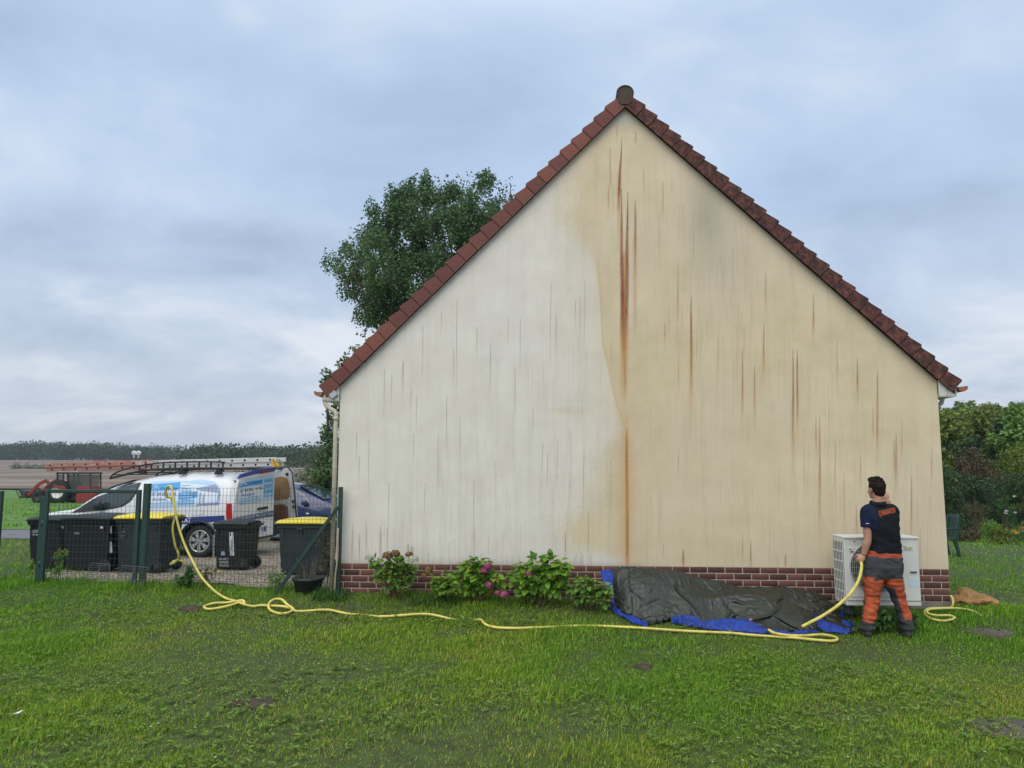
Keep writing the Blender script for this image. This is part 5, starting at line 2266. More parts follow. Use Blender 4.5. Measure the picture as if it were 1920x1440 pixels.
def settle_sheet(X, Y, Z, slack=1.13, steps=150):
    """let an oversized sheet fall and buckle over the heap (position based cloth)"""
    ny, nx = X.shape
    P = np.stack([X, Y, Z], -1).copy()
    hx0, hx1, hy0, hy1 = X.min() - .1, X.max() + .1, Y.min() - .15, Y.max() + .1
    gw, gh = 260, 130
    sup = np.full((gh, gw), np.nan)
    ix = ((X - hx0) / (hx1 - hx0) * (gw - 1))
    iy = ((Y - hy0) / (hy1 - hy0) * (gh - 1))
    gxx, gyy = np.meshgrid(np.linspace(hx0, hx1, gw), np.linspace(hy0, hy1, gh))
    sup = ground_z(gxx, gyy) + .01
    for k in range(3):                                  # splat the heap's shape on a regular grid
        for dx in (0, 1):
            for dy in (0, 1):
                a = np.clip(ix.astype(int) + dx, 0, gw - 1)
                c = np.clip(iy.astype(int) + dy, 0, gh - 1)
                np.maximum.at(sup, (c.ravel(), a.ravel()), Z.ravel() - .012)
    for k in range(3):
        sup[1:-1, 1:-1] = (sup[1:-1, 1:-1] * 2 + sup[:-2, 1:-1] + sup[2:, 1:-1] + sup[1:-1, :-2] + sup[1:-1, 2:]) / 6

    def height(p):
        a = np.clip((p[..., 0] - hx0) / (hx1 - hx0) * (gw - 1), 0, gw - 1.001)
        c = np.clip((p[..., 1] - hy0) / (hy1 - hy0) * (gh - 1), 0, gh - 1.001)
        i, j = a.astype(int), c.astype(int)
        u, v = a - i, c - j
        return (sup[j, i] * (1 - u) + sup[j, i + 1] * u) * (1 - v) + (sup[j + 1, i] * (1 - u) + sup[j + 1, i + 1] * u) * v
    patch = .5 * np.sin(X * 9 + Y * 5) + .5 * np.sin(X * 17 - Y * 13 + 1.7)
    sets = []

    def add(dj, di, stiff, phase):
        jj, ii_ = np.meshgrid(np.arange(ny - abs(dj)), np.arange(nx - abs(di)), indexing='ij')
        if di < 0:
            ii_ = ii_ - di
        key = (jj // max(1, abs(dj)) if dj else ii_ // max(1, abs(di))) % 2
        for q_ in (0, 1):
            m = key == q_
            A_ = (jj[m] * nx + ii_[m])
            B_ = ((jj[m] + dj) * nx + ii_[m] + di)
            L0 = np.linalg.norm(P.reshape(-1, 3)[A_] - P.reshape(-1, 3)[B_], axis=1) * (1 + (slack - 1 + .05 * patch.ravel()[A_]) * (.45 + .55 * sstep(.02, .20, (A_ % nx) / nx)))
            sets.append((A_, B_, L0, stiff))
    for dj, di, st_ in ((0, 1, 1.0), (1, 0, 1.0), (1, 1, .55), (1, -1, .55), (0, 2, .10), (2, 0, .10), (0, 4, .02), (4, 0, .02)):
        add(dj, di, st_, 0)
    r_ = np.random.default_rng(5)
    nz = r_.normal(size=(ny, nx))
    for k in range(3):
        nz[1:-1, 1:-1] = (nz[1:-1, 1:-1] + nz[:-2, 1:-1] + nz[2:, 1:-1] + nz[1:-1, :-2] + nz[1:-1, 2:]) / 5
    P[..., 2] += .02 + nz * .06
    Q = P.reshape(-1, 3)
    home = Q.copy()
    pin = np.zeros((ny, nx), bool)
    pin[:, 0] = pin[:, -1] = pin[0] = pin[-1] = True
    pin = pin.ravel()
    fx_ = home.reshape(ny, nx, 3)[-1]
    so_ = np.argsort(fx_[:, 0])
    front_ = np.interp(home[:, 0], fx_[so_, 0], fx_[so_, 1])
    V_ = np.zeros_like(Q)
    for st in range(steps):
        old = Q.copy()
        V_[:, 2] -= .0014
        Q += V_
        for it in range(3):
            for A_, B_, L0, k in sets:
                d = Q[B_] - Q[A_]
                ln = np.linalg.norm(d, axis=1)
                c = d * ((ln - L0) / np.maximum(ln, 1e-6) * .5 * k)[:, None]
                Q[A_] += c
                Q[B_] -= c
            Q[pin] = home[pin]
            h = height(Q)
            Q[:, 2] = np.minimum(Q[:, 2], h + .085)
            low_ = Q[:, 2] < h
            Q[low_, 2] = h[low_]
            Q[:, 1] = np.clip(Q[:, 1], front_, -.03)
        V_ = (Q - old) * .90
        V_[low_] *= .35
    return Q.reshape(ny, nx, 3)


Qs = settle_sheet(TX, TYa, TZ)
TX, TYa, TZ = Qs[..., 0], Qs[..., 1], Qs[..., 2]
tb = empty('tarpaulin', (4.7, -.7, gz(4.7, -.7)))
tag(tb, 'crumpled dark olive tarpaulin with blue underside heaped along the brick plinth', 'tarpaulin')
V = np.stack([TX - 4.7, TYa + .7, TZ - tb.location.z], -1).reshape(-1, 3)
ii = np.arange(NV - 1)[:, None] * NU + np.arange(NU - 1)[None]
Fq = np.stack([ii, ii + NU, ii + 1 + NU, ii + 1], -1).reshape(-1, 4)
o = link('sheet', np_mesh('sheet', V, Fq, smooth=True), m_tarp, tb)
sb_ = o.modifiers.new('smooth', 'SUBSURF')
sb_.levels = sb_.render_levels = 2
sd_ = o.modifiers.new('thickness', 'SOLIDIFY')
sd_.thickness = .003


def tarp_z(x, y):
    k = np.argmin((TX - x) ** 2 + (TYa - y) ** 2)
    return float(TZ.ravel()[k])


def blue_flap(lo, hi, lift=.05, n=60, m=8, Y=None):
    """a turned-back edge: lower line on the grass, upper line lying over the sheet"""
    A_ = spline([PG(*p, .02) if Y is None else PX(p[0], p[1], Y[i_]) for i_, p in enumerate(lo)], 12)
    B_ = []
    for i_, p in enumerate(hi):
        if Y is not None:
            B_.append(PX(p[0], p[1], Y[i_] - .01))
            continue
        # march to the tarp/ground surface
        d = ray(*p)
        best = None
        for t in np.linspace(6.5, 11, 500):
            w_ = CAM + d * t
            zz = gz(w_[0], w_[1])
            k = np.argmin((TX - w_[0]) ** 2 + (TYa - w_[1]) ** 2)
            if (TX.ravel()[k] - w_[0]) ** 2 + (TYa.ravel()[k] - w_[1]) ** 2 < .002:
                zz = max(zz, TZ.ravel()[k])
            if w_[2] < zz + .03:
                best = Vector(w_)
                break
        B_.append(best if best else PG(*p, .03))
    B_ = spline(B_, 12)
    vs, fs = [], []
    N_ = 90
    for i in range(N_ + 1):
        t = i / N_
        a = A_[min(int(t * (len(A_) - 1)), len(A_) - 1)]
        c = B_[min(int(t * (len(B_) - 1)), len(B_) - 1)]
        for k in range(m + 1):
            s_ = k / m
            p = a.lerp(c, s_)
            w_ = mnoise.noise(Vector((p.x * 9, p.y * 9, s_ * 1.5))) * .022 + abs(mnoise.noise(Vector((p.x * 17, s_ * 2, 4)))) * .02
            p = p + Vector((0, -.35 * w_, w_ + lift * math.sin(s_ * math.pi) * .6))
            vs.append(p - tb.location)
    for i in range(N_):
        for k in range(m):
            a = i * (m + 1) + k
            fs.append((a, a + 1, a + m + 2, a + m + 1))
    b = MB()
    b.add(vs, fs, 0, True)
    o = b.build('blue_edge', m_tblue, tb)
    s_ = o.modifiers.new('thickness', 'SOLIDIFY')
    s_.thickness = .004
    return o


blue_flap([(1125, 1074), (1129, 1086), (1136, 1100), (1141, 1114), (1142, 1136)], [(1148, 1071), (1150, 1082), (1149, 1098), (1151, 1114), (1152, 1134)], .05, Y=(-.30, -.33, -.38, -.44, -.56))
blue_flap([(1141, 1133), (1150, 1148), (1170, 1158), (1178, 1164), (1196, 1170), (1214, 1177)], [(1150, 1131), (1160, 1143), (1172, 1152), (1185, 1156), (1205, 1162), (1216, 1170)], .02)
blue_flap([(1258, 1168), (1275, 1171), (1300, 1175), (1330, 1180), (1365, 1184), (1400, 1187), (1436, 1190)], [(1262, 1161), (1272, 1154), (1300, 1157), (1325, 1168), (1350, 1162), (1385, 1159), (1412, 1166), (1442, 1184)], .07)
blue_flap([(1440, 1189), (1470, 1191), (1500, 1189), (1536, 1187)], [(1445, 1182), (1470, 1186), (1500, 1184), (1530, 1183)], .03)
blue_flap([(1523, 1164), (1535, 1178), (1555, 1185), (1592, 1188)], [(1529, 1156), (1542, 1160), (1560, 1170), (1598, 1184)], .06)
blue_flap([(1572, 1158), (1577, 1160), (1582, 1160)], [(1578, 1144), (1581, 1143), (1584, 1147)], .02)
blue_flap([(1578, 1170), (1590, 1176), (1599, 1178)], [(1580, 1163), (1590, 1165), (1600, 1173)], .02)
b = MB()
pk_ = PG(1408, 1163, .09)
b.ico(pk_ - tb.location, .022, 2, sq=(1, .5, .9))
b.build('printed_tag', mat('pink_tag', (0.5, 0.22, 0.25), .6), tb)

# ---- hoses
m_hose = mat('hose_yellow', (0.66, 0.55, 0.12), 0.45, var=0.28, vscale=9)
m_hose2 = mat('hose_yellow_dirty', (0.60, 0.53, 0.14), 0.5, var=0.2, vscale=6)
HR = .0155


def gline(pts, lift=.03):
    return [PG(p[0], p[1], p[2] if len(p) > 2 else lift) for p in pts]


# drop over the fence and across the lawn to the tarp
drop = [PX(312, 932, .10), PX(311.5, 917, .07), PX(316, 911.5, .03), PX(322, 915, -.04), PX(326, 940, -.07), PX(333, 980, -.08), PX(345, 1018, -.10), PX(360, 1050, -.14), PX(378, 1082, -.22)]
knot = gline([(400, 1106, .06), (422, 1121, .04), (446, 1128, .05), (458, 1131, .07), (455, 1126, .09), (445, 1127, .08), (425, 1130), (402, 1131), (383, 1137), (390, 1142), (410, 1140), (435, 1134, .05), (448, 1130, .08),
              (460, 1134, .06), (475, 1137), (490, 1135), (508, 1136, .05), (530, 1137, .06), (548, 1142), (540, 1149), (522, 1150), (506, 1143, .05), (504, 1132, .08), (514, 1124, .10), (528, 1124, .10), (538, 1133, .08), (548, 1140, .05),
              (556, 1146, .02), (585, 1145, .012), (602, 1143.5, .04), (620, 1144, .04), (640, 1148.5, .02), (660, 1152, -.005), (690, 1154, -.012), (712, 1156, .018), (745, 1154.5), (775, 1152, .045), (800, 1151.5, .05), (820, 1154.5), (840, 1159.5, .015),
              (862, 1163, -.02), (885, 1163.5, -.02), (901, 1162, .03), (906, 1167, .045), (915, 1173), (935, 1177), (970, 1178), (1005, 1177), (1040, 1175.5, .015), (1090, 1173.5, .010), (1140, 1174.5, .03), (1200, 1177.5), (1290, 1183.5), (1370, 1187), (1400, 1190),
              (1440, 1193, .02), (1490, 1196), (1530, 1200), (1558, 1202), (1570, 1199), (1564, 1194), (1540, 1190, .045), (1505, 1192, .045), (1475, 1191, .05), (1452, 1187, .06), (1441, 1181, .07)])
hose = tag(empty('garden_hose', (knot[20].x, knot[20].y, knot[20].z)), 'long yellow hose hanging over the fence and snaking across the lawn to the tarpaulin', 'hose')
hl = Vector(hose.location)
b = MB()
b.tube([p - hl for p in spline(drop + knot, 8)], HR, 8)
b.build('tube', m_hose, hose)
back = [PX(312, 932, .10), PX(321, 935, .14), PX(329, 960, .15), PX(324, 990, .15), PX(328, 1020, .18), PX(335, 1040, .22), PX(331, 1052, .26), PX(320, 1058, .28), PX(326, 1052, .30), PX(338, 1051, .34), PX(346, 1057, .38), PX(350, 1063, .42)]
b = MB()
b.tube([p - hl for p in spline(back, 8)], HR * .92, 8)
b.build('tube_behind_fence', m_hose, hose)
b = MB()
b.tube([p - hl for p in spline([PX(414, 1071, 1.0), PX(400, 1073, .9), PX(382, 1073, .75), PX(370, 1080, .6)], 8)], HR * .8, 8)
b.build('tube_end', m_hose, hose)
coil = [PX(1782, 1117, -.03), PX(1786, 1122, -.06), PX(1787, 1131, -.10)] + gline([(1783, 1139, .05), (1765, 1140), (1742, 1141, .04), (1734, 1147), (1737, 1155), (1752, 1162, .04), (1772, 1164), (1790, 1159, .04), (1780, 1154, .05), (1757, 1154), (1740, 1150, .05), (1742, 1143, .06), (1770, 1141, .06), (1800, 1141, .05), (1825, 1146), (1841, 1155, .025)])
hose2 = tag(empty('garden_hose', coil[8]), 'loosely coiled yellow hose in the grass by the right house corner', 'hose')
b = MB()
b.tube([p - hose2.location for p in spline(coil, 8)], HR * .85, 8)
b.build('tube', m_hose2, hose2)

# ---- bundle of tan cloth
m_cloth = mat('tan_cloth', (0.30, 0.165, 0.058), 0.9, var=0.35, vscale=6, bump=0.6, bscale=18, bdist=.03)
bp = PG(1826, 1136)
cl_ = tag(empty('cloth_bundle', bp), 'crumpled tan cloth lying on the grass past the right house corner', 'cloth')
b = MB()
for (px, py, r_, sx_s, dy) in ((1800, 1128, .075, 1.5, .05), (1812, 1119, .085, 1.3, .12), (1825, 1127, .085, 1.6, .05), (1840, 1126, .075, 1.5, 0), (1853, 1132, .06, 1.4, -.03), (1818, 1133, .06, 1.6, -.05)):
    p = PX(px, py, bp.y + dy) - bp
    b.ico((p.x, p.y, max(p.z, r_ * .6)), r_ * 1.12, 3, sq=(sx_s, 1.2, .8))
o = b.build('fold', m_cloth, cl_)
rm = o.modifiers.new('remesh', 'REMESH')
rm.mode = 'VOXEL'
rm.voxel_size = .012
bake(o)
for v in o.data.vertices:
    p = v.co
    w_ = .05 * (mnoise.voronoi(Vector((p.x * 5, p.y * 9, p.z * 16)))[0][0] - .22) + .035 * (.3 - abs(mnoise.noise(p * 14)))
    v.co = p + p.normalized() * w_ * 1.5
o.data.polygons.foreach_set('use_smooth', [True] * len(o.data.polygons))

# ---- green plastic garden chair
m_chair = mat('chair_green', (0.012, 0.048, 0.036), 0.4, var=.1, vscale=6)
cp = PG(1796, 1044)
ch = tag(empty('garden_chair', (cp.x - .22, cp.y + .25, gz(cp.x, cp.y))), 'dark green plastic garden chair half hidden by the right house corner', 'chair')
# faces left: back on the right
b = MB()
b.prism([(-.24, .40), (.22, .38), (.22, .41), (-.24, .435)], 'y', -.23, .23)
b.build('seat', m_chair, ch, .012)
b = MB()
for (a0, a1) in ((-.26, -.20), (.20, .26)):
    b.prism([(.16, .36), (.25, .36), (.345, .86), (.325, .93), (.285, .93), (.27, .86)], 'y', a0, a1)
for i in range(5):
    yy = -.15 + i * .075
    b.prism([(.215, .40), (.235, .40), (.325, .88), (.305, .88)], 'y', yy - .022, yy + .022)
b.prism([(.295, .85), (.335, .85), (.35, .93), (.305, .945)], 'y', -.2, .2)
b.build('backrest', m_chair, ch, .01)
for yy in (-.235, .235):
    b = MB()
    b.prism([(-.30, .60), (.27, .62), (.275, .655), (-.30, .635)], 'y', yy - .03, yy + .03)
    b.build('armrest', m_chair, ch, .01)
    for pts in ([(.13, .40), (.23, .40), (.29, 0), (.245, 0)], [(-.22, .64), (-.27, .64), (-.30, 0), (-.255, 0)]):
        b = MB()
        b.prism(pts, 'y', yy - .025, yy + .025)
        b.build('leg', m_chair, ch, .008)

# ---- covers, molehills, scraps on the lawn
m_cover = mat('cover_concrete', (0.085, 0.070, 0.052), 0.95, var=0.4, vscale=14, bump=0.6, bscale=60)
for (px, py, rx, ry, lab) in ((1848, 1184, .27, .24, 'round grey concrete drain cover sunk in grass beyond the hose coil'), (1892, 1367, .25, .15, 'grey concrete drain cover sunk in the grass at the right picture edge')):
    p = PG(px, py)
    cv = tag(empty('drain_cover', p + Vector((0, 0, .004))), lab, 'drain cover')
    b = MB()
    b.lathe([(0, .0), (rx * .82, .0), (rx * .84, -.006), (rx * .88, -.006), (rx * .90, .002), (rx, .0), (rx, -.05)], (0, 0, .012), 'z', 40)
    b.build('disc', m_cover, cv)
    b = MB()
    for s_ in (-1, 1):
        b.box((s_ * rx * .5, 0, .014), (.05, .02, .006))
    b.build('lifting_slot', m_dark, cv, .002)
m_earth = mat('bare_earth', (0.060, 0.045, 0.028), 0.98, var=0.4, vscale=12, bump=0.8, bscale=40, bdist=.02)
for (px, py, r_, h_, lab) in ((476, 1318, .15, .02, 'dark patch of bare earth in the front middle of the lawn'), (357, 1143, .13, .05, 'small dark molehill on the lawn left of the coiled hose'), (176, 1157, .05, .03, 'tiny clod of earth on the left lawn'), (1160, 1338 - 87, .09, .02, 'small reddish bare patch in the middle of the lawn'), (1205, 1252, .09, .03, 'small brown molehill in the lawn below the tarpaulin')):
    if px == 1160:
        continue
    p = PG(px, py)
    mh = tag(empty('molehill', p), lab, 'earth mound')
    vs, fs = [], []
    for i in range(9):
        for k in range(24):
            t = 2 * math.pi * k / 24
            rr = r_ * i / 8 * (1 + .25 * mnoise.noise(Vector((math.cos(t) * 1.5 + px, math.sin(t) * 1.5, 0))) + .22 * math.sin(3 * t + px))
            vs.append((math.cos(t) * rr * 1.25, math.sin(t) * rr, h_ * (1 - (i / 8) ** 1.6) + .012 * mnoise.noise(Vector((math.cos(t) * rr * 40, math.sin(t) * rr * 40, px))) + .004 - .02 * (i == 8)))
    fs = [(i * 24 + k, i * 24 + (k + 1) % 24, (i + 1) * 24 + (k + 1) % 24, (i + 1) * 24 + k) for i in range(8) for k in range(24)]
    b = MB()
    b.add(vs, fs, 0, True)
    b.build('soil', m_earth, mh)
for (px, py, s_, lab) in ((33, 1338, .026, 'white scrap of paper on the grass at the left edge'),):
    p = PG(px, py, .05)
    sc_ = tag(empty('litter_scrap', p), lab, 'scrap')
    b = MB()
    b.add([(-s_, -.01, .0), (s_, -.02, .012), (s_ * .9, .025, .02), (0, .03, .012), (-s_, .02, .0)], [(0, 1, 2, 3, 4)])
    o = b.build('flake', m_wtext, sc_)
    o.modifiers.new('t', 'SOLIDIFY').thickness = .003

# ================================================================== THE MAN AT THE WALL
m_skin = mat('skin', (0.42, 0.215, 0.145), 0.5, var=0.10, vscale=14)
m_hair = mat('hair_dark_brown', (0.014, 0.009, 0.006), 0.7, spec=.2, bump=0.5, bscale=90)
m_shirt = mat('polo_black', (0.011, 0.012, 0.016), 0.85, bump=0.25, bscale=240, bdist=.002)
m_sleeve = mat('polo_navy', (0.011, 0.017, 0.045), 0.85, bump=0.25, bscale=240, bdist=.002)
for m_ in (m_shirt, m_sleeve):
    m_.node_tree.nodes['Principled BSDF'].inputs['Specular IOR Level'].default_value = .15
m_tg = mat('trouser_grey', (0.038, 0.039, 0.043), 0.85, var=.25, vscale=10, bump=0.3, bscale=160, bdist=.003)
m_to = mat('trouser_orange', (0.46, 0.075, 0.022), 0.8)
n = NT(m_to)
bs = n.ramp(n.noise(8, 5, 0.65), [(0.3, (0.33, 0.055, 0.020)), (0.7, (0.53, 0.10, 0.030))])
n.base(n.mix(n.ramp(n.noise(38, 2, 0.5), [(0.715, 0.0), (0.74, 0.9)]), bs, (0.6, 0.5, 0.44)))
n.bump(n.noise(30, 4, 0.6), 0.5, 0.008)
m_band = mat('waist_orange', (0.36, 0.06, 0.022), 0.8)
m_boot = mat('boot_grey', (0.042, 0.042, 0.043), 0.8, var=.3, vscale=12)
m_ortext = mat('orange_print', (0.72, 0.13, 0.02), 0.6)
MY = -1.0
man = tag(empty('person', (PX(1662, 1180, MY).x, MY, gz(6.65, MY))), 'man in black polo and orange-grey work trousers, back turned, spraying the wall', 'person')
ML = Vector(man.location)


def mp(px, py, dy=0.0):
    """photo px at the man's distance -> local"""
    return PX(px, py, MY + dy) - ML


def loft(b, rings, n=28, mi=0):
    """rings: (centre, half width x, half depth y[, tilt vector])"""
    vs, fs = [], []
    for c, rx, ry in rings:
        for k in range(n):
            t = 2 * math.pi * k / n
            ct, st_ = math.cos(t), math.sin(t)
            e = .82
            vs.append((c.x + rx * math.copysign(abs(ct) ** e, ct), c.y + ry * math.copysign(abs(st_) ** e, st_), c.z))
    m = len(rings)
    for i in range(m - 1):
        for k in range(n):
            k2 = (k + 1) % n
            fs.append((i * n + k, i * n + k2, (i + 1) * n + k2, (i + 1) * n + k))
    fs.append(tuple(range(n - 1, -1, -1)))
    fs.append(tuple((m - 1) * n + k for k in range(n)))
    b.add(vs, fs, mi, True)


def remesh(b, name, m, parent, vox, smooth=6, fac=.5):
    o = link(name, b.mesh(name), m, parent)
    r_ = o.modifiers.new('remesh', 'REMESH')
    r_.mode = 'VOXEL'
    r_.voxel_size = vox
    if smooth:
        s_ = o.modifiers.new('smooth', 'SMOOTH')
        s_.iterations = smooth
        s_.factor = fac
    bake(o)
    o.data.polygons.foreach_set('use_smooth', [True] * len(o.data.polygons))
    return o


PM = 1 / 157.5                                       # metres per photo px at the man
shL, elL, wrL = mp(1626, 960, .0), mp(1627, 1011, -.03), mp(1620, 1040, -.02)
shR, elR, wrR = mp(1672, 958, .02), mp(1678, 985, .26), mp(1664, 938, .30)
hd = mp(1643, 917, .04)
nk = mp(1646, 946, .01)
# ---- body: head, neck, chest, arms, hands in one skin
b = MB()
hdir = Vector((-.26, .96, .10)).normalized()         # where he looks: the wall, a little left
hs = hdir.cross(Vector((0, 0, 1))).normalized()
hu = hs.cross(hdir)


def hpnt(f, s, u):
    return hd + hdir * f + hs * s + hu * u


def hell(f, s, u, rf, rs, ru, sub=3):
    bb = MB()
    bb.ico((0, 0, 0), 1.0, sub)
    b.add([hpnt(f, s, u) + hdir * (v[0] * rf) + hs * (v[1] * rs) + hu * (v[2] * ru) for v in bb.v], bb.f, 0, True)


hell(-.012, 0, .022, .098, .077, .098)               # skull
hell(.030, 0, -.045, .068, .062, .075)               # face
hell(.060, 0, -.095, .032, .036, .026)               # chin
hell(.098, 0, -.028, .020, .014, .024)               # nose
hell(.084, 0, -.072, .018, .026, .008)               # upper lip
hell(.082, 0, -.085, .016, .022, .008)               # lower lip
hell(.076, 0, .022, .024, .055, .012)                # brow
for s in (-1, 1):
    hell(.078, s * .030, -.008, .014, .014, .010)     # eyes
    hell(.055, s * .042, -.040, .030, .022, .022)     # cheek
    hell(-.008, s * .078, -.015, .020, .009, .032)    # ear
    hell(-.015, s * .081, -.004, .018, .008, .018)
b.tube([hpnt(-.030, 0, -.05), hpnt(-.040, 0, -.10), nk + Vector((0, 0, .0)), nk + Vector((0, .0, -.08))], [.058, .056, .060, .075], 16)
loft(b, [(mp(1658, 1030, .0), .125, .08), (mp(1657, 1000, .0), .115, .08), (mp(1650, 975), .145, .09), (mp(1647, 962), .16, .09), (mp(1647, 954), .10, .07)], 24)


def limb(pts, rs, n=14):
    b.tube(spline(pts, 5), list(np.interp(np.linspace(0, len(pts) - 1, (len(pts) - 1) * 5 + 1), range(len(pts)), rs)), n)


limb([shL + Vector((.02, 0, 0)), shL.lerp(elL, .5), elL, elL.lerp(wrL, .35), wrL], [.055, .050, .043, .046, .030])
limb([shR - Vector((.02, 0, 0)), shR.lerp(elR, .5), elR, elR.lerp(wrR, .35), wrR], [.055, .050, .043, .045, .029])


def hand(w, d, nrm, thumb_side, curls, spread=.0, sc=1.0):
    """palm, four unequal bent fingers and a thumb from the side of the palm"""
    d = d.normalized()
    side = d.cross(nrm).normalized() * thumb_side
    nrm = nrm.normalized()
    pc = w + d * .05 * sc
    bb = MB()
    bb.ico((0, 0, 0), 1, 3)
    b.add([pc + d * (v[0] * .052 * sc) + side * (v[1] * .042 * sc) + nrm * (v[2] * .018 * sc) for v in bb.v], bb.f, 0, True)
    for i, (off, ln) in enumerate(((.031, .070), (.011, .078), (-.010, .073), (-.030, .058))):
        p = w + d * (.085 - abs(i - 1.2) * .006) * sc + side * off * sc
        dirv = (d + side * (off * spread)).normalized()
        pts = [p - d * .02 * sc, p]
        for k, seg in enumerate((.45, .32, .23)):
            ang = curls * (.75 if k == 0 else 1.0)
            ax = dirv.cross(nrm)
            dirv = (Matrix.Rotation(ang, 3, ax) @ dirv).normalized()
            p = p + dirv * ln * seg * sc
            pts.append(p)
        b.tube(pts, [.0095 * sc, .0095 * sc, .009 * sc, .0083 * sc, .0068 * sc], 10)
    p0 = w + d * .028 * sc + side * .030 * sc
    t1 = p0 + (d * .7 + side * .65 + nrm * .25).normalized() * .036 * sc
    t2 = t1 + (d * .8 + side * .1 + nrm * .6).normalized() * .030 * sc
    t3 = t2 + (d * .6 - side * .35 + nrm * .7).normalized() * .022 * sc
    b.tube([p0 - d * .01, p0, t1, t2, t3], [.014 * sc, .014 * sc, .0115 * sc, .0105 * sc, .008 * sc], 10)


gripL = mp(1612, 1050, -.02)
hand(wrL, gripL - wrL, Vector((.35, .9, -.1)), -1, 1.0)
hand(wrR, (mp(1659, 929, .31) - wrR), Vector((-.3, .9, .2)), -1, .95, sc=.88)
body_ = remesh(b, 'body', m_skin, man, .0045, 5)
me_eye = MB()
for s in (-1, 1):
    me_eye.ico(hpnt(.088, s * .031, -.008), .0075, 2)
me_eye.build('eyes', m_dtext, man)
# ---- hair: short at the neck, longer and ruffled on top
b = MB()
hell(-.018, 0, .036, .100, .083, .098)
hell(-.060, 0, -.010, .052, .068, .080)
hell(.050, .0, .092, .052, .060, .040)
hair = remesh(b, 'hair', m_hair, man, .005, 4)
for v in hair.data.vertices:
    d = v.co - hd
    u_, f_ = d.dot(hu), d.dot(hdir)
    w_ = mnoise.noise(Vector((d.dot(hs) * 55, f_ * 55, u_ * 14)))
    v.co += d.normalized() * (.007 * w_ + .004 * mnoise.noise(d * 130)) + Vector((-.004, 0, .004)) * max(0, u_ / .1)
b = MB()
for i in range(420):                                  # loose tufts
    t, ph = rng.uniform(0, 2 * math.pi), rng.uniform(-.55, 1.5)
    u_ = math.sin(ph)
    dv = hdir * (math.cos(t) * math.cos(ph)) + hs * (math.sin(t) * math.cos(ph)) + hu * u_
    if dv.dot(hdir) > .55 and u_ < .55:
        continue
    if u_ < 0 and dv.dot(hdir) > -.2:
        continue
    p = hpnt(-.018, 0, .036) + hdir * (dv.dot(hdir) * .098) + hs * (dv.dot(hs) * .081) + hu * (u_ * .096)
    g = (Vector((rng.normal() * .5 - .3, rng.normal() * .5, .5 if u_ > .4 else -.9)) + dv * .55).normalized()
    ln = rng.uniform(.014, .030) if u_ > .2 else rng.uniform(.008, .016)
    b.tube([p, p + g * ln * .6, p + g * ln + Vector((-.003, 0, -.002))], [.0028, .002, .0006], 4)
b.build('hair_strands', m_hair, hair)
# ---- polo shirt
b = MB()
loft(b, [(mp(1657, 1036), .183, .125), (mp(1658, 1028), .176, .122), (mp(1659, 1015), .162, .118), (mp(1658, 1000), .163, .122), (mp(1654, 985), .176, .128),
         (mp(1650, 972), .192, .125), (mp(1648, 962), .190, .112), (mp(1647, 955), .150, .095), (mp(1647, 949), .092, .080), (mp(1647, 944), .066, .068)], 36)
b.tube(spline([mp(1640, 957, .0), mp(1632, 957, 0), shL, shL.lerp(elL, .30), shL.lerp(elL, .57)], 4), list(np.interp(np.linspace(0, 4, 17), range(5), [.06, .075, .078, .070, .071])), 20)
b.tube(spline([mp(1655, 957, .0), mp(1664, 957, 0), shR, shR.lerp(elR, .35), shR.lerp(elR, .62)], 4), list(np.interp(np.linspace(0, 4, 17), range(5), [.06, .075, .078, .070, .068])), 20)
shirt = remesh(b, 'polo_shirt', m_shirt, man, .008, 6)
shirt.data.materials.append(m_sleeve)
for v in shirt.data.vertices:
    p = v.co
    fold = .010 * mnoise.noise(Vector((p.x * 9 + p.z * 5, p.y * 6, p.z * 4))) + .022 * (.25 - abs(mnoise.noise(Vector((p.x * 5 - p.z * 7, 3.3, p.z * 9 + p.x * 4))))) * (1 if p.z < mp(1650, 985).z else .35)
    c = mp(1652, 990)
    d = Vector((p.x - c.x, p.y - c.y, 0))
    if d.length > 1e-4:
        v.co = p + d.normalized() * fold
sl_ = mp(1637, 950)
for pg in shirt.data.polygons:
    c = pg.center
    if c.x < mp(1637.5, 960).x - max(0, (c.z - mp(1637, 962).z)) * .35 and c.z > mp(1637, 992).z:
        pg.material_index = 1
b = MB()
cr = [(nk + Vector((math.cos(t) * .072, math.sin(t) * .072, .012 + .010 * math.sin(t)))) for t in np.linspace(0, 2 * math.pi, 26, endpoint=False)]
vs, fs = [], []
for i, p in enumerate(cr):
    t = 2 * math.pi * i / 26
    o_ = Vector((math.cos(t), math.sin(t), 0))
    vs += [p + Vector((0, 0, .028)), p + o_ * .012 + Vector((0, 0, .022)), p + o_ * .026 + Vector((0, 0, -.022)), p + o_ * .014 + Vector((0, 0, -.024))]
for i in range(26):
    j = (i + 1) % 26
    for k in range(4):
        fs.append((i * 4 + k, j * 4 + k, j * 4 + (k + 1) % 4, i * 4 + (k + 1) % 4))
b.add(vs, fs, 0, True)
b.build('collar', m_shirt, man)
from mathutils.bvhtree import BVHTree
bv_ = BVHTree.FromPolygons([v.co for v in shirt.data.vertices], [tuple(p.vertices) for p in shirt.data.polygons])


def on_back(p, off):
    h = bv_.ray_cast(Vector((p.x, -1.0, p.z)), Vector((0, 1, 0)))
    return h[0] + Vector((0, -off, 0)) if h[0] is not None else None


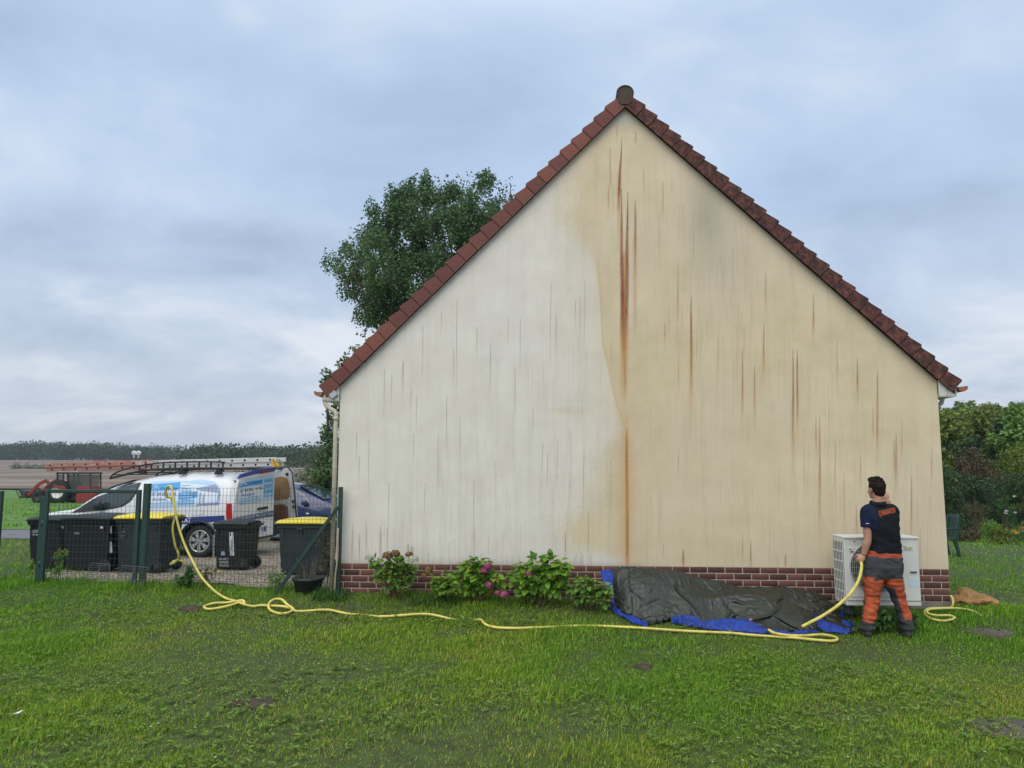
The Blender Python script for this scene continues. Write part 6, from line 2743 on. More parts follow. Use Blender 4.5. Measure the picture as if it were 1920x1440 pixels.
me = text_mesh('CJ RENOVATION', 1.0, .004, spacing=1.1)
xs_ = [v.co.x for v in me.vertices]
ys_ = [v.co.y for v in me.vertices]
pA, pB = mp(1647.5, 964.5, -.1), mp(1680.5, 957.5, -.1)
hgt = 11.5 * PM
w_, h_ = max(xs_) - min(xs_), max(ys_) - min(ys_)
import bmesh
bm = bmesh.new()
bm.from_mesh(me)
bmesh.ops.triangulate(bm, faces=bm.faces)
bmesh.ops.subdivide_edges(bm, edges=[e for e in bm.edges if e.calc_length() > .3], cuts=2)
bm.to_mesh(me)
bm.free()
ok = True
for v in me.vertices:
    s_ = (v.co.x - min(xs_)) / w_
    t_ = (v.co.y - (max(ys_) + min(ys_)) / 2) / h_
    p = pA.lerp(pB, s_) + Vector((0, 0, t_ * hgt))
    q_ = on_back(p, .004)
    v.co = q_ if q_ is not None else p
link('back_lettering', me, m_ortext, shirt)
b = MB()
for (px, py) in ((1617, 980.5),):
    for k in range(5):
        q_ = on_back(mp(1618.5 + k * 1.1, 980.5), .003)
        q2 = on_back(mp(1619.6 + k * 1.1, 980.5), .003)
        if q_ is not None and q2 is not None:
            b.bar(q_, q2, .004, .006)
if b.v:
    b.build('sleeve_mark', m_wtext, shirt)
# ---- work trousers
b = MB()
loft(b, [(mp(1656, 1086), .165, .10), (mp(1656, 1075), .212, .135), (mp(1656, 1062), .212, .142), (mp(1656, 1048), .203, .130), (mp(1657, 1038), .186, .120), (mp(1657, 1032), .175, .115)], 32)
LL = [(mp(1641, 1072), .105, .125), (mp(1637, 1088), .106, .120), (mp(1635.5, 1104), .090, .102), (mp(1635, 1120, .01), .078, .090), (mp(1633, 1138, .0), .074, .085), (mp(1630, 1156, -.02), .073, .080), (mp(1627.5, 1170, -.02), .072, .082), (mp(1626, 1181, -.02), .076, .09)]
RL = [(mp(1670, 1072), .105, .125), (mp(1674, 1088), .102, .118), (mp(1679, 1104), .088, .102), (mp(1684, 1120, .02), .078, .090), (mp(1690, 1138, .01), .074, .085), (mp(1696, 1156, 0), .073, .080), (mp(1699.5, 1170, 0), .072, .082), (mp(1701, 1180, 0), .077, .09)]
loft(b, LL, 24)
loft(b, RL, 24)
tr_ = remesh(b, 'work_trousers', m_tg, man, .008, 6)
for m_ in (m_to, m_band):
    tr_.data.materials.append(m_)
zk = lambda py: mp(1650, py).z
for v in tr_.data.vertices:
    p = v.co
    low = sstep(zk(1075), zk(1160), p.z)
    w_ = (.005 + .009 * low) * mnoise.noise(Vector((p.x * 8, p.y * 8, p.z * 26))) + .020 * (.25 - abs(mnoise.noise(Vector((p.x * 10 + p.z * 6, p.y * 5, p.z * 14)))))
    left = p.x < mp(1657, 1090).x
    rings = LL if left else RL
    zs_ = [r_[0].z for r_ in rings][::-1]
    cx_ = float(np.interp(p.z, zs_, [r_[0].x for r_ in rings][::-1]))
    cy_ = float(np.interp(p.z, zs_, [r_[0].y for r_ in rings][::-1]))
    if p.z > zk(1075):
        cx_, cy_ = mp(1656, 1060).x, mp(1656, 1060).y
    d = Vector((p.x - cx_, p.y - cy_, 0))
    if d.length > 1e-4:
        v.co = p + d.normalized() * w_
for pg in tr_.data.polygons:
    c = pg.center
    left = c.x < mp(1657, 1090).x
    rings = LL if left else RL
    zs_ = [r_[0].z for r_ in rings][::-1]
    cx_ = float(np.interp(c.z, zs_, [r_[0].x for r_ in rings][::-1]))
    rx_ = float(np.interp(c.z, zs_, [r_[1] for r_ in rings][::-1]))
    s_ = (c.x - cx_) / rx_
    wob = .006 * math.sin(c.x * 40)
    if c.z > zk(1043.5) + wob - (c.x - mp(1656, 1040).x) * .05:
        pg.material_index = 2
    elif left:
        top = zk(1086) + .02 * s_ + (.05 if s_ < -.35 else 0)
        if c.z < top and c.z > zk(1164) + wob and s_ > -1.0:
            pg.material_index = 1
    else:
        top = zk(1083)
        inner = -.05 - .45 * float(sstep(zk(1095), zk(1085), c.z)) * 2
        if c.z < top and c.z > zk(1160) + wob and s_ > (-1.2 if c.z > zk(1100) else -.46):
            pg.material_index = 1
for (cx_, cy_, dy) in ((1626, 1182, -.02), (1701, 1182, 0.0)):
    b = MB()
    f0 = mp(cx_, cy_, dy)
    gl = gz(f0.x + ML.x, f0.y + ML.y) - ML.z
    vs_ = []
    loft(b, [(Vector((f0.x, f0.y + .07, gl + .0)), .052, .145), (Vector((f0.x, f0.y + .07, gl + .035)), .053, .146), (Vector((f0.x, f0.y + .045, gl + .075)), .050, .11), (Vector((f0.x, f0.y + .0, gl + .12)), .052, .065), (Vector((f0.x, f0.y, gl + .17)), .050, .058)], 20)
    b.build('boot', m_boot, man)
# ---- the hose he holds, and the lance
hh_ = [mp(1614, 1043, -.015) + ML, mp(1614, 1052, -.02) + ML, mp(1615.5, 1062, -.05) + ML, mp(1612, 1082, -.08) + ML, mp(1603, 1101, -.12) + ML, mp(1588, 1120, -.16) + ML, mp(1566, 1139, -.20) + ML, mp(1540, 1156, -.24) + ML, mp(1517, 1168, -.27) + ML, mp(1504, 1175, -.29) + ML]
ho = tag(empty('garden_hose', hh_[7]), 'yellow hose hanging from the man\'s left hand down onto the tarpaulin', 'hose')
b = MB()
b.tube([p - ho.location for p in spline(hh_, 8)], HR * 1.12, 10)
b.build('tube', m_hose, ho)
lp = [mp(1664, 936, .33) + ML, mp(1655, 925, .45) + ML, mp(1640, 908, .70) + ML, mp(1634, 902, .80) + ML]
la = tag(empty('spray_lance', lp[0]), 'slim black spray lance held up in front of the man\'s head', 'lance')
b = MB()
b.tube([p - lp[0] for p in lp], [.012, .009, .007, .007], 8)
b.build('tube', m_black, la)
b = MB()
b.tube([lp[3] - lp[0], mp(1632, 900, .84) + ML - lp[0]], [.011, .008], 8)
b.build('nozzle', m_stray, la)

# ================================================================== VEGETATION
lm_pop = leaf_mat('poplar_leaf', (0.050, 0.098, 0.038), (0.151, 0.254, 0.092), transl=.22)
lm_wood = leaf_mat('woodland_leaf', (0.069, 0.143, 0.036), (0.173, 0.306, 0.068), transl=.15, objvar=.6)
lm_yel = leaf_mat('yellowing_leaf', (0.085, 0.139, 0.030), (0.236, 0.278, 0.052), transl=.2)
lm_dark = leaf_mat('dark_hedge_leaf', (0.023, 0.053, 0.025), (0.088, 0.151, 0.058), transl=.15)
lm_redd = leaf_mat('reddish_leaf', (0.069, 0.058, 0.035), (0.166, 0.117, 0.066), transl=.15)
lm_grey = leaf_mat('cotoneaster_leaf', (0.066, 0.094, 0.048), (0.231, 0.276, 0.153), transl=.15, extra=(0.22, 0.20, 0.14))
lm_hyd = leaf_mat('hydrangea_leaf', (0.081, 0.190, 0.026), (0.217, 0.380, 0.043), transl=.3, rough=.45, extra=(0.30, 0.26, 0.03))
lm_hyo = leaf_mat('hydrangea_leaf_olive', (0.086, 0.181, 0.036), (0.216, 0.365, 0.064), transl=.3, extra=(0.26, 0.20, 0.04))
lm_weed = leaf_mat('weed_leaf', (0.030, 0.090, 0.021), (0.090, 0.195, 0.045), transl=.3)
lm_dry = leaf_mat('dry_leaf', (0.060, 0.050, 0.022), (0.150, 0.120, 0.055), transl=.2)
lm_pink = leaf_mat('petal_pink', (0.30, 0.05, 0.14), (0.60, 0.16, 0.32), transl=.25, extra=(0.20, 0.12, 0.05))
lm_rose = leaf_mat('petal_faded', (0.20, 0.11, 0.045), (0.34, 0.20, 0.085), transl=.25)
lm_crm = leaf_mat('petal_cream', (0.52, 0.52, 0.40), (0.75, 0.75, 0.62), transl=.25)
lm_wht = leaf_mat('petal_white', (0.65, 0.65, 0.62), (0.82, 0.82, 0.80), transl=.25)
lm_orn = leaf_mat('petal_orange', (0.50, 0.10, 0.02), (0.75, 0.25, 0.06), transl=.25)
lm_yfl = leaf_mat('petal_yellow', (0.55, 0.42, 0.02), (0.70, 0.56, 0.05), transl=.25)
m_bark = mat('bark', (0.075, 0.060, 0.045), 0.95, var=.35, vscale=8, bump=.8, bscale=14, bdist=.03)
m_stem = mat('woody_stem', (0.10, 0.075, 0.045), 0.9, var=.3, vscale=15)
m_gstem = mat('green_stem', (0.06, 0.10, 0.03), 0.8, var=.3, vscale=15)


def foliage(name, m, parent, pos, axis, nrm, ln, rnd, wr=.6, big=False, droop=.15, fold=.2, origin=None):
    V, F_, r_ = leaf_arrays(pos, axis, nrm, ln, ln * wr, rnd, big, droop, fold)
    if origin is not None:
        V = V - np.array(origin)
    return link(name, np_mesh(name, V, F_, {'rnd': r_}, smooth=big), m, parent)


def trunk_mesh(b, base, top, r, limbs=()):
    pts = [Vector(base)]
    for i in range(1, 6):
        t = i / 5
        p = Vector(base).lerp(Vector(top), t)
        pts.append(p + Vector((rng.normal() * r * .5, rng.normal() * r * .5, 0)))
    b.tube(pts, list(np.linspace(r * 1.15, r * .35, 6)), 10)
    for tgt in limbs:
        t0 = rng.uniform(.25, .8)
        p0 = Vector(base).lerp(Vector(top), t0)
        tg = Vector(tgt)
        mid = p0.lerp(tg, .5) + Vector((0, 0, -.12 * (tg - p0).length))
        rr = r * (1 - t0 * .7) * .45
        b.tube(spline([p0, mid, tg], 4), list(np.linspace(rr, rr * .25, 9)), 6)


# ---- the big poplar behind the roof
TYP = 17.0
cl = [(650, 495, 30), (664, 540, 28), (690, 582, 26), (690, 612, 15), (700, 470, 44), (718, 425, 38), (738, 388, 26), (760, 372, 28), (782, 352, 20), (806, 338, 11), (800, 400, 46), (850, 382, 36),
      (833, 343, 11), (868, 348, 16), (880, 334, 10), (906, 350, 16), (912, 336, 8), (932, 354, 15), (950, 362, 16), (958, 345, 8), (900, 402, 46), (760, 450, 56), (722, 520, 46), (830, 460, 58), (780, 520, 58),
      (720, 578, 30), (742, 560, 40), (850, 520, 60), (900, 460, 60), (940, 420, 42), (955, 480, 60), (690, 540, 34), (637, 492, 15), (622, 498, 9), (678, 622, 9), (1000, 430, 50), (1030, 500, 60), (960, 560, 60),
      (880, 600, 60), (800, 600, 50), (820, 352, 12), (893, 342, 10), (775, 360, 12), (655, 465, 14), (668, 442, 14), (690, 405, 12), (700, 420, 18), (730, 372, 10)]
cen, rad = [], []
for px, py, r_ in cl:
    for k in range(1 if r_ < 20 else 3):
        dy = rng.uniform(-1, 1) * (0.5 if r_ < 20 else 2.3)
        j = 0 if k == 0 else r_ * .25
        p = PX(px + rng.uniform(-j, j), py + rng.uniform(-j, j), TYP + dy)
        rr = r_ / 52.0 * (1 if k == 0 else .8)
        cen.append(p)
        rad.append((rr * .9, rr * .95, rr * (1.15 if r_ > 24 else 1.7)))
cen, rad = np.array(cen), np.array(rad)
pb = Vector((1.0, TYP, gz(1.0, TYP)))
pop = tag(empty('poplar_tree', pb), 'large dark green poplar rising behind the left slope of the roof', 'tree')
# ragged edge: many small upright sprigs around each clump
n0 = len(cen)
wv = rad[:, 0] ** 2
ix = rng.choice(n0, 760, p=wv / wv.sum())
d = rand_unit(760)
sp_c = cen[ix] + d * rad[ix] * rng.uniform(.70, .98, (760, 1))
sp_r = np.stack([rng.uniform(.14, .30, 760)] * 2 + [rng.uniform(.25, .50, 760)], 1)
pos, ax, nr, ln, rn = clump_leaves(sp_c, sp_r, 72000, .100, shell=.2)
p2, a2, n2, l2, r2 = clump_leaves(cen, rad, 14000, .11, shell=.5)
foliage('crown', lm_pop, pop, np.concatenate([pos, p2]), np.concatenate([ax, a2]), np.concatenate([nr, n2]), np.concatenate([ln, l2]), np.concatenate([rn, r2 * .6]), .75, origin=pb)
b = MB()
trunk_mesh(b, (0, 0, -.2), (-.6, 0, 9.5), .30, [Vector(c) - pb for c in cen[rng.choice(n0, 26, replace=False)]])
b.build('trunk', m_bark, pop)
# ---- young trees whose tips show over the left eave
for (tips, yy, lab) in (([(640, 683, 9), (636, 700, 9), (645, 672, 6), (651, 667, 5), (662, 655, 6), (668, 650, 5)], 14.0, 'young tree whose leafy tips show just above the lower left roof edge'),
                        ([(612, 702, 9), (610, 718, 8), (617, 712, 8), (609, 693, 4)], 14.6, 'slender young tree showing at the outer end of the left eave')):
    c_ = [PX(px, py, yy) for px, py, r_ in tips]
    r_ = [t[2] / 58 for t in tips]
    p0 = Vector((c_[0].x + .35, yy, gz(c_[0].x, yy)))
    yt = tag(empty('young_tree', p0), lab, 'tree')
    c2 = list(c_) + [Vector((p0.x + rng.normal() * .25, yy + rng.normal() * .2, p0.z + z)) for z in np.linspace(1.0, max(2.0, c_[0].z - p0.z - .5), 14)]
    r2_ = r_ + list(np.linspace(.42, .22, 14))
    pos, ax, nr, ln, rn = clump_leaves(np.array(c2), np.array(r2_), 2600, .11, shell=.2)
    foliage('crown', lm_pop, yt, pos, ax, nr, ln, rn, .75, origin=p0)
    b = MB()
    trunk_mesh(b, (0, 0, -.1), c_[0] - p0, .05, [c - p0 for c in c2[1:]])
    b.build('trunk', m_bark, yt)


# ---- tree templates for the wood on the right
def make_tree(name, label, m, h, w, leaf, nleaf, group=None, seed=0, low=.12, cat='tree', spr=90):
    root = tag(empty(name, (0, 0, 0)), label, cat, group)
    cs, rs = [], []
    for i in range(26):
        t = rng.uniform(low, 1)
        prof = math.sin(math.pi * min(1, .22 + .78 * t) ** .9) ** .7 if t < 1 else 0
        a = rng.uniform(0, 2 * math.pi)
        rr = w * .5 * prof * rng.uniform(.35, .85)
        s_ = w * rng.uniform(.12, .22)
        cs.append((math.cos(a) * rr, math.sin(a) * rr, h * (t * .92) + 0))
        rs.append((s_, s_, s_ * .85))
    cs, rs = np.array(cs), np.array(rs)
    ix_ = rng.choice(26, spr)
    dd = rand_unit(spr)
    c2 = cs[ix_] + dd * rs[ix_] * rng.uniform(.7, 1.05, (spr, 1))
    r2 = rs[ix_] * rng.uniform(.22, .42, (spr, 1))
    p1, a1, n1, l1, q1 = clump_leaves(c2, r2, int(nleaf * .72), leaf, shell=.2)
    p2, a2, n2, l2, q2 = clump_leaves(cs, rs, int(nleaf * .28), leaf, shell=.4)
    foliage('crown', m, root, np.concatenate([p1, p2]), np.concatenate([a1, a2]), np.concatenate([n1, n2]), np.concatenate([l1, l2]), np.concatenate([q1, q2]), .8)
    b = MB()
    trunk_mesh(b, (0, 0, -.6), (0, 0, h * .75), w * .035, [tuple(c) for c in cs[:7]])
    b.build('trunk', m_bark, root)
    return root


WG = 'trees of the wood on the hillside'
tmpl = [make_tree('broadleaf_tree', 'mid green broadleaf tree of the dense wood on the hillside right of the house', lm_wood, 8.5, 7.0, .34, 5200, WG),
        make_tree('broadleaf_tree', 'yellowing broadleaf tree of the dense wood on the hillside right of the house', lm_yel, 8.0, 7.5, .34, 5200, WG),
        make_tree('broadleaf_tree', 'dark green broadleaf tree of the dense wood on the hillside right of the house', lm_dark, 9.5, 6.5, .34, 5200, WG)]
used = set()
rows = [(34, 9, .62), (44, 10, .72), (56, 11, .85), (72, 12, .95), (92, 12, 1.0), (116, 13, 1.05), (142, 13, 1.1)]
for ri, (yy, n_, sc) in enumerate(rows):
    for i in range(n_):
        px = 1640 + (2130 - 1640) * (i + .5 + rng.uniform(-.35, .35)) / n_
        y = yy + rng.uniform(-3.5, 3.5) * (1 + ri * .3)
        x = PX(px, 800, y).x
        k = int(rng.choice(3, p=[.50, .22, .28]))
        if ri == 6 and rng.random() < .5:
            k = 2
        t0 = tmpl[k]
        o = t0 if k not in used else copy_tree(t0)
        used.add(k)
        o.location = (x, y, gz(x, y) - .5)
        zl = PX(px, 748 + rng.uniform(-3, 14), y).z
        s_ = sc * rng.uniform(.72, 1.08) * (.62 if ri == 6 else (.72 if ri == 5 else (.85 if ri == 4 else 1)))
        s_ = min(s_, max(.25, (zl - gz(x, y) + .5) / (9.2, 8.7, 10.2)[k]))
        o.scale = (s_ * rng.uniform(.9, 1.15), s_ * rng.uniform(.9, 1.15), s_)
        o.rotation_euler = (0, 0, rng.uniform(0, 6.28))


# ---- shrubs along the garden's far edge
def shrub(name, label, m, px, pyb, pyt, wpx, Y, leaf, nleaf, group=None, cat='shrub', wr=.55, stems=9):
    base = PX(px, pyb, Y)
    base.z = gz(base.x, Y)
    sc = FPX / (Y - CAM[1])
    h = PX(px, pyt, Y).z - base.z
    w = wpx / sc
    root = tag(empty(name, base), label, cat, group)
    cs, rs = [], []
    for i in range(20):
        t = rng.uniform(.12, .95)
        a = rng.uniform(0, 2 * math.pi)
        rr = w * .5 * math.sqrt(max(.05, 1 - (t - .35) ** 2 / .5)) * rng.uniform(.2, .8)
        s_ = w * rng.uniform(.10, .19)
        cs.append((math.cos(a) * rr, math.sin(a) * rr * .8, h * t * .9))
        rs.append((s_, s_, min(s_, h * .2)))
    cs, rs = np.array(cs), np.array(rs)
    ix_ = rng.choice(20, 110)
    c2 = cs[ix_] + rand_unit(110) * rs[ix_] * rng.uniform(.7, 1.1, (110, 1))
    r2 = rs[ix_] * rng.uniform(.2, .45, (110, 1))
    p1, a1, n1, l1, q1 = clump_leaves(c2, r2, int(nleaf * .65), leaf, shell=.15)
    p2, a2, n2, l2, q2 = clump_leaves(cs, rs, int(nleaf * .35), leaf, shell=.4)
    P_ = np.concatenate([p1, p2])
    P_[:, 2] = np.maximum(P_[:, 2], .02)
    foliage('foliage', m, root, P_, np.concatenate([a1, a2]), np.concatenate([n1, n2]), np.concatenate([l1, l2]), np.concatenate([q1, q2]), wr)
    b = MB()
    for c in cs[:stems]:
        b.tube(spline([(rng.normal() * .05, rng.normal() * .05, -.05), (c[0] * .35, c[1] * .35, c[2] * .55), tuple(c)], 4), list(np.linspace(.022, .006, 9)), 5)
    b.build('stem', m_stem, root)
    return root


HGp = 'hedge shrubs at the end of the garden'
shrub('hedge_shrub', 'very dark green hedge shrub nearest the right house corner', lm_dark, 1775, 984, 858, 95, 17.5, .075, 6500, HGp)
shrub('hedge_shrub', 'dark green hedge shrub with glossy leaves behind the garden chair', lm_dark, 1828, 984, 880, 95, 18.2, .075, 6500, HGp)
shrub('hedge_shrub', 'reddish brown shrub rising behind the dark hedge', lm_redd, 1838, 975, 832, 100, 21.5, .09, 5200, HGp)
shrub('hedge_shrub', 'grey green hedge shrub behind the white rose bush', lm_dark, 1888, 984, 872, 100, 18.8, .075, 6500, HGp)
shrub('hedge_shrub', 'yellow green rounded shrub at the right picture edge above the hedge', lm_yel, 1925, 975, 818, 110, 22.5, .09, 5600, HGp)
shrub('hedge_shrub', 'dark hedge shrub cut by the right picture edge', lm_dark, 1955, 986, 885, 90, 17.8, .075, 5000, HGp)
shrub('hedge_shrub', 'dark green shrub hidden mostly behind the right house wall', lm_dark, 1715, 984, 850, 90, 18.5, .075, 3500, HGp)
db = shrub('dry_shrub', 'brownish straggly shrub in the bed beside the rose', lm_dry, 1832, 987, 945, 75, 15.5, .05, 900, None, stems=16)
rs_ = shrub('rose_bush', 'tall rose bush with a few white blooms in the garden bed', lm_weed, 1888, 990, 918, 52, 15.0, .05, 1300, None, stems=14)


def bloom(parent, p, r, m, n_=60, name='flower_head', size=None, flat=1.0):
    d = rand_unit(n_)
    d[:, 2] = np.abs(d[:, 2]) * 1.0 - .35
    d = unit(d)
    pos = np.array(p) + d * r * np.array([1, 1, flat]) * rng.uniform(.6, 1.0, (n_, 1))
    ax = unit(np.cross(d, rand_unit(n_)))
    s_ = size or r * .45
    return foliage(name, m, parent, pos - ax * s_ * .5, ax, d, s_ * rng.uniform(.8, 1.2, n_), rng.random(n_), .9)


for (px, py) in ((1902, 931), (1887, 958), (1904, 961), (1886, 962)):
    p = PX(px, py, 14.7) - rs_.location
    bloom(rs_, p, .055, lm_wht, 30)
ff = tag(empty('flower_clump', PX(1908, 1002, 13.5)), 'clump of orange flowers in the bed at the right picture edge', 'flowers')
ff.location.z = gz(ff.location.x, ff.location.y)
c_ = np.array([(rng.uniform(-.55, .7), rng.uniform(-.5, .5), rng.uniform(.1, .28)) for i in range(20)])
pos, ax, nr, ln, rn = clump_leaves(c_, np.full(20, .12), 900, .06, shell=.1)
foliage('foliage', lm_weed, ff, pos, ax, nr, ln, rn, .4)
for i in range(16):
    bloom(ff, (rng.uniform(-.25, .7), rng.uniform(-.5, .2), rng.uniform(.25, .50)), .07, lm_orn if i % 4 else lm_yfl, 24)
low = tag(empty('border_planting', (0, 0, 0)), None, None)
C.objects.unlink(low)
bpy.data.objects.remove(low)
for i, (px, py, w_, mm, lab) in enumerate(((1800, 986, 60, lm_dry, 'low withered plants at the left end of the garden bed'), (1862, 995, 55, lm_hyo, 'low olive green plants in the middle of the garden bed'), (1880, 1006, 40, lm_yel, 'low yellowish plants at the front of the garden bed'))):
    shrub('border_plant', lab, mm, px, py, py - 20, w_, 14.2 - i * .6, .06, 900, None, 'plant')

# ---- grey-green arching shrub behind the blue car
base = PX(606, 985, 15.5)
base.z = gz(base.x, 15.5)
co = tag(empty('arching_shrub', base), 'grey green shrub with arching twigs behind the blue car by the house corner', 'shrub')
b = MB()
cs, rs = [], []
for i in range(80):
    a = rng.uniform(0, 2 * math.pi)
    reach = rng.uniform(.3, 1.35)
    hh_ = rng.uniform(1.2, 3.1) * (1 - .18 * reach)
    e = Vector((math.cos(a) * reach * .55, math.sin(a) * reach * .55, hh_))
    f = Vector((math.cos(a) * reach, math.sin(a) * reach, hh_ * rng.uniform(.72, .96)))
    pl = spline([(0, 0, 0), e * .55 + Vector((0, 0, .15)), e, f], 5)
    b.tube(pl, list(np.linspace(.02, .004, len(pl))), 4)
    for p in pl[5:]:
        cs.append(tuple(p))
        rs.append(.14)
    g_ = f + Vector((math.cos(a) * .15, math.sin(a) * .15, -.25))
    cs.append(tuple(g_))
    rs.append(.10)
b.build('stem', m_stem, co)
pos, ax, nr, ln, rn = clump_leaves(np.array(cs), np.array(rs), 15000, .05, shell=.1)
foliage('foliage', lm_grey, co, pos, ax, nr, ln, rn, .6)

# ---- far wood along the skyline on the left: one mass
cs, rs = [], []
for i in range(430):
    px = rng.uniform(-150, 660)
    if px < 330:
        Y = rng.uniform(425, 470)
        top = np.interp(px, [-150, 0, 55, 120, 160, 190, 250, 330], [830, 833, 826, 828, 832, 829, 834, 837]) + rng.uniform(0, 9)
    else:
        Y = rng.uniform(300, 420) if rng.random() < .7 else rng.uniform(230, 300)
        top = np.interp(px, [330, 390, 410, 450, 480, 560, 660], [838, 836, 830, 836, 832, 834, 832]) + rng.uniform(0, 12)
    p = PX(px, top, Y)
    g = gz(p.x, Y)
    H = max(p.z - g, 4)
    for k in range(5):
        rr = rng.uniform(1.8, 3.6)
        z = p.z - rr if k == 0 else g + H * rng.uniform(.12, .85)
        cs.append((p.x + rng.uniform(-3.5, 3.5) * (k > 0), Y + rng.uniform(-3, 3), z))
        rs.append((rr * 1.1, rr * 1.1, rr))
pos, ax, nr, ln, rn = clump_leaves(np.array(cs), np.array(rs), 60000, 1.05, shell=.55)
lm_far = leaf_mat('far_wood_leaf', (0.023, 0.049, 0.020), (0.052, 0.093, 0.035), transl=.1)
fw = foliage('woodland', lm_far, None, pos, ax, nr, ln, rn, .8)
tag(fw, 'distant dark wood along the skyline beyond the ploughed field', 'woodland', None, 'stuff')
# hedgerow across the field
for (xa, xb, py, Y, lab) in ((25, 150, 893, 215, 'short dark hedgerow across the brown field behind the tractor'), (178, 190, 888, 215, 'small dark bush in the brown field right of the tractor'), (300, 560, 880, 140, 'low hedge on the field edge behind the van')):
    base = PX((xa + xb) / 2, py, Y)
    base.z = gz(base.x, Y) + .2
    n_ = max(4, int((xb - xa) / 3))
    c_ = np.array([PX(px, py, Y) for px in np.linspace(xa, xb, n_)])
    c_[:, 2] = [gz(c[0], Y) + .7 for c in c_]
    c_ += rng.normal(size=c_.shape) * np.array([.3, .5, .25])
    pos, ax, nr, ln, rn = clump_leaves(c_, np.stack([rng.uniform(.6, 1.1, n_)] * 3, 1), 1400, .4, shell=.4)
    o = foliage('hedgerow' if xb - xa > 20 else 'field_bush', lm_dark, None, pos, ax, nr, ln, rn, .8, origin=base)
    o.location = base
    tag(o, lab, 'hedge' if xb - xa > 20 else 'bush')


# ---- planting along the plinth
def hydrangea(name, label, m, blobs, base_px, Y, nleaf, leaf, heads=(), stems=12, sp_=1.0):
    base = PX(base_px[0], base_px[1], Y)
    base.z = gz(base.x, Y)
    root = tag(empty(name, base), label, 'shrub')
    sc = FPX / (Y - CAM[1])
    cs = np.array([PX(px, py, Y + rng.uniform(-.12, .12)) - base for px, py, r_ in blobs])
    rs = np.array([(r_ / sc, r_ / sc * .9, r_ / sc) for px, py, r_ in blobs])
    idx = rng.choice(len(cs), nleaf, p=(rs[:, 0] ** 2) / (rs[:, 0] ** 2).sum())
    d = rand_unit(nleaf)
    d[:, 1] = np.where(d[:, 1] > .3, -d[:, 1], d[:, 1])
    pos = cs[idx] + d * rs[idx] * rng.uniform(.45, 1.0, (nleaf, 1))
    pos[:, 2] = np.maximum(pos[:, 2], .03)
    pos[:, 1] = np.minimum(pos[:, 1], -Y - .02 + 0)
    ax = unit(d * np.array([1, 1, .5]) + rand_unit(nleaf) * .5 + np.array([0, -.15, -.10]))
    nr = unit(d * .4 + np.array([0, -.35, 1.0]) + rand_unit(nleaf) * .35)
    ln = leaf * rng.uniform(.6, 1.25, nleaf)
    rn = rng.random(nleaf)
    foliage('foliage', m, root, pos, ax, nr, ln, rn, .74, big=True, droop=.18, fold=.16)
    b = MB()
    for c in cs[rng.choice(len(cs), min(stems, len(cs)), replace=False)]:
        b.tube(spline([(rng.normal() * .05, rng.normal() * .03, -.03), (c[0] * .5 + rng.normal() * .03, c[1] * .5, c[2] * .6), tuple(c)], 4), list(np.linspace(.009, .004, 9)), 5)
    for (px, py, r_, hm) in heads:
        p = PX(px, py, Y - .14) - base
        q_ = cs[np.argmin(np.linalg.norm(cs - np.array(p), axis=1))]
        b.tube([tuple(q_), tuple(p)], .004, 5)
    b.build('stem', m_stem, root)
    for (px, py, r_, hm) in heads:
        p = PX(px, py, Y - .14) - base
        bloom(root, p, r_ / sc * 1.2, hm, int(90 + r_ * 12), flat=.85, size=.026)
    return root


hydrangea('panicle_hydrangea', 'leggy hydrangea with cream and brown flower heads against the brick plinth', lm_hyo,
          [(740, 1062, 14), (728, 1070, 12), (752, 1068, 13), (765, 1075, 12), (738, 1082, 13), (715, 1080, 9), (750, 1088, 10), (772, 1062, 8), (705, 1052, 7), (730, 1096, 7), (700, 1056, 5), (755, 1100, 7)], (738, 1113), -.30, 420, .080,
          [(692, 1046, 6.5, lm_crm), (775, 1049, 9, lm_crm), (727, 1043, 9, lm_rose), (741, 1039, 8, lm_rose), (748, 1048, 8, lm_hyo), (767, 1040, 6, lm_rose), (751, 1058, 7, lm_hyo), (713, 1077, 6, lm_hyo), (803, 1070, 7, lm_rose), (796, 1078, 5, lm_rose)], 12)
hydrangea('hydrangea', 'small bright green hydrangea without flowers, left of the pink ones', lm_hyd, [(822, 1092, 13), (838, 1086, 14), (845, 1098, 12), (828, 1102, 12)], (833, 1114), -.32, 170, .085)
hydrangea('hydrangea', 'bright green hydrangea with pink heads on its right side', lm_hyd,
          [(882, 1062, 15), (895, 1056, 12), (872, 1078, 15), (898, 1078, 17), (920, 1082, 15), (885, 1098, 16), (908, 1098, 14), (928, 1096, 10), (880, 1108, 12), (905, 1064, 10)], (898, 1118), -.34, 420, .10,
          [(914, 1062, 7.5, lm_pink), (909, 1070, 7.5, lm_pink), (918, 1098, 6.5, lm_pink), (945, 1115, 7.5, lm_pink), (932, 1112, 4, lm_pink)])
hydrangea('hydrangea', 'largest hydrangea, bushy and yellowing, with one pink head on its left', lm_hyd,
          [(985, 1068, 15), (1008, 1058, 15), (1030, 1058, 15), (1050, 1062, 13), (972, 1082, 13), (998, 1082, 17), (1022, 1082, 18), (1046, 1082, 15), (985, 1100, 15), (1010, 1102, 16), (1036, 1100, 16), (1056, 1076, 9), (990, 1112, 9)], (1012, 1120), -.36, 560, .105,
          [(993, 1076, 7.5, lm_pink)])
hydrangea('hydrangea', 'low loose hydrangea without flowers touching the tarpaulin', lm_hyo,
          [(1078, 1104, 11), (1098, 1096, 13), (1116, 1100, 13), (1130, 1108, 12), (1108, 1114, 13), (1086, 1116, 11), (1128, 1122, 9), (1092, 1088, 7)], (1105, 1128), -.45, 300, .085)


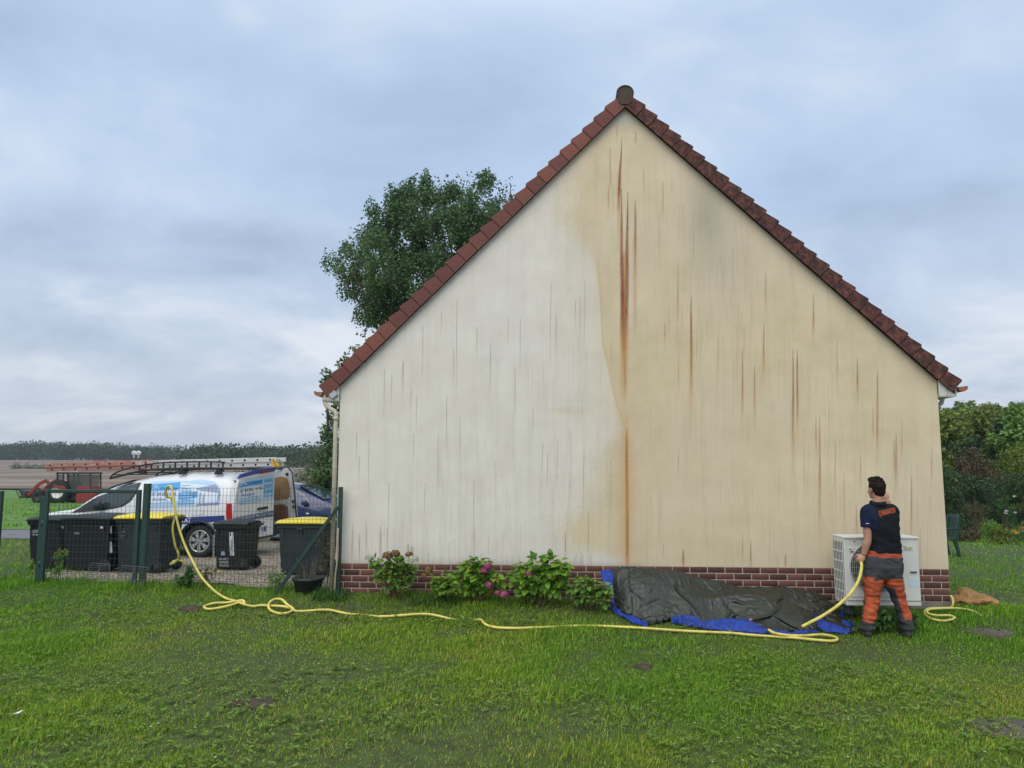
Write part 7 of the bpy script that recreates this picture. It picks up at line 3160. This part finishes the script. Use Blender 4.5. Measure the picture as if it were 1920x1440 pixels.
def strap_leaves(name, label, pxs, Y, n_, hmin, hmax, m, width=.014, cat='plant'):
    p0, p1 = PX(pxs[0], 1110, Y), PX(pxs[1], 1110, Y)
    base = Vector(((p0.x + p1.x) / 2, Y, gz((p0.x + p1.x) / 2, Y)))
    vs, fs, rr = [], [], []
    for i in range(n_):
        x = rng.uniform(p0.x, p1.x)
        y = Y + rng.uniform(-.16, .16)
        z = gz(x, y)
        h = rng.uniform(hmin, hmax)
        a = rng.uniform(0, 2 * math.pi)
        d = Vector((math.cos(a), math.sin(a) * .6, 0))
        bend = rng.uniform(.3, 1.2)
        side = Vector((-d.y, d.x, 0)).normalized()
        r_ = rng.random()
        k = len(vs)
        for s_ in range(6):
            t = s_ / 5
            p = Vector((x, y, z)) + d * (h * bend * t ** 1.6) + Vector((0, 0, h * (t - .55 * bend * t ** 2.4)))
            w_ = width * (1 - t * .9) * .5
            vs += [p - side * w_ - base, p + side * w_ - base]
            rr += [r_, r_]
        fs += [(k + 2 * s_, k + 2 * s_ + 1, k + 2 * s_ + 3, k + 2 * s_ + 2) for s_ in range(5)]
    o = link(name, np_mesh(name, np.array(vs), np.array(fs), {'rnd': rr}), m)
    o.location = base
    return tag(o, label, cat)


strap_leaves('strap_leaf_clump', 'clump of arching strap leaves beside the leggy hydrangea', (765, 850), -.40, 170, .12, .26, lm_weed)
strap_leaves('strap_leaf_clump', 'grassy strap leaf tuft at the foot of the left house corner', (588, 655), -.30, 170, .10, .22, lm_weed)
strap_leaves('strap_leaf_clump', 'tall rough grass under the lower end of the diagonal brace', (505, 560), .05, 130, .15, .32, lm_hyo, .008)


def weed(label, px, pyb, Y, h, w, m, leaf, nleaf, name='weed_plant', flowers=None, wr=.5):
    base = PX(px, pyb, Y)
    base.z = gz(base.x, Y)
    root = tag(empty(name, base), label, 'plant')
    b = MB()
    P_, A_ = [], []
    for i in range(max(3, int(w * 40))):
        e = Vector((rng.uniform(-w, w), rng.uniform(-w, w) * .6, h * rng.uniform(.5, 1)))
        pl = spline([(e.x * .2, e.y * .2, -.02), e * .55, e], 5)
        b.tube(pl, .004, 4)
        for p in pl[3:]:
            for k in range(2):
                P_.append(p)
                A_.append((rng.normal(), rng.normal() - .3, rng.normal() * .4 - .1))
        if flowers:
            bloom(root, e, .022, flowers, 14)
    b.build('stem', m_gstem, root)
    P_, A_ = np.array(P_), np.array(A_)
    ix_ = rng.choice(len(P_), nleaf)
    foliage('foliage', m, root, P_[ix_] + rng.normal(size=(nleaf, 3)) * .02, A_[ix_] + rng.normal(size=(nleaf, 3)) * .6, unit(rng.normal(size=(nleaf, 3)) * .4 + np.array([0, -.3, 1])), leaf * rng.uniform(.6, 1.3, nleaf), rng.random(nleaf), wr, big=True, droop=.35)
    return root


weed('leafy dark green weed growing between the man\'s legs by the heat pump', 1654, 1150, -.90, .30, .15, lm_weed, .085, 230, 'nettle', None, .42)
weed('smaller leafy weed right of the man in front of the heat pump', 1706, 1140, -.85, .22, .10, lm_weed, .075, 90, 'nettle', None, .42)
weed('dark leafy weed on the fence line below the hanging hose', 343, 1108, -.06, .30, .18, lm_weed, .06, 300)
weed('tall weed with small yellow flowers in front of the charcoal bins', 105, 1100, .20, .45, .10, lm_hyo, .05, 120, 'weed_plant', lm_yfl)
weed('short weed with pale yellow flowers left of the gate hinge post', 60, 1090, .35, .34, .08, lm_hyo, .045, 70, 'weed_plant', lm_yfl)
weed('dry brownish weed behind the mesh right of the hanging hose', 385, 1095, .22, .26, .16, lm_dry, .04, 160)
weed('greenish weed at the foot of the bin behind the brace', 520, 1092, .15, .24, .12, lm_hyo, .05, 120)
weed('tangled dry weed between the yellow-lidded bin and the downpipe', 612, 1085, .55, .75, .13, lm_dry, .05, 260)

# black tub with dry stems, cane leaning by the post
tp_ = PX(578, 1101, -.02)
tp_.z = gz(tp_.x, tp_.y)
tub = tag(empty('plant_pot', tp_), 'low black plant pot with withered stems in front of the right-hand bin', 'plant pot')
b = MB()
b.lathe([(0, .01), (.135, 0), (.16, .02), (.195, .15), (.21, .155), (.21, .19), (.195, .19), (.185, .15), (0, .14)], (0, 0, 0), 'z', 32)
b.build('tub', m_black, tub)
b = MB()
for i in range(26):
    a = rng.uniform(0, 6.28)
    r_ = rng.uniform(0, .14)
    e = Vector((math.cos(a) * (r_ + .1 * rng.random()), math.sin(a) * r_, .16 + rng.uniform(.08, .34)))
    b.tube(spline([(math.cos(a) * r_, math.sin(a) * r_, .13), (e.x * .7, e.y, e.z * .7), tuple(e)], 4), .004, 4)
b.build('dry_stems', mat('dry_stem', (0.16, 0.13, 0.085), .9, var=.4, vscale=9), tub)
ca_ = PX(627, 1100, -.16)
ca_.z = gz(ca_.x, ca_.y)
cane = tag(empty('garden_cane', ca_), 'pale thin cane leaning against the fence post at the house corner', 'cane')
b = MB()
b.tube(spline([(0, 0, -.03), (.01, .0, .25), (.03, .01, .5), PX(634, 990, -.15) - ca_], 4), .011, 7)
b.build('stick', mat('cane_pale', (0.36, 0.30, 0.20), .8, var=.2), cane)


# ================================================================== GRASS
def m_grass():
    m = bpy.data.materials.new('grass_blade')
    m.use_nodes = True
    n = NT(m)
    a = n.attr('rnd')
    v = n.coord()
    p1 = n.noise(.55, 4, .6, v)
    p2 = n.noise(2.2, 4, .6, v)
    c1 = n.ramp(a, [(0.0, (0.108, 0.216, 0.017)), (0.55, (0.228, 0.405, 0.030)), (0.88, (0.374, 0.557, 0.049)), (0.93, (0.587, 0.505, 0.093)), (1.0, (0.694, 0.557, 0.123))])
    c2 = n.ramp(a, [(0.0, (0.145, 0.202, 0.022)), (0.55, (0.294, 0.366, 0.037)), (0.8, (0.453, 0.429, 0.068)), (1.0, (0.641, 0.480, 0.106))])
    c3 = n.ramp(a, [(0.0, (0.080, 0.202, 0.017)), (0.6, (0.160, 0.354, 0.027)), (1.0, (0.294, 0.505, 0.044))])
    col = n.mix(n.ramp(p1, [(0.47, 0.0), (0.64, 0.75)]), c1, c2)
    col = n.mix(n.attr('lush'), col, c3)
    col = n.mix(n.ramp(p2, [(0.42, 0.35), (0.58, 0.0)]), col, n.mix(1.0, col, (0.62, 0.70, 0.6), 'MULTIPLY'))
    n.base(col)
    n.rough(.65)
    n.bsdf.inputs['Specular IOR Level'].default_value = .2
    tr = n.N.new('ShaderNodeBsdfTranslucent')
    n._in(tr.inputs[0], col)
    ms = n.N.new('ShaderNodeMixShader')
    ms.inputs[0].default_value = .35
    n.L.new(n.bsdf.outputs[0], ms.inputs[1])
    n.L.new(tr.outputs[0], ms.inputs[2])
    n.L.new(ms.outputs[0], n.N['Material Output'].inputs[0])
    return m


def lumps(x, y, sc, seed):
    """cheap smooth 2-D variation in 0..1"""
    r_ = np.random.default_rng(seed)
    s = np.zeros_like(x)
    for k in range(7):
        a = r_.uniform(0, 6.28)
        f = sc * r_.uniform(.5, 2.0)
        s += np.sin((x * math.cos(a) + y * math.sin(a)) * f + r_.uniform(0, 6.28))
    return np.clip(.5 + s / 7, 0, 1)


holes = [(PG(476, 1318), .20), (PG(357, 1143), .13), (PG(1205, 1252), .10), (PG(1848, 1184), .24), (PG(1892, 1367), .22)]


def blades(n_, x0, x1, y0, y1, h, w, lush=0.0, thin=None):
    x = rng.uniform(x0, x1, n_)
    y = rng.uniform(y0, y1, n_)
    keep = np.ones(n_, bool)
    # house, gravel and covers stay free
    keep &= ~((x > 0.0) & (x < W) & (y > -.03))
    keep &= ~((x > -4.3) & (x < 0.0) & (y > .22) & (y < 8.3) & (rng.random(n_) > .04))
    for p, r_ in holes:
        dd = np.hypot((x - p.x) / 1.2, y - p.y)
        keep &= ~((dd < r_) & (rng.random(n_) < .86 - .7 * (dd / r_) ** 2))
    dens = lumps(x, y, 2.2, 3) * .6 + lumps(x, y, 7.0, 8) * .4
    worn = sstep(.58, .75, lumps(x, y, 1.1, 44)) * sstep(-1.5, -3.0, y)
    keep &= rng.random(n_) < np.clip(.30 + .95 * dens, 0, 1) * (1 - .55 * worn)
    x, y = x[keep], y[keep]
    n_ = len(x)
    z = ground_z(x, y)
    tall = .40 + 1.5 * lumps(x, y, 1.6, 11) * lumps(x, y, 6.0, 5)
    H = h * tall * rng.uniform(.5, 1.35, n_)
    a = rng.uniform(0, 2 * np.pi, n_)
    lean = rng.uniform(.15, 1.0, n_)
    d = np.stack([np.cos(a), np.sin(a), np.zeros(n_)], 1)
    sd_ = np.stack([-np.sin(a + .4), np.cos(a + .4), np.zeros(n_)], 1)
    P = np.stack([x, y, z - .004], 1)
    up = np.array([0, 0, 1.0])
    wd = (w * rng.uniform(.6, 1.3, n_))[:, None]
    m1 = P + d * (H * lean * .30)[:, None] + up * (H * .55)[:, None]
    m2 = P + d * (H * lean * .95)[:, None] + up * (H * (1 - .35 * lean))[:, None]
    V = np.stack([P - sd_ * wd * .5, P + sd_ * wd * .5, m1 + sd_ * wd * .45, m1 - sd_ * wd * .45, m2], 1)
    lu = np.clip(lush + sstep(.55, .8, lumps(x, y, .9, 21)) * .7 + sstep(-1.6, -.5, y) * .5, 0, 1)
    return V, rng.random(n_), lu


parts = [blades(190000, -1.6, 7.4, -6.3, -4.0, .044, .0048),
         blades(200000, -3.8, 9.2, -4.0, -2.0, .044, .0058),
         blades(165000, -6.2, 10.6, -2.0, .35, .048, .0074),
         blades(26000, -62, -14, 13.0, 62.0, .16, .06, .6),
         blades(34000, 7.8, 15.5, .0, 8.0, .060, .011, .4),
         blades(26000, 8.4, 26, 8.0, 25.0, .085, .024, .4),
         blades(16000, -14, -4.2, .3, 8.6, .075, .012),
         blades(5000, -4.7, -.1, -.30, .40, .12, .006)]
V = np.concatenate([p[0] for p in parts])
rn = np.concatenate([p[1] for p in parts])
lu = np.concatenate([p[2] for p in parts])
N_ = len(V)
base_i = np.arange(N_)[:, None] * 5
tri = np.concatenate([base_i + np.array([[0, 1, 2]]), base_i + np.array([[0, 2, 3]]), base_i + np.array([[3, 2, 4]])])
gr = link('grass', np_mesh('grass', V.reshape(-1, 3), tri, {'rnd': np.repeat(rn, 5), 'lush': np.repeat(lu, 5)}), m_grass())
tag(gr, 'short uneven green lawn grass with paler worn patches', 'grass', None, 'stuff')
# broad-leaved lawn weeds and clover
n_ = 7500
x = rng.uniform(-3.5, 9.0, n_)
y = rng.uniform(-6.2, -.9, n_)
k_ = lumps(x, y, 1.3, 33) + .22 * sstep(-3.0, -5.0, y) > .52
x, y = x[k_], y[k_]
P_, A_ = [], []
for xx, yy in zip(x, y):
    z = gz(xx, yy)
    m_ = rng.integers(3, 7)
    for i in range(m_):
        a = rng.uniform(0, 6.28)
        P_.append((xx, yy, z + rng.uniform(.012, .045)))
        A_.append((math.cos(a), math.sin(a), rng.uniform(.1, .7)))
P_, A_ = np.array(P_), np.array(A_)
nn2 = len(P_)
wd_ = foliage('lawn_weeds', leaf_mat('lawn_weed_leaf', (0.11, 0.19, 0.030), (0.22, 0.33, 0.060), transl=.3, rough=.8), None, P_, A_, unit(rng.normal(size=(nn2, 3)) * .3 + np.array([0, 0, 1])), rng.uniform(.018, .055, nn2), rng.random(nn2), .40, big=True, droop=.3)
tag(wd_, 'small broad leaved weeds scattered through the lawn', 'weeds', None, 'stuff')
n_ = 90
x = rng.uniform(-4, 9.0, n_)
y = rng.uniform(-6.0, -1.2, n_)
P_ = np.stack([x, y, ground_z(x, y) + .055], 1)
P_ = np.repeat(P_, 7, 0)
a = np.tile(np.arange(7) * .9, n_)
A_ = np.stack([np.cos(a), np.sin(a), np.full(len(a), .15)], 1)
ds = foliage('lawn_daisies', lm_wht, None, P_, A_, np.tile([[0, 0, 1.0]], (len(a), 1)), np.full(len(a), .010), rng.random(len(a)), .6)
tag(ds, 'tiny white daisies dotted over the lawn', 'daisies', None, 'stuff')


# ================================================================== AIR
m_air = bpy.data.materials.new('air')
m_air.use_nodes = True
nt_ = m_air.node_tree
nt_.nodes.remove(nt_.nodes['Principled BSDF'])
pv = nt_.nodes.new('ShaderNodeVolumePrincipled')
pv.inputs['Color'].default_value = (0.80, 0.88, 0.97, 1)
pv.inputs['Density'].default_value = 0.0003
nt_.links.new(pv.outputs[0], nt_.nodes['Material Output'].inputs['Volume'])
b = MB()
b.box((0, 620, 15), (2560, 1290, 40))
hz_ = b.build('haze', m_air)
hz_['kind'] = 'stuff'
